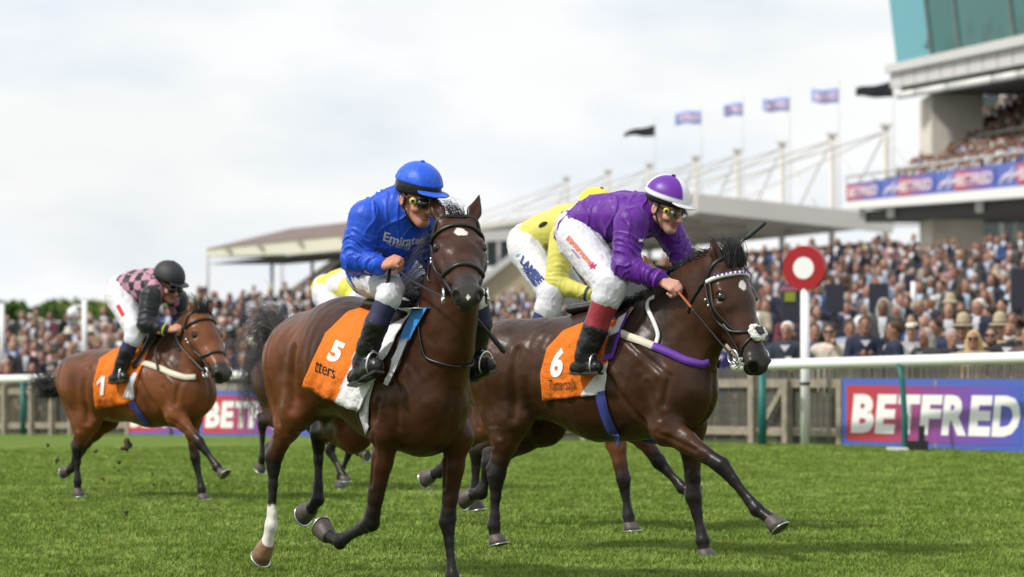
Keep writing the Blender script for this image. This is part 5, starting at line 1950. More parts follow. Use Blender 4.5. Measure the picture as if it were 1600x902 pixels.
# ------------------------------------------------------------------ tack
def color_mat(name, col, **kw):
    return mat(name, col, **kw)
M_ORANGE = mat("orange_cloth", attr='Col', rough=.8, bump=[(8, .030), (19, .012), (400, .0006)], spec=.2)
M_NUM = mat("white_print", (.80, .80, .80), rough=.8, spec=.2)
M_BLACKPRINT = mat("black_print", (.02, .018, .02), rough=.8, spec=.2)
M_SADDLE = mat("saddle_leather", (.018, .016, .016), rough=.4)
M_PURPLE_S = mat("purple_webbing", (.13, .035, .36), rough=.6)
M_BLUE_S = mat("blue_webbing", (.045, .06, .30), rough=.6)
M_GREY_S = mat("grey_webbing", (.42, .42, .44), rough=.7)
M_CREAM_S = mat("cream_webbing", (.66, .62, .50), rough=.7)
M_TAN = mat("tan_leather", (.50, .33, .13), rough=.6)
M_REINRUB = mat("orange_rubber_grip", (.46, .12, .045), rough=.7)
ORANGE = (.72, .17, .018)

def ribbon(pts, nrm, w, th=.004):
    "flat strap: pts, outward normals, width"
    mb = MB()
    N = len(pts)
    q = []
    for i, p in enumerate(pts):
        d = (pts[min(i + 1, N - 1)] - pts[max(i - 1, 0)])
        d = d.normalized() if d.length > 1e-6 else Vector((1, 0, 0))
        n_ = nrm[i]
        s = d.cross(n_)
        s = s.normalized() if s.length > 1e-5 else Vector((0, 0, 1))
        ww = w[i] if hasattr(w, '__len__') else w
        q.append([p - s * ww / 2, p + s * ww / 2, p + s * ww / 2 + n_ * th, p - s * ww / 2 + n_ * th])
    vs_ = sum(q, [])
    fs = []
    for i in range(N - 1):
        for k in range(4):
            fs.append((i * 4 + k, i * 4 + (k + 1) % 4, i * 4 + 4 + (k + 1) % 4, i * 4 + 4 + k))
    fs += [(3, 2, 1, 0), tuple((N - 1) * 4 + k for k in range(4))]
    mb.add(vs_, fs)
    return mb

def poly_at(pl, t):
    L = len(pl) - 1
    x = min(max(t * L, 0), L - 1e-6)
    i = int(x)
    f = x - i
    return pl[i][0] * (1 - f) + pl[i + 1][0] * f, pl[i][1] * (1 - f) + pl[i + 1][1] * f

def strap_px(h, pxs, w, off=.006, n=20, mirror=False):
    "strap laid on the near side of the body along a traced line"
    F = h['F']
    P, Nn = [], []
    for i in range(n):
        u, v = poly_at(pxs, i / (n - 1))
        p, nr = F.on(h['bvh'], u, v, 0)
        P.append(p); Nn.append(nr)
    for _ in range(2):
        P = [P[0]] + [(P[i - 1] + P[i] * 2 + P[i + 1]) / 4 for i in range(1, n - 1)] + [P[-1]]
        Nn = [Nn[0]] + [(Nn[i - 1] + Nn[i] + Nn[i + 1]).normalized() for i in range(1, n - 1)] + [Nn[-1]]
    P = [p + q * off for p, q in zip(P, Nn)]
    if mirror:
        P = [Vector((p.x, -p.y, p.z)) for p in P]; Nn = [Vector((p.x, -p.y, p.z)) for p in Nn]
    return ribbon(P, Nn, w)

def cloth(h, name, left, right, label, cat, group, colf, nu=34, nv=34, off=.014, fold=.008, top_blend=.2, mt=None, both=True, lift=0.0):
    "a cloth laid over the back: traced on the near side, hanging the same way on the far side"
    F = h['F']
    near = np.zeros((nv + 1, nu + 1, 3)); nor = np.zeros_like(near)
    for j in range(nv + 1):
        a, b = poly_at(left, j / nv), poly_at(right, j / nv)
        for i in range(nu + 1):
            t = i / nu
            u, v = a[0] * (1 - t) + b[0] * t, a[1] * (1 - t) + b[1] * t
            p, nr = F.on(h['bvh'], u, v, 0, .22)
            near[j, i] = p; nor[j, i] = nr
    for _ in range(6):                                     # cloth bridges hollows
        for q in (near, nor):
            c = q.copy()
            q[1:-1, 1:-1] = (c[1:-1, 1:-1] * 2 + c[:-2, 1:-1] + c[2:, 1:-1] + c[1:-1, :-2] + c[1:-1, 2:]) / 6
    nor /= np.linalg.norm(nor, axis=2, keepdims=True) + 1e-9
    jj = np.linspace(0, 1, nv + 1)[:, None]
    ii = np.linspace(0, 1, nu + 1)[None]
    amp = fold * (1 - jj) ** .7
    fl = amp * (np.sin(ii * 17 + 2.2 * jj + 1) * .6 + np.sin(ii * 31 - 3 * jj) * .4 + .5 * np.sin(9 * jj + 4 * ii)) + lift * (1 - jj) ** 2
    near = near + nor * (off + fl)[..., None]
    rows = list(near)
    if both:
        far = near[::-1].copy(); far[..., 1] *= -1
        k0 = 0
        rows = rows + list(far)
    R = np.array(rows)
    n0, n1 = R.shape[:2]
    idx = np.arange(n0 * n1).reshape(n0, n1)
    f = np.stack([idx[:-1, :-1], idx[:-1, 1:], idx[1:, 1:], idx[1:, :-1]], -1).reshape(-1, 4)
    me = mesh_np(name, R.reshape(-1, 3), f)
    jn = np.concatenate([np.linspace(0, 1, nv + 1), np.linspace(1, 0, nv + 1)]) if both else np.linspace(0, 1, nv + 1)
    C = np.array([[colf(i / nu, jn[j]) for i in range(nu + 1)] for j in range(n0)]).reshape(-1, 3)
    set_col(me, C)
    o = link(name, me, mt or M_ORANGE, None)
    if h:
        o.location = F.o; o.rotation_euler = (0, 0, -F.th)
    sm = o.modifiers.new('thickness', 'SOLIDIFY')
    sm.thickness = .005
    sm.offset = -1
    tag(o, label, cat, group)
    bm_ = bvh_of(me)
    return o, bm_

def print_on(F, bvh, parent, name, quad, mt, word=None, shape=None, off=.007, bold=0.0, shear=0.0, sub=0):
    "flat print following the cloth under it; quad = traced corners bl, br, tr, tl"
    v, f = text_mesh(word, bold, shear, 4) if word else shape
    bm = bmesh.new()
    vs_ = [bm.verts.new(p) for p in v]
    for q in f:
        try:
            bm.faces.new([vs_[i] for i in q])
        except ValueError:
            pass
    for _ in range(2):
        es = [e for e in bm.edges if e.calc_length() > (.12 if not word else .5 / max(2, 2 * len(word)))]
        if es:
            bmesh.ops.subdivide_edges(bm, edges=es, cuts=1)
    bmesh.ops.triangulate(bm, faces=bm.faces)
    bm.verts.index_update()
    v = np.array([tuple(p.co) for p in bm.verts]); f = np.array([[q.index for q in g.verts] for g in bm.faces], dtype=np.int32)
    bm.free()
    q = quad_map([(a, b, 0) for a, b in quad], v[:, 0], v[:, 1])
    P = []
    for (u, w, _) in q:
        p, nr = F.on(bvh, u, w, 0)
        P.append(p - F.ray(u, w).normalized() * off)
    o = link(name, mesh_np(name, P, f), mt, parent)
    return o

def bridle(h, label, browband=None, fleece=False, mt=None, wide=False):
    F, H, bvh, hk = h['F'], h['H'], h['bvh'], h['hk']
    mt = mt or M_LEATHER
    root = empty('bridle', F.world(h['P']), -F.th)
    tag(root, label, 'bridle', 'bridles on the racehorses')
    off0 = h['P']
    def lay(name, pts, r, m=None, parent=None, off=.005, n=26):
        out = []
        for p in bez(pts, n):
            q, nr, i, d = bvh.find_nearest(p)
            out.append(q + nr * off * hk - off0)
        for _ in range(3):
            out = [out[0]] + [(out[i - 1] + out[i] * 2 + out[i + 1]) / 4 for i in range(1, n - 1)] + [out[-1]]
        mb = MB()
        mb.tube(out, r * hk, 6)
        return mb.build(name, m or mt, parent or root, True)
    lay('headpiece', [H(.05, .14, -.10), H(-.01, .09, -.01), H(-.035, 0, .04), H(-.01, -.09, -.01), H(.05, -.14, -.10)], .011)
    bb = lay('browband', [H(.05, .125, -.075), H(.065, .10, .0), H(.075, 0, .06), H(.065, -.10, .0), H(.05, -.125, -.075)], .012 if browband else .010, browband, off=.009)
    if browband:
        for i in range(-6, 7):
            mb = MB()
            p, nr, _, _ = bvh.find_nearest(H(.075 - abs(i) * .0035, i * .0155, .05 - abs(i) * .009))
            mb.box(p + nr * .018 * hk - off0, (.008, .013, .013))
            mb.build('browband_check', M_PURPLE_S, bb)
    for s in (-1, 1):
        lay('cheekpiece', [H(.05, .13 * s, -.09), H(.25, .12 * s, -.13), H(.46, .08 * s, -.115)], .0085)
        lay('throatlash', [H(.04, .13 * s, -.10), H(.10, .10 * s, -.24), H(.12, 0, -.29)], .008, off=.004)
        if wide:
            lay('noseband_cheek', [H(.06, .12 * s, -.06), H(.22, .105 * s, -.085), H(.36, .07 * s, -.05), H(.38, 0, .0)], .0075)
        c = H(.475, .066 * s, -.118) - off0 + h['lat'] * (.022 * s * hk)
        mb = MB()
        ring = [c + (h['A'] * math.cos(a) + h['D'] * math.sin(a)) * .036 * hk for a in [2 * math.pi * i / 18 for i in range(19)]]
        mb.tube(ring, .0062 * hk, 6, up=h['lat'])
        mb.tube([c, c + h['A'] * .05 * hk + h['D'] * .012 * hk], .009 * hk, 6)
        mb.build('bit_ring', M_STEEL, root, True)
        for a_ in (.13, .17):
            mb = MB()
            p, nr, _, _ = bvh.find_nearest(H(a_, .13 * s, -.12))
            mb.box(p + nr * .014 - off0, (.014, .014, .02))
            mb.build('buckle', M_STEEL, root, True)
    if fleece:
        for s in (-1, 1):
            lay('noseband', [H(.30, .10 * s, -.12), H(.36, .075 * s, -.06), H(.405, .0, .01)], .009)
            lay('lower_noseband', [H(.405, .0, .01), H(.46, .07 * s, -.08), H(.50, .05 * s, -.15), H(.50, 0, -.19)], .008)
        mb = MB()
        p, nr, _, _ = bvh.find_nearest(H(.405, 0, .01))
        sb = SDF(.007)
        rg = random.Random(4)
        c = p + nr * .018 - off0
        for i in range(26):
            a = rg.uniform(0, 6.28); rr = rg.uniform(.25, 1) ** .5
            sb.ell(c + h['A'] * (math.cos(a) * .052 * rr) + h['lat'] * (math.sin(a) * .058 * rr), (.02, .02, .02), k=.006)
        me = sb.mesh('sheepskin_pad')
        link('sheepskin_pad', me, M_FLEECE, root)
        mb.box(c + nr * .02, (.03, .05, .045), Matrix([list(nr), list(h['lat']), list(h['A'])]).transposed())
        mb.build('noseband_buckle', M_LEATHER, root)
        for s in (-1, 1):
            sb = SDF(.007)
            for i in range(10):
                sb.ell(H(.50 + rg.uniform(-.02, .03), .06 * s + rg.uniform(-.008, .008), -.115 + rg.uniform(-.03, .02)) - off0, (.014, .014, .014), k=.005)
            link('sheepskin_cheek_pad', sb.mesh('sheepskin_cheek_pad'), M_FLEECE, root)
    else:
        lay('noseband', [H(.33, 0, -.215), H(.34, .085, -.12), H(.365, .065, -.03), H(.375, 0, .02), H(.365, -.065, -.03), H(.34, -.085, -.12), H(.33, 0, -.215)], .0125, n=40)
    bit = lambda s: H(.475, .066 * s, -.118) + h['lat'] * (.024 * s * hk)
    return root, bit

def rein(root, h, pts, name='rein', r=.009, m=None):
    mb = MB()
    mb.tube([p - h['P'] for p in bez(pts, 14)], r, 6, .6)
    return mb.build(name, m or M_LEATHER, root, True)

def saddle(h, label, pad=None, padcol=None, trim=None, girth=None, girth_mat=None, bg=None):
    "small black racing saddle on the back behind the withers"
    F, W, k = h['F'], h['W'], h['k']
    root = empty('racing_saddle', F.world((W.x - .22, 0, W.z)), -F.th)
    tag(root, label, 'saddle', 'racing saddles under the jockeys')
    o0 = Vector((W.x - .22, 0, W.z))
    tz = lambda x: (h['bvh'].ray_cast(Vector((x, 0, 3)), Vector((0, 0, -1)))[0] or Vector((x, 0, W.z))).z
    S = SDF(.012)
    a, b = W.x - .02, W.x - .42
    S.cone((a, 0, tz(a) + .035), (b, 0, tz(b) + .025), .035, .04, .03, 2.6, 3.2)
    for s in (-1, 1):
        S.cone((a - .05, .10 * s, tz(a) - .02), (a - .10, .27 * s, tz(a) - .27), .05, .03, .03, .5)
    me = S.mesh('seat')
    put_verts(me, verts_np(me) - np.array(o0))
    link('seat', me, M_SADDLE, root)
    def part(name, mb, m):
        me = mb.mesh(name)
        put_verts(me, verts_np(me) - np.array(o0))
        return link(name, me, m, root)
    if girth:
        for mir in (False, True):
            part('girth', strap_px(h, girth, .075, .008, 16, mir), girth_mat)
    for (nm, pxs, w, m) in (bg or []):
        for mir in (False, True):
            part(nm, strap_px(h, pxs, w, .010, 24, mir), m)
    return root, part, o0
# ------------------------------------------------------------------ people
M_SKIN = mat("skin", rough=.5, attr='Col', spec=.35, sub=.15)
M_BREECH = mat("white_breeches", (.62, .62, .67), rough=.6, bump=[(10, .016, (1, 1, .4)), (26, .006), (60, .002)], spec=.3)
M_BOOT = mat("black_boots", (.013, .013, .014), rough=.30, spec=.4, bump=[(18, .006)])
M_GOGGLE = mat("dark_goggles", (.008, .008, .010), rough=.08, spec=.8)
M_CLEAR = mat("clear_goggles", (.42, .44, .42), rough=.05, trans=.93)
M_BADGE = mat("yellow_badge", (.62, .50, .10), rough=.4)
M_EYEW = mat("person_eye", attr='Col', rough=.12)
def silk(name, col=None, rough=.46):
    return mat(name, col or (.5, .5, .5), rough=rough, attr=None if col else 'Col', spec=.35, sheen=.15,
               bump=[(8, .020, (1, 1, .3)), (22, .005, (.35, 1, 1))], var=.06, var_scale=8)

def arrays(me):
    v = verts_np(me).copy()
    f = np.array([tuple(p.vertices) for p in me.polygons], dtype=np.int32)
    bpy.data.meshes.remove(me)
    return v, f

def joined(name, meshes):
    V, Fs, o = [], [], 0
    for me in meshes:
        v, f = arrays(me)
        V.append(v); Fs.append(f + o); o += len(v)
    return mesh_np(name, np.concatenate(V), np.concatenate(Fs))

def hand_sdf(w, d, b, k, h=.0036, side=1, point=False):
    "closed hand: wrist w, pointing along d, back of the hand b; four fingers bent round, thumb across"
    d = d.normalized()
    b = (b - d * b.dot(d)).normalized()
    s = d.cross(b) * side
    S = SDF(h)
    S.cone(w - d * .05 * k, w, .026 * k, .025 * k, .01, .85, .85, b)
    Kc = w + d * .082 * k
    S.cone(w, Kc - s * .004, .027 * k, .036 * k, .012, .8, .45, b)
    for i in range(4):
        q = (i - 1.5) * .0195 * k
        ln = (1.0, 1.08, 1.02, .84)[i]
        K = Kc + s * q - d * abs(i - 1.2) * .004 * k + b * .006 * k
        p1 = K + (d * .026 - b * .024) * k * ln
        p2 = p1 + (-b * .026 - d * .014) * k * ln
        p3 = p2 + (-d * .026 + b * .006) * k * ln
        S.cone(w + d * .03 * k + s * q * .6, K, .012 * k, .0118 * k, .012)
        S.chain([(K, .0118 * k), (p1, .0102 * k), (p2, .0094 * k), (p3, .0078 * k)], .0035)
    t0 = w + (d * .022 + s * -.030 - b * .008) * k
    t1 = w + (d * .060 + s * -.043 - b * .024) * k
    t2 = w + (d * .092 + s * -.026 - b * .034) * k
    S.chain([(t0, .0165 * k), (t1, .0122 * k), (t2, .0092 * k)], .008)
    return S

def creases(me, amp, arms, tor):
    "silk rucked up: rings round the sleeves, long pulls across the back and chest"
    v = verts_np(me).astype(float); n = normals_np(me)
    best = np.full(len(v), 9.0); ph = np.zeros(len(v)); kind = np.ones(len(v))
    s0 = 0.0
    for arm in arms:
        s0 = 0
        for (a, ra), (b, rb) in zip(arm, arm[1:]):
            a_, b_ = np.array(a), np.array(b); ab = b_ - a_; L = np.linalg.norm(ab)
            t = np.clip(((v - a_) @ ab) / (L * L), 0, 1)
            d = np.linalg.norm(v - (a_ + t[:, None] * ab), axis=1) / max(ra, rb)
            m = d < best
            best[m] = d[m]; ph[m] = s0 + t[m] * L; kind[m] = sstep(.12, .65, t[m]) if s0 == 0 else 1.0
            s0 += L
    sl = sstep(1.45, 1.1, best) * kind
    ring = wav(v, 9.0) * 1.6
    w1 = 1 - np.abs(np.sin(ph * 46 + ring * 2.4 + wav(v + 2, 21) * 1.2))
    w2 = 1 - np.abs(np.sin(ph * 83 + ring * 3.1 + 1.7))
    dx = np.array(tor[-1][0] - tor[0][0]); dx /= np.linalg.norm(dx)
    u = v @ dx
    q = v[:, 1]
    c1 = 1 - np.abs(np.sin(u * 15 + q * 22 + wav(v, 7) * 2.6))
    c2 = 1 - np.abs(np.sin(u * 26 - q * 30 + wav(v + 4, 9) * 2.4))
    w = sl * (w1 ** 3 + .6 * w2 ** 3) + (1 - sl) * (1.0 * c1 ** 5 + .8 * c2 ** 5)
    put_verts(me, v + n * ((w - .45) * amp)[:, None])

def build_jockey(cfg, h):
    F = h['F']
    J, R = F.J, F.R
    base = Vector((h['W'].x - .2, 0, h['W'].z))
    root = empty('person', F.world(base), -F.th)
    tag(root, cfg['label'], 'jockey', 'jockeys riding the racehorses')
    hv = cfg.get('h', .006)
    def pt(e):
        p = J(e[0], e[1], e[2])
        return p, R(e[3], p)
    def done(me):
        put_verts(me, verts_np(me) - np.array(base))
        return me
    tor = [pt(e) for e in cfg['torso']]
    aN, aF = [pt(e) for e in cfg['armN']], [pt(e) for e in cfg['armF']]
    lN, lF = [pt(e) for e in cfg['legN']], [pt(e) for e in cfg['legF']]
    cN = [pt(e) for e in cfg['calfN']]
    cF = [(Vector((p.x, -p.y, p.z)), r) for p, r in cN]
    if 'calfF' in cfg:
        cF = [pt(e) for e in cfg['calfF']]
    fN = [pt(e) for e in cfg['footN']]
    fF = [(Vector((p.x, -p.y, p.z)), r) for p, r in fN]
    # head frame
    hd = cfg['head']
    hc = J(*hd['c'])
    k = hd['k'] * (h['F'].dep(hc) / FPX) * hd.get('pxm', 275) / 1.0 if 'pxm' in hd else hd['k']
    ya, pi_ = math.radians(hd['face']), math.radians(hd['pitch'])
    fw = Vector((math.cos(ya) * math.cos(pi_), -math.sin(ya) * math.cos(pi_), -math.sin(pi_)))
    fw = (F.Mi.to_3x3() @ fw).normalized()
    ls = Vector((0, 0, 1)).cross(fw).normalized()
    if hd.get('roll'):
        ls = Matrix.Rotation(math.radians(hd['roll']), 3, fw) @ ls
    up = fw.cross(ls)
    Hh = lambda f, s, u: hc + (fw * f + ls * s + up * u) * k
    MH = [list(fw), list(ls), list(up)]
    kk = lambda *r: [q * k for q in r]
    S = SDF(.0042 if hv < .007 else .007)
    S.ell(Hh(-.008, 0, .04), kk(.098, .078, .095), MH, .02)
    S.cone(Hh(.03, 0, .0), Hh(.050, 0, -.085), .068 * k, .036 * k, .03, .93, .9, ls)
    S.cone(Hh(.075, -.010, -.108), Hh(.075, .010, -.108), .017 * k, .017 * k, .025)
    for s in (-1, 1):
        S.cone(Hh(.0, .052 * s, -.062), Hh(.066, .016 * s, -.104), .020 * k, .016 * k, .03)
        S.ell(Hh(.062, .048 * s, -.040), kk(.024, .019, .019), MH, .025)
        S.ell(Hh(.102, .031 * s, -.008), kk(.016, .018, .012), MH, .012, sub=True)
        S.ell(Hh(.104, .013 * s, -.047), kk(.011, .007, .008), MH, .008)
        S.ell(Hh(-.008, .080 * s, -.015), kk(.020, .009, .032), MH, .008)
        S.ell(Hh(.0, .089 * s, -.013), kk(.010, .006, .018), MH, .005, sub=True)
    S.cone(Hh(.086, -.036, .016), Hh(.086, .036, .016), .014 * k, .014 * k, .02)
    S.cone(Hh(.090, 0, .004), Hh(.116, 0, -.042), .0095 * k, .0118 * k, .012)
    S.ell(Hh(.093, 0, -.068), kk(.012, .023, .0065), MH, .006)
    S.ell(Hh(.091, 0, -.081), kk(.012, .020, .0070), MH, .006)
    S.ell(Hh(.104, 0, -.0745), kk(.012, .022, .0022), MH, .003, sub=True)
    neck0 = tor[-1][0].lerp(hc, .45)
    S.cone(Hh(-.02, 0, -.055), neck0, .056 * k, .062 * k, .03)
    head_me = S.mesh('head')
    relax(head_me, 1)
    # hands
    parts = [head_me]
    for key, arm, sd in (('handN', aN, 1), ('handF', aF, -1)):
        hcfg = cfg[key]
        w = arm[-1][0]
        p = J(hcfg[0], hcfg[1], hcfg[2])
        d = (p - w)
        if d.length < .02:
            d = (arm[-1][0] - arm[-2][0])
        b = Vector((.25, -.55 if key == 'handN' else .55, .75))
        hm = hand_sdf(w, d, b, cfg.get('handk', 1.1), .0036 if hv < .007 else .006, 1 if key == 'handN' else -1).mesh('hand')
        parts.append(hm)
    # the figure itself under the clothes
    B = SDF(.014)
    th = lambda L, q=.58: [(p, r * q) for p, r in L]
    B.chain(th(tor), .05)
    B.cone(tor[-1][0], neck0, tor[-1][1] * .6, .062 * k, .04)
    for arm in (aN, aF):
        B.cone(tor[-1][0], arm[0][0], arm[0][1] * .6, arm[0][1] * .55, .03)
        B.chain(th(arm, .62), .02)
    for leg, calf, foot in ((lN, cN, fN), (lF, cF, fF)):
        B.cone(tor[0][0], leg[0][0], leg[0][1] * .5, leg[0][1] * .5, .03)
        B.chain(th(leg + calf), .02)
        B.chain(th(foot), .02)
    parts.append(B.mesh('figure'))
    me = joined('person', parts)
    V = verts_np(me).astype(float)
    sk = np.array(cfg.get('skin', (.50, .25, .165)))
    C = np.repeat(sk[None], len(V), 0)
    q = V - np.array(hc)
    f_, s_, u_ = q @ np.array(fw) / k, q @ np.array(ls) / k, q @ np.array(up) / k
    lip = ((f_ > .08) & (np.abs(s_) < .024) & (np.abs(u_ + .0745) < .013))[:, None]
    C = np.where(lip, np.array((.38, .13, .11)), C)
    ch = np.exp(-(((f_ - .075) / .05) ** 2 + ((np.abs(s_) - .045) / .022) ** 2 + ((u_ + .045) / .025) ** 2))[:, None]
    C = C * (1 - .35 * ch) + np.array((.52, .19, .14)) * .35 * ch
    bw = ((f_ > .075) & (np.abs(u_ - .019) < .006) & (np.abs(np.abs(s_) - .032) < .020))[:, None]
    C = np.where(bw, np.array((.12, .06, .035)), C)
    st = ((u_ < -.055) & (f_ > .0) & (f_ < .13) & (np.abs(s_) < .08) & (u_ > -.14))[:, None] * .22
    C = C * (1 - st) + np.array((.30, .17, .13)) * st
    set_col(me, C)
    body = link('body', done(me), M_SKIN, root)
    for s in (-1, 1):
        E = SDF(.003)
        E.ell(Vector((0, 0, 0)), (.0125 * k,) * 3, k=.001)
        em = E.mesh('eye')
        ev = verts_np(em).astype(float)
        fr = (ev @ np.array(fw)) / (.0125 * k)
        cc = np.where((fr > .84)[:, None], np.array((.03, .025, .02)), np.where((fr > .62)[:, None], np.array((.12, .16, .19)), np.array((.72, .69, .66))))
        set_col(em, cc)
        o = link('eye', em, M_EYEW, root)
        o.location = Hh(.080, .031 * s, -.008) - base
    # hair at the nape and temples
    Sx = SDF(.007)
    Sx.ell(Hh(-.022, 0, .028), kk(.092, .083, .085), MH, .01)
    lo_ = Hh(0, 0, 0)
    hm = Sx.mesh('hair')
    link('hair', done(hm), mat("hair_" + cfg['key'], cfg.get('hair', (.05, .03, .02)), rough=.7, bump=[(90, .004)]), root)
    # helmet: skull shell with peak, silk cover over it
    def dome(name, r, cz, th1, mt, colf=None, nphi=48, nth=18):
        v, f, c = [], [], []
        for i in range(nth + 1):
            t = math.radians(th1) * i / nth
            for j in range(nphi):
                a = 2 * math.pi * j / nphi
                pf = .018 * math.sin(t) ** 2
                cr = 1 + .012 * math.sin(a * 6) * math.sin(t)
                v.append(Hh(r[0] * math.cos(a) * math.sin(t) * cr - .006, r[1] * math.sin(a) * math.sin(t) * cr, cz + r[2] * math.cos(t)) - base)
                c.append(colf(a, t) if colf else (0, 0, 0))
        for i in range(nth):
            for j in range(nphi):
                j2 = (j + 1) % nphi
                f.append((i * nphi + j, (i + 1) * nphi + j, (i + 1) * nphi + j2, i * nphi + j2))
        m_ = mesh_np(name, v, f)
        if colf:
            set_col(m_, c)
        o = link(name, m_, mt, root)
        sm = o.modifiers.new('thickness', 'SOLIDIFY'); sm.thickness = .008; sm.offset = -1
        return o
    hel = cfg['helmet']
    shell = dome('helmet', (.126, .102, .108), .052, 106, hel.get('shell', M_BOOT))
    cov = dome('helmet_cover', (.133, .109, .116), .053, hel.get('th', 86), hel['mat'], hel.get('col'))
    PS = SDF(.005)
    PS.ell(Hh(.112, 0, .046), kk(.062, .086, .009), [list((fw - up * .10).normalized()), list(ls), list((up + fw * .10).normalized())], .01)
    PS.ell(Hh(.02, 0, .03), kk(.105, .085, .03), MH, .005, sub=True)
    pm = PS.mesh('peak')
    if hel.get('peakcol'):
        pv = verts_np(pm).astype(float) - np.array(Hh(.112, 0, .046))
        cu = pv @ np.array((up + fw * .10).normalized())
        set_col(pm, np.where((cu > -.002)[:, None], np.array(hel['peakcol']), np.array((.015, .015, .018))))
    link('peak', done(pm), hel['mat'] if hel.get('peakcol') else M_BOOT, shell)
    bb = SDF(.004); bb.ell(Hh(-.006, 0, .171), kk(.012, .012, .006), MH, .004)
    link('helmet_button', done(bb.mesh('button')), hel.get('button', M_BOOT), cov)
    # goggles
    if cfg.get('goggles'):
        G = SDF(.0038)
        for s in (-1, 1):
            G.ell(Hh(.094, .033 * s, -.008), kk(.026, .037, .026), MH, .012)
        lens = cfg['goggles']
        g = link('goggles', done(G.mesh('goggles')), lens, root)
        for s in (-1, 1):
            mb = MB()
            mb.tube([Hh(.098 * math.cos(a) - .004, s * .088 * math.sin(a), -.004 + .012 * (1 - math.cos(a))) - base for a in [math.radians(x) for x in range(38, 120, 8)]], .009 * k, 6, .5)
            mb.build('goggle_strap', M_BOOT, g, True)
        if cfg.get('badge'):
            mb = MB()
            mb.disc(Hh(.064, -.074, -.004) - base, (-ls * .85 + fw * .5), .017 * k, .008, 20)
            mb.build('badge', M_BADGE, g, True)
            mb = MB()
            mb.disc(Hh(.064, -.074, -.004) - base + (-ls * .85 + fw * .5).normalized() * .005, (-ls * .85 + fw * .5), .008 * k, .006, 16)
            mb.build('badge_print', M_BLACKPRINT, g, True)
    for s in (-1, 1):
        mb = MB()
        mb.tube([Hh(.01, .084 * s, .02) - base, Hh(.012, .086 * s, -.04) - base, Hh(.04, .05 * s, -.112) - base, Hh(.055, 0, -.134) - base], .006 * k, 6, .6)
        mb.build('chin_strap', M_BOOT, shell, True)
    # shirt
    S = SDF(hv)
    S.chain([(p, r, cfg.get('tw', 1.1)) for p, r in tor], .05)
    S.cone(tor[-1][0], neck0, tor[-1][1] * .8, .068 * k, .04)
    for arm in (aN, aF):
        S.cone(tor[-1][0].lerp(tor[-2][0], .2), arm[0][0], arm[0][1] * 1.2, arm[0][1] * .66, .045)
        A2 = list(arm)
        e = A2[-1]
        A2[-1] = (e[0].lerp(arm[-2][0], .06), e[1])
        S.chain(A2, .03)
    sm_ = S.mesh('racing_shirt')
    relax(sm_, 2)
    fo = cfg.get('fold', .007)
    wrinkle(sm_, fo * .55, 11, (1, 1, .5))
    creases(sm_, fo, [aN, aF], tor)
    if cfg.get('shirt_col'):
        set_col(sm_, cfg['shirt_col'](verts_np(sm_).astype(float), dict(tor=tor, aN=aN, aF=aF, neck=neck0)))
    shirt = link('racing_shirt', sm_, cfg['shirt'], root)
    shirt_bvh = bvh_of(sm_)
    done(sm_)
    shirt_off = base
    if cfg.get('cuff'):
        for arm in (aN, aF):
            mb = MB()
            a, b = arm[-2][0], arm[-1][0]
            mb.tube([a.lerp(b, t) - base for t in (.90, .93, .96)], [arm[-1][1] * 1.14] * 3, 14)
            mb.build('cuff', cfg['cuff'], shirt, True)
    # collar
    mb = MB()
    cd = (hc - tor[-1][0]).normalized()
    mb.tube([neck0 - cd * .03 - base, neck0 + cd * .012 - base, neck0 + cd * .03 - base], [.074 * k, .071 * k, .066 * k], 18)
    mb.build('collar', cfg.get('collar', cfg['shirt'] if not cfg.get('shirt_col') else M_BOOT), shirt, True)
    # breeches
    S = SDF(hv)
    S.cone(tor[0][0], lN[0][0], tor[0][1] * .96, lN[0][1], .04)
    S.cone(tor[0][0], lF[0][0], tor[0][1] * .96, lF[0][1], .04)
    S.cone(tor[0][0], tor[0][0].lerp(tor[1][0], .3), tor[0][1] * .98, tor[0][1] * .98, .03, 1.1)
    for leg, calf in ((lN, cN), (lF, cF)):
        S.chain(leg, .03)
        a, b = calf[0], calf[1]
        S.cone(leg[-1][0], a[0].lerp(b[0], .16), leg[-1][1], a[1] * 1.10, .025)
    bm_ = S.mesh('breeches')
    relax(bm_, 2)
    wrinkle(bm_, .0035, 24, (.6, 1, 1))
    wrinkle(bm_, .004, 40, (.35, 1, .8))
    br_bvh = bvh_of(bm_)
    breeches = link('breeches', done(bm_), M_BREECH, root)
    # boots, with the coloured gaiter above
    for calf, foot in ((cN, fN), (cF, fF)):
        S = SDF(hv)
        bt = cfg.get('boot_top', .25)
        a, m, b = calf[0], calf[1], calf[-1]
        S.chain([(a[0].lerp(m[0], .22), a[1] * .98), m, (m[0].lerp(b[0], max(bt, 0) + .06), m[1] * .90)], .02)
        gm = S.mesh('gaiter')
        if cfg.get('gaiter_col'):
            set_col(gm, cfg['gaiter_col'](verts_np(gm).astype(float), a[0], b[0]))
        link('gaiter', done(gm), cfg['gaiter'], root)
        S = SDF(hv)
        S.chain([(m[0].lerp(b[0], bt) if bt >= 0 else a[0].lerp(m[0], 1 + bt), m[1] * 1.10), (m[0].lerp(b[0], .6), (m[1] + b[1]) * .54), (b[0], b[1] * 1.0)], .02)
        hl, to = foot[0], foot[-1]
        S.cone(b[0], hl[0].lerp(to[0], .35), b[1], hl[1] * 1.15, .02)
        S.cone(hl[0], to[0], hl[1], to[1], .02, .92)
        S.cone(b[0], to[0].lerp(hl[0], .15), b[1] * .9, to[1] * .9, .03, .85)
        bo = S.mesh('boot')
        wrinkle(bo, .0035, 30, (1, 1, 1.6))
        o = link('boot', done(bo), M_BOOT, root)
        mb = MB()
        n_ = (to[0] - hl[0]).normalized()
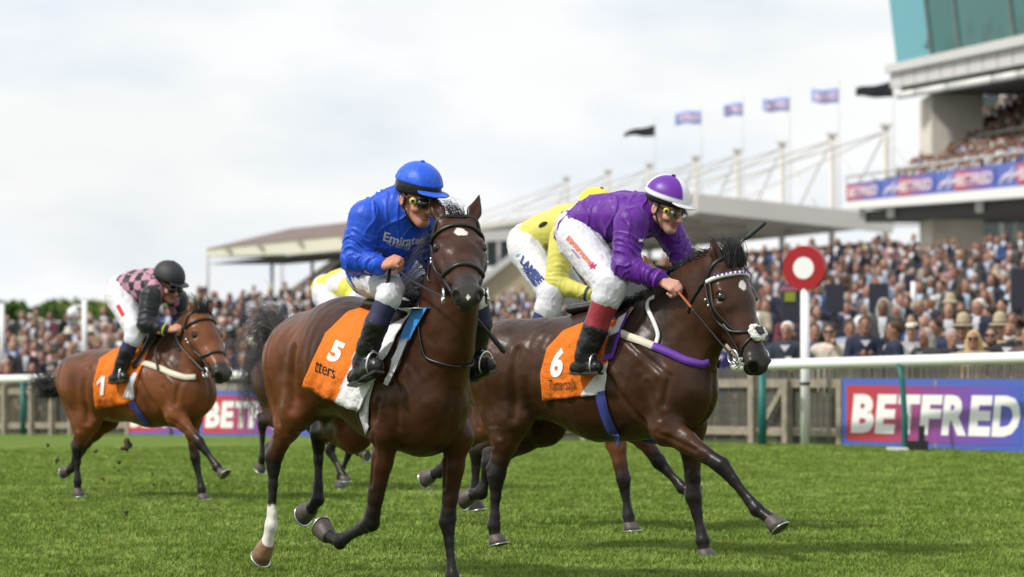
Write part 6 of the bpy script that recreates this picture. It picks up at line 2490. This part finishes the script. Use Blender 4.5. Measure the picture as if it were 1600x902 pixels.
        dn = (hl[0] - b[0]); dn = (dn - n_ * dn.dot(n_)).normalized()
        mb.bar(hl[0] + dn * hl[1] * .9 - n_ * .03 - base, to[0] + dn * to[1] * .9 + n_ * .035 - base, .062, .014, dn)
        mb.build('sole', M_LEATHER, o)
    return dict(root=root, shirt=shirt, shirt_bvh=shirt_bvh, breeches=breeches, br_bvh=br_bvh, base=base, aN=aN, aF=aF, fN=fN, fF=fF, cN=cN,
                handN=J(*cfg['handN']), handF=J(*cfg['handF']), Hh=Hh, F=F)

def print_person(j, which, quad, mt, name, **kw):
    o = print_on(j['F'], j['shirt_bvh'] if which == 'shirt' else j['br_bvh'], None, name, quad, mt, **kw)
    put_verts(o.data, verts_np(o.data) - np.array(j['base']))
    o.parent = j['shirt'] if which == 'shirt' else j['breeches']
    return o
# ------------------------------------------------------------------ hair, tack and riders of each runner
def mane(h, n, side, ln, seed, back=.6, lift=.0, r=.0032, mt=None, b0=0.0, b1=.92):
    P, W = h['P'] + Vector((0, 0, .03)), h['W']
    crest = []
    for i in range(25):
        t = i / 24
        p = P.lerp(W, t)
        hit = h['bvh'].ray_cast(Vector((p.x - .02, p.y * (1 - t), 4)), Vector((0, 0, -1)))[0]
        crest.append(hit if hit is not None else p)
    for _ in range(3):
        crest = [crest[0]] + [(crest[i - 1] + crest[i] * 2 + crest[i + 1]) / 4 for i in range(1, 24)] + [crest[-1]]
    sy = -1 if side > 0 else 1
    def curve(b, t):
        b = b0 + (b1 - b0) * b
        x = b * 24
        i = min(int(x), 23)
        p = crest[i].lerp(crest[i + 1], x - i)
        l = ln * (1 - .35 * b)
        return p + Vector((-back * l * t, sy * l * (.55 * t + .25 * t * t), l * (lift * t + .25 * t - .85 * t * t) - .01))
    return hair('mane', mt or M_HAIR, h['root'], None, curve, n, lambda t: .006 + .018 * t, r, seed, 7, .25, .015)

def tail(h, pxs, n, w0, w1, seed, r=.0036, mt=None, frizz=.03):
    F = h['F']
    pts = [F.J(*p) for p in pxs]
    c = lambda b, t: bez(pts, 33)[min(int(t * 30), 32)]
    tab = bez(pts, 64)
    def curve(b, t):
        x = min(max(t, 0), 1) * 62
        i = int(x)
        return tab[i].lerp(tab[i + 1], x - i)
    return hair('tail', mt or M_HAIR, h['root'], None, curve, n, lambda t: w0 + (w1 - w0) * t, r, seed, 9, .2, frizz)

H5, H6, H7, HY_, HS = (HORSES[q] for q in ('five', 'six', 'seven', 'yellow', 'spots'))
mane(H5, 230, 1, .24, 1, back=.35, lift=.10, b0=.22, r=.0026)
hair('forelock', M_HAIR, H5['root'], None, lambda b, t: H5['H'](-.02 - .10 * t, .028 * (b - .5) * 2 - .05 * t * t, .03 + .07 * t - .06 * t * t), 90, lambda t: .006 + .012 * t, .0018, 11, 6, .3, .02)
mane(H6, 700, -1, .20, 2, back=.95, lift=.12, r=.0028)
mane(H6, 260, 1, .07, 12, back=1.3, lift=.10, r=.0042)
hair('forelock', M_HAIR, H6['root'], None, lambda b, t: H6['H'](.02 - .15 * t, .042 * (b - .5) * 2 * (1 - .3 * t), .028 + .036 * math.sin(math.pi * min(.15 + t * .75, 1))), 620, lambda t: .012 + .008 * t, .0026, 13, 8, .4, .010)
mane(H7, 160, -1, .17, 3, back=.7, lift=.4, r=.005)
hair('forelock', M_HAIR, H7['root'], None, lambda b, t: H7['H'](-.12 * t, .05 * (b - .5) * 2, .04 + .10 * t - .05 * t * t), 60, lambda t: .008 + .015 * t, .004, 14, 6, .4, .01)
mane(HY_, 160, -1, .2, 4, back=.7, lift=.4, r=.005)
mane(HS, 60, -1, .16, 5, back=.7, lift=.3, r=.005)
tail(H5, [(442, 522, 0), (424, 498, .0), (402, 518, .02), (388, 545, .04)], 260, .014, .09, 21, r=.0020, mt=M_HAIRG, frizz=.05)
tail(H5, [(440, 524, 0), (428, 512, .0), (418, 545, .03), (416, 612, .05)], 300, .016, .045, 22, r=.0022, frizz=.03)
tail(H6, [(752, 548, 0), (735, 545, .0), (722, 575, .02), (718, 630, .03)], 120, .02, .04, 23, r=.004)
tail(H7, [(103, 600, 0), (84, 602, .0), (70, 598, .02), (58, 590, .04)], 300, .022, .06, 24, r=.0038, frizz=.04)
tail(H7, [(103, 600, 0), (80, 610, .0), (66, 608, .02), (62, 602, .04)], 120, .022, .05, 25, r=.0052, frizz=.04)
tail(HY_, [(762, 560, 0), (748, 560, .0), (736, 590, .02), (732, 640, .03)], 80, .02, .04, 26, r=.005)
tail(HS, [(430, 572, 0), (408, 562, .0), (394, 590, .02), (396, 664, .04)], 420, .03, .085, 27, r=.0036, mt=M_HAIRG, frizz=.06)

# ---- number cloths
two = lambda edge, a, b: (lambda u, j: a if u < edge(j) else b)
c5, b5 = cloth(H5, 'number_cloth', [(482, 600), (498, 560), (512, 522), (545, 490), (578, 480)], [(566, 642), (590, 590), (612, 545), (634, 505), (652, 482)],
               'orange and white saddlecloth numbered 5 on the horse facing the camera', 'saddlecloth', 'number cloths',
               two(lambda j: .60 - .12 * j, ORANGE, (.74, .73, .76)), lift=.03)
c6, b6 = cloth(H6, 'number_cloth', [(850, 625), (847, 585), (856, 545), (882, 518), (915, 505)], [(944, 616), (948, 585), (952, 560), (958, 530), (966, 502)],
               'orange saddlecloth numbered 6 with a white lower corner', 'saddlecloth', 'number cloths',
               two(lambda j: 1.2 if j > .42 else .62 + j * .9, ORANGE, (.74, .73, .76)))
c7, b7 = cloth(H7, 'number_cloth', [(151, 638), (147, 600), (156, 562), (178, 548), (205, 541)], [(206, 630), (214, 600), (222, 575), (230, 555), (236, 540)],
               'orange saddlecloth on the lone horse by the far rail', 'saddlecloth', 'number cloths',
               two(lambda j: 2, ORANGE, ORANGE), nu=24, nv=24)
print_on(H5['F'], b5, c5, 'number_print', [(509, 562), (526, 568), (541, 538), (523, 530)], M_NUM, word='5', bold=.05, off=.005)
print_on(H5['F'], b5, c5, 'lettering', [(490, 580), (522, 592), (524, 577), (494, 563)], M_BLACKPRINT, word='tters', bold=.0, off=.010)
print_on(H6['F'], b6, c6, 'number_print', [(857, 590), (877, 590), (884, 543), (865, 545)], M_NUM, word='6', bold=.045)
print_on(H6['F'], b6, c6, 'lettering', [(857, 611), (899, 607), (899, 591), (857, 594)], M_BLACKPRINT, word='Tattersalls', bold=-.005, off=.010)
ONE = (np.array([(.45, 0, 0), (.85, 0, 0), (.85, 1, 0), (.45, 1, 0), (0, .70, 0), (0, .52, 0), (.45, .74, 0)]), np.array([(0, 1, 2), (0, 2, 3), (3, 4, 5), (3, 5, 6)], dtype=np.int32))
print_on(H7['F'], b7, c7, 'number_print', [(150, 618), (163, 618), (166, 588), (152, 588)], M_NUM, shape=ONE, off=.016)
print_on(H7['F'], b7, c7, 'lettering', [(153, 632), (176, 630), (176, 621), (153, 623)], mat("brown_print", (.30, .07, .02), rough=.8), word='Tattersalls', bold=0)

# ---- saddles, pads, girths
M_PADBLUE = mat("light_blue_pad", (.05, .24, .62), rough=.7)
s5, p5, o5 = saddle(H5, 'racing saddle with light blue pad on the horse facing the camera', girth=[(592, 560), (572, 620), (570, 650), (576, 674)], girth_mat=M_GREY_S,
    bg=[('breast_girth', [(657, 470), (656, 520), (664, 560), (690, 568), (706, 571), (718, 572)], .014, M_LEATHER)])
pad, _ = cloth(H5, 'saddle_pad', [(604, 600), (618, 560), (634, 520), (652, 484)], [(612, 604), (634, 556), (655, 512), (672, 482)], 'light blue and white pad under the front of the number 5 saddle', 'pad', None,
               lambda u, j: (.05, .24, .62) if j > .55 else ((.70, .70, .74) if u < .8 else (.02, .02, .02)), nu=16, nv=16, off=.024, fold=.003)
s6, p6, o6 = saddle(H6, 'racing saddle with white and purple straps on the number 6 horse', girth=[(938, 612), (944, 640), (954, 668), (968, 690)], girth_mat=M_BLUE_S,
    bg=[('breast_girth_end', [(952, 517), (975, 523), (1000, 533), (1022, 542)], .050, M_CREAM_S),
        ('breast_girth', [(1020, 541), (1045, 551), (1070, 563), (1098, 570), (1108, 566)], .050, M_PURPLE_S),
        ('neck_strap', [(1024, 541), (1030, 524), (1022, 502), (1012, 482), (1014, 470), (1024, 465)], .026, mat("white_strap", (.78, .78, .80), rough=.5)),
        ('pad_edge', [(968, 512), (980, 495), (990, 482)], .03, M_TAN)])
pad6, _ = cloth(H6, 'saddle_pad', [(944, 566), (948, 545), (956, 522), (968, 500)], [(958, 562), (966, 540), (974, 515), (986, 488)], 'charcoal saddle pad edged in purple behind the number 6 horse\'s shoulder', 'pad', None,
                lambda u, j: (.13, .035, .36) if (u > .78 or j < .14) else ((.035, .035, .04) if j < .62 else (.74, .74, .77)), nu=24, nv=24, off=.020, fold=.003)
s7, p7, o7 = saddle(H7, 'small racing saddle on the lone horse by the far rail', girth=[(206, 628), (214, 640), (222, 652), (232, 664)], girth_mat=M_BLUE_S,
    bg=[('breast_girth', [(222, 567), (245, 574), (268, 584), (290, 591), (306, 590)], .05, M_CREAM_S)])
flap, _ = cloth(H7, 'weight_cloth', [(197, 622), (203, 600), (210, 585)], [(211, 624), (212, 600), (214, 585)], 'loose white flap of cloth hanging by the girth of the lone horse', 'cloth', None,
                lambda u, j: (.72, .70, .76), nu=10, nv=10, off=.03, both=False, fold=.02)
sY, pY, oY = saddle(HY_, 'racing saddle with green and tan pads behind the number 6 saddle')
padY, _ = cloth(HY_, 'saddle_pad', [(880, 520), (884, 505), (890, 497)], [(935, 520), (940, 505), (945, 495)], 'green and tan pad beneath the rider in plain yellow', 'pad', None,
                lambda u, j: (.40, .30, .12) if u > .35 and u < .8 else (.02, .12, .05), nu=16, nv=10, off=.03, fold=.004)
saddle(HS, 'racing saddle under the rider in yellow with white spots')

# ---- bridles
br5, bit5 = bridle(H5, 'black leather bridle with a broad noseband on the horse facing the camera')
br6, bit6 = bridle(H6, 'black bridle with white and purple browband and sheepskin noseband', browband=mat("white_browband", (.75, .74, .80), rough=.5), fleece=True, wide=True)
br7, bit7 = bridle(H7, 'plain dark bridle on the lone horse by the far rail')
brY, bitY = bridle(HY_, 'bridle with a yellow browband on the chestnut-headed horse', browband=mat("yellow_browband", (.70, .55, .05), rough=.5))
brS, bitS = bridle(HS, 'bridle on the horse hidden behind the number 5 runner')

# ---- riders
M_BLUESILK = silk("blue_silk", (.010, .072, .55))
M_PURPLESILK = silk("purple_silk", (.105, .013, .26))
M_CHECK = silk("checked_silk")
M_YELLOWSILK = silk("yellow_silk", (.62, .58, .12))
M_SPOTSILK = silk("spotted_silk")
M_CAPQ = mat("quartered_cap", attr='Col', rough=.4, spec=.4)
M_CAPB = silk("blue_cap", (.015, .10, .66))
M_NAVY = mat("navy_gaiter", (.016, .018, .065), rough=.7, bump=[(60, .002)])
M_GAITER6 = mat("gaiter", attr='Col', rough=.45, bump=[(40, .002)])
M_CAPBLACK = mat("black_cap", (.018, .019, .024), rough=.6)

quarter = lambda a, t: (.125, .02, .32) if ((math.degrees(a) + 22) % 180) >= 66 and t < math.radians(80) else (.76, .76, .82)
J5 = build_jockey(dict(key='five', label='jockey in royal blue silks and cap with dark goggles on the horse facing the camera', h=.006,
    torso=[(584, 422, -.22j, 42), (594, 386, 0j, 50), (617, 352, .17j, 54), (632, 328, .27j, 41)], tw=1.12,
    armN=[(573, 340, .22j, 30), (556, 404, .20j, 23), (592, 416, .36j, 16)], armF=[(668, 346, .26j, 29), (672, 395, .32j, 22), (690, 432, .42j, 15)],
    handN=(610, 411, .42j), handF=(704, 440, .48j), handk=1.22,
    legN=[(588, 432, -.10j, 34), (611, 452, .22, 20)], legF=[(628, 426, -.10j, 34), (654, 448, -.14, 24)],
    calfN=[(610, 460, .28, 19), (589, 505, .34, 18), (567, 566, .36, 15)], footN=[(554, 590, .37, 13), (588, 572, .37, 13)],
    head=dict(c=(652, 308, .40j), k=1.19, face=50, pitch=16), skin=(.54, .25, .17), helmet=dict(mat=M_CAPB, th=80, peakcol=(.015, .10, .60), button=M_CAPB), goggles=M_GOGGLE, badge=True,
    shirt=M_BLUESILK, gaiter=M_NAVY, boot_top=.02, fold=.012, cuff=None), H5)
def gait6(V, a, b):
    t = (V - np.array(a)) @ np.array((b - a)) / ((b - a).length ** 2)
    return np.where((t > .17)[:, None], np.array((.26, .018, .03)), np.array((.008, .008, .012)))
J6 = build_jockey(dict(key='six', label='jockey in purple silks with a purple and white quartered cap and clear goggles', h=.006,
    torso=[(905, 361, 0, 36), (936, 342, 0, 37), (978, 338, 0, 38), (1006, 337, 0, 31)], tw=1.2,
    armN=[(986, 348, .22, 27), (976, 416, .28, 21), (1032, 438, .22, 14)], armF=[(1040, 350, -.22, 26), (1068, 405, -.26, 20), (1082, 440, -.10, 14)],
    handN=(1054, 449, .19), handF=(1092, 448, -.05), handk=1.28,
    legN=[(905, 374, .12, 34), (954, 446, .29, 27)], legF=[(935, 384, -.12, 33), (1004, 452, -.24, 25)],
    calfN=[(951, 456, .31, 22), (931, 512, .34, 19), (914, 556, .36, 15)], footN=[(900, 575, .37, 10.5), (932, 574, .37, 10.5)],
    head=dict(c=(1040, 323, -.02), k=1.20, face=38, pitch=20), skin=(.62, .33, .25), hair=(.12, .06, .03),
    helmet=dict(mat=M_CAPQ, col=quarter, th=92, peakcol=(.62, .62, .66), button=M_BLACKPRINT), goggles=M_CLEAR, badge=True,
    shirt=M_PURPLESILK, collar=mat("white_stock", (.75, .74, .78), rough=.7), gaiter=M_GAITER6, gaiter_col=gait6, boot_top=.06, fold=.0115, cuff=mat("purple_cuff", (.16, .025, .36), rough=.5)), H6)
def checks(V, A):
    q = V - np.array(A['tor'][1][0])
    dz = np.array(A['tor'][-1][0] - A['tor'][0][0]); dz /= np.linalg.norm(dz)
    u = q @ dz; s = V[:, 1]; w = q @ np.cross(dz, (0, 1, 0))
    s2 = np.where(np.abs(s) > .12, w, s)
    ck = ((np.floor(u / .075) + np.floor(s2 / .075 + .5)) % 2) == 0
    C = np.where(ck[:, None], np.array((.46, .23, .32)), np.array((.012, .012, .016)))
    sl = np.zeros(len(V), bool)
    for arm in (A['aN'], A['aF']):
        for (a, ra), (b, rb) in zip(arm, arm[1:]):
            a_, b_ = np.array(a), np.array(b); ab = b_ - a_
            t = np.clip(((V - a_) @ ab) / (ab @ ab), 0, 1)
            sl |= (np.linalg.norm(V - (a_ + t[:, None] * ab), axis=1) < max(ra, rb) * 1.12) & (np.abs(V[:, 1]) > .155)
    return np.where(sl[:, None], np.array((.014, .015, .020)), C)
J7 = build_jockey(dict(key='seven', label='jockey in pink and black checked silks with black sleeves and plain black cap', h=.010,
    torso=[(191, 455, 0, 24), (214, 450, 0, 26), (240, 448, 0, 28), (250, 446, 0, 22)], tw=1.15,
    armN=[(236, 464, .20, 18), (228, 506, .27, 14), (260, 516, .20, 9)], armF=[(276, 468, -.20, 17), (284, 500, -.24, 13), (282, 516, -.08, 9)],
    handN=(272, 514, .16), handF=(290, 514, -.05), handk=1.15,
    legN=[(188, 464, .11, 23), (212, 516, .26, 17)], legF=[(204, 468, -.11, 22), (236, 520, -.22, 16)],
    calfN=[(210, 526, .29, 14), (198, 550, .32, 12), (186, 582, .34, 9)], footN=[(176, 592, .35, 7.5), (194, 589, .35, 7.5)],
    head=dict(c=(262, 443, 0), k=1.16, face=42, pitch=24), helmet=dict(mat=M_CAPBLACK, th=95), goggles=M_GOGGLE,
    shirt=M_CHECK, shirt_col=checks, gaiter=M_NAVY, boot_top=.0, fold=.008, cuff=mat("yellow_cuff", (.45, .5, .04), rough=.6)), H7)
JY = build_jockey(dict(key='yellow', label='jockey in plain yellow silks with a dark spot on the back', h=.009,
    torso=[(824, 380, 0, 30), (850, 366, 0, 30), (886, 354, 0, 33), (904, 346, 0, 26)], tw=1.15,
    armN=[(880, 372, .20, 22), (868, 444, .27, 17), (922, 460, .20, 11)], armF=[(930, 375, -.20, 20), (950, 430, -.24, 16), (965, 462, -.08, 11)],
    handN=(940, 462, .17), handF=(980, 464, -.05), handk=1.15,
    legN=[(824, 392, .12, 29), (862, 458, .28, 21)], legF=[(846, 398, -.12, 28), (905, 468, -.22, 20)],
    calfN=[(858, 478, .30, 19), (842, 515, .33, 16), (824, 560, .35, 12)], footN=[(812, 576, .36, 10), (840, 574, .36, 10)],
    head=dict(c=(930, 334, 0), k=1.12, face=38, pitch=20), helmet=dict(mat=silk("yellow_cap", (.74, .64, .06)), th=95, peakcol=(.7, .6, .06)), goggles=M_GOGGLE,
    shirt=M_YELLOWSILK, gaiter=mat("blue_gaiter", (.02, .022, .13), rough=.7), boot_top=.1, fold=.006, cuff=mat("navy_cuff", (.02, .022, .10), rough=.6)), HY_)
def spots(V, A):
    v = wav(V + 3.3, 12.0)
    return np.where((v > .10)[:, None], np.array((.74, .74, .80)), np.array((.62, .60, .07)))
JS = build_jockey(dict(key='spots', label='jockey in yellow silks with white spots, crouched low behind the number 5 horse', h=.011,
    torso=[(510, 452, 0, 22), (536, 446, 0, 25), (562, 452, 0, 24), (576, 456, 0, 18)], tw=1.2,
    armN=[(556, 464, .20, 17), (552, 500, .27, 13), (584, 508, .08, 9)], armF=[(592, 466, -.20, 16), (600, 500, -.24, 13), (606, 508, -.08, 9)],
    handN=(594, 508, .06), handF=(612, 508, -.05), handk=1.15,
    legN=[(508, 462, .11, 20), (540, 512, .26, 16)], legF=[(524, 466, -.11, 20), (560, 514, -.22, 15)],
    calfN=[(538, 520, .29, 13), (528, 546, .32, 11), (518, 576, .34, 8)], footN=[(510, 586, .35, 7), (528, 584, .35, 7)],
    head=dict(c=(590, 448, 0), k=1.12, face=42, pitch=26), helmet=dict(mat=silk("pale_yellow_cap", (.70, .64, .10)), th=95), goggles=M_GOGGLE,
    shirt=M_SPOTSILK, shirt_col=spots, gaiter=M_NAVY, boot_top=.05, fold=.006), HS)

# ---- lettering on the clothes
M_SILVER = mat("silver_print", (.50, .52, .60), rough=.6)
M_DARKBLUE = mat("dark_blue_print", (.02, .04, .20), rough=.7)
M_RED = mat("red_print", (.50, .02, .04), rough=.7)
M_CORAL = mat("coral_print", (.72, .20, .12), rough=.7)
print_person(J5, 'shirt', [(598, 376), (626, 385), (630, 371), (601, 362)], M_SILVER, 'lettering', word='Emi', bold=.025)
print_person(J5, 'shirt', [(627, 386), (664, 380), (664, 370), (631, 372)], M_SILVER, 'lettering', word='rates', bold=.025)
print_person(J5, 'shirt', [(604, 382), (640, 393), (643, 385), (608, 376)], M_SILVER, 'lettering', word='FLY BETTER', bold=.01)
print_person(JY, 'breeches', [(812, 411), (842, 445), (851, 436), (817, 398)], M_DARKBLUE, 'lettering', word='LAMBE', bold=.05)
def marks(n, seed, emb=False):
    "worn print that can no longer be read: short uneven strokes"
    rg = random.Random(seed)
    v, f = [], []
    for i in range(n):
        x = i / n
        for (x0, y0, x1, y1) in ((0, 0, .35, 1), (.1, rg.choice((.0, .4, .8)), .85, rg.choice((.2, .6, 1.0))), (.55, rg.uniform(0, .4), .85, 1)):
            a = len(v)
            v += [(x + x0 / n, y0, 0), (x + x1 / n * .9, y0, 0), (x + x1 / n * .9, y1, 0), (x + x0 / n, y1, 0)]
            f.append((a, a + 1, a + 2)); f.append((a, a + 2, a + 3))
    return np.array(v), np.array(f, dtype=np.int32)
print_person(J6, 'breeches', [(884, 374), (921, 416), (926, 411), (889, 367)], M_CORAL, 'worn_print', shape=marks(11, 2))
print_person(J6, 'breeches', [(892, 391), (904, 405), (907, 402), (895, 389)], mat("mauve_print", (.35, .22, .42), rough=.7), 'worn_print', shape=marks(8, 3))
star = (np.array([(0, .35, 0), (.3, .5, 0), (.45, .95, 0), (.55, .55, 0), (1, .7, 0), (.75, .4, 0), (.9, .05, 0), (.6, .25, 0), (.25, .0, 0), (.35, .3, 0), (.55, .4, 0)]),
        np.array([(10, i, (i + 1) % 10) for i in range(10)], dtype=np.int32))
print_person(J6, 'breeches', [(917, 420), (931, 423), (934, 408), (922, 406)], mat("magenta_print", (.45, .01, .10), rough=.7), 'emblem', shape=star)
print_person(JY, 'breeches', [(803, 402), (812, 402), (815, 394), (806, 394)], mat("teal_print", (.10, .40, .50), rough=.7), 'emblem', shape=star)
print_person(JY, 'breeches', [(815, 421), (836, 450), (841, 446), (820, 416)], M_DARKBLUE, 'worn_print', shape=marks(9, 5))
sq = (np.array([(0, 0, 0), (1, 0, 0), (1, 1, 0), (0, 1, 0)]), np.array([(0, 1, 2), (0, 2, 3)], dtype=np.int32))
def grid_shape(n=6):
    v = [(i / n, j / n, 0) for j in range(n + 1) for i in range(n + 1)]
    f = []
    for j in range(n):
        for i in range(n):
            a = j * (n + 1) + i
            f += [(a, a + 1, a + n + 2), (a, a + n + 2, a + n + 1)]
    return np.array(v), np.array(f, dtype=np.int32)
print_person(J7, 'breeches', [(181, 479), (190, 495), (195, 491), (186, 475)], M_RED, 'red_patch', shape=grid_shape())
def oval(n=24):
    v = [(.5, .5, 0)] + [(.5 + .5 * r * math.cos(2 * math.pi * i / n), .5 + .5 * r * math.sin(2 * math.pi * i / n), 0) for r in (.5, 1) for i in range(n)]
    f = [(0, 1 + i, 1 + (i + 1) % n) for i in range(n)]
    for i in range(n):
        j = (i + 1) % n
        f += [(1 + i, 1 + n + i, 1 + n + j), (1 + i, 1 + n + j, 1 + j)]
    return np.array(v), np.array(f, dtype=np.int32)
print_person(JY, 'shirt', [(840, 358), (854, 352), (856, 345), (843, 348)], M_BLACKPRINT, 'spot', shape=oval())
print_person(J6, 'shirt', [(996, 380), (1007, 378), (1006, 371), (995, 373)], M_NUM, 'emblem', shape=star)

# ---- reins, whips, stirrups
bitpt = lambda bit: bit
rein(br5, H5, [bit5(-1), J5['handN'].lerp(bit5(-1), .45) + Vector((0, 0, -.02)), J5['handN']])
rein(br5, H5, [bit5(1), J5['handF']])
rein(br5, H5, [J5['handN'], H5['F'].J(606, 440, .40j), H5['F'].J(600, 475, .36j), H5['F'].J(603, 498, .33j)], r=.014)
a_, b_ = J6['handN'], bit6(-1)
rein(br6, H6, [a_, a_.lerp(b_, .30)], 'rein_grip', .0125, M_REINRUB)
rein(br6, H6, [a_.lerp(b_, .29), b_], r=.0105)
rein(br6, H6, [J6['handF'], bit6(1)])
rein(br7, H7, [bit7(-1), H7['F'].J(282, 540, .16), J7['handN']], r=.013)
rein(br7, H7, [bit7(1), J7['handF']], r=.011)
rein(br7, H7, [H7['F'].J(247, 578, .26), H7['F'].J(244, 545, .20), J7['handN']], 'neck_strap', r=.011)
rein(brY, HY_, [bitY(-1), JY['handN']])
rein(brS, HS, [bitS(-1), JS['handN']])

def whip(F, a, b, label, grip=.3, r=.013):
    root = empty('whip', F.world(a), -F.th)
    tag(root, label, 'whip', 'jockeys\' whips')
    d = b - a
    mb = MB(); mb.tube([d * t for t in (0, .3, .6, .74)], [r * .62, r * .6, r * .55, r * .5], 8)
    mb.build('shaft', M_LEATHER, root, True)
    mb = MB(); mb.tube([d * t for t in (.66, .72, .97, 1.0)], [r * .7, r * 1.25, r * 1.3, r * .9], 10)
    mb.build('padded_end', mat("whip_padding", (.03, .031, .034), rough=.65), root, True)
    mb = MB(); mb.tube([d * -.14, d * .06], [r * .9, r * .75], 8)
    mb.build('grip', M_LEATHER, root, True)
    return root
F6, F5 = H6['F'], H5['F']
whip(F6, F6.J(1100, 428, -.10), F6.J(1196, 347, -.30), 'black padded whip raised above the ears of the number 6 horse')
whip(F5, F5.J(716, 462, .50j), F5.J(789, 551, .56j), 'black whip pointing down past the neck of the horse facing the camera', r=.012)

def stirrup(h, j, saddle_part, o0):
    F = h['F']
    for foot, sgn in ((j['fN'], -1), (j['fF'], 1)):
        a, b = foot[0][0], foot[1][0]
        c = b.lerp(a, .12)
        d = (b - a).normalized()
        mb = MB()
        lat = Vector((0, 1, 0))
        upv = Vector((0, 0, 1))
        pts = [c + lat * (.048 * math.cos(q)) + upv * (.068 * math.sin(q) * (1.25 if math.sin(q) > 0 else .62)) for q in [2 * math.pi * i / 20 for i in range(21)]]
        mb.tube([p - o0 for p in pts], .0065, 6, up=d)
        me = mb.mesh('stirrup')
        link('stirrup', me, M_STEEL, saddle_part)
        mb = MB()
        top = Vector((h['W'].x - .12, sgn * .26, h['W'].z - .16))
        mb.tube([p - o0 for p in (c + upv * .085, top)], .011, 6, .4)
        link('stirrup_leather', mb.mesh('stirrup_leather'), M_GREY_S, saddle_part)
stirrup(H5, J5, s5, o5); stirrup(H6, J6, s6, o6); stirrup(H7, J7, s7, o7)
# ------------------------------------------------------------------ clods of turf in the air and on the ground
M_SOIL = mat("soil", (.045, .035, .018), rough=.95, var=.4, var_scale=60)
clod_mes = []
for q in range(3):
    S = SDF(.009)
    rg = random.Random(90 + q)
    for i in range(7):
        S.ell((rg.gauss(0, .022), rg.gauss(0, .016), rg.gauss(0, .014)), (rg.uniform(.010, .022),) * 3, k=.008)
    for i in range(4):
        a = Vector((rg.gauss(0, .02), rg.gauss(0, .02), 0)); S.cone(a, a + Vector((rg.gauss(0, .03), rg.gauss(0, .03), rg.gauss(0, .03))), .006, .003, .004)
    me = S.mesh('turf_clod'); me.materials.append(M_SOIL); clod_mes.append(me)
rg = random.Random(8)
LB = ['', 'small clod just left of and below the largest clod', 'speck of turf beside the hind hoof of the lone horse', 'speck of turf between the lone horse\'s hind and fore legs, low',
      'tiny speck below the small clod under the lone horse', 'speck of turf at the far left, above the lifted hind hoof', 'speck of turf lowest of all, in front of the lone horse', 'tiny speck near the planted foreleg of the lone horse, lower',
      'speck of turf just right of the planted hind leg of the lone horse', 'tiny speck near the planted foreleg of the lone horse, upper', 'tiny speck midway between the lone horse\'s hind and fore legs']
for i, (u, v, Y, s) in enumerate(((199, 695, 33.2, 1.25), (186, 722, 33.4, .6), (89, 721, 34, .5), (162, 750, 33.5, .45), (186, 735, 33.5, .35), (75, 696, 34, .4), (197, 801, 30, .5),
                                  (240, 757, 33, .35), (150, 705, 33.8, .4), (238, 742, 33, .3), (178, 731, 33.3, .3))):
    o = bpy.data.objects.new('turf_clod', clod_mes[i % 3]); COL.objects.link(o)
    o.location = at(u, v, Y); o.scale = (s, s, s); o.rotation_euler = (rg.uniform(0, 6), rg.uniform(0, 6), rg.uniform(0, 6))
    tag(o, 'largest clod of turf thrown up under the lone horse' if i == 0 else LB[i], 'clod', 'clods of turf kicked up by the lone horse')
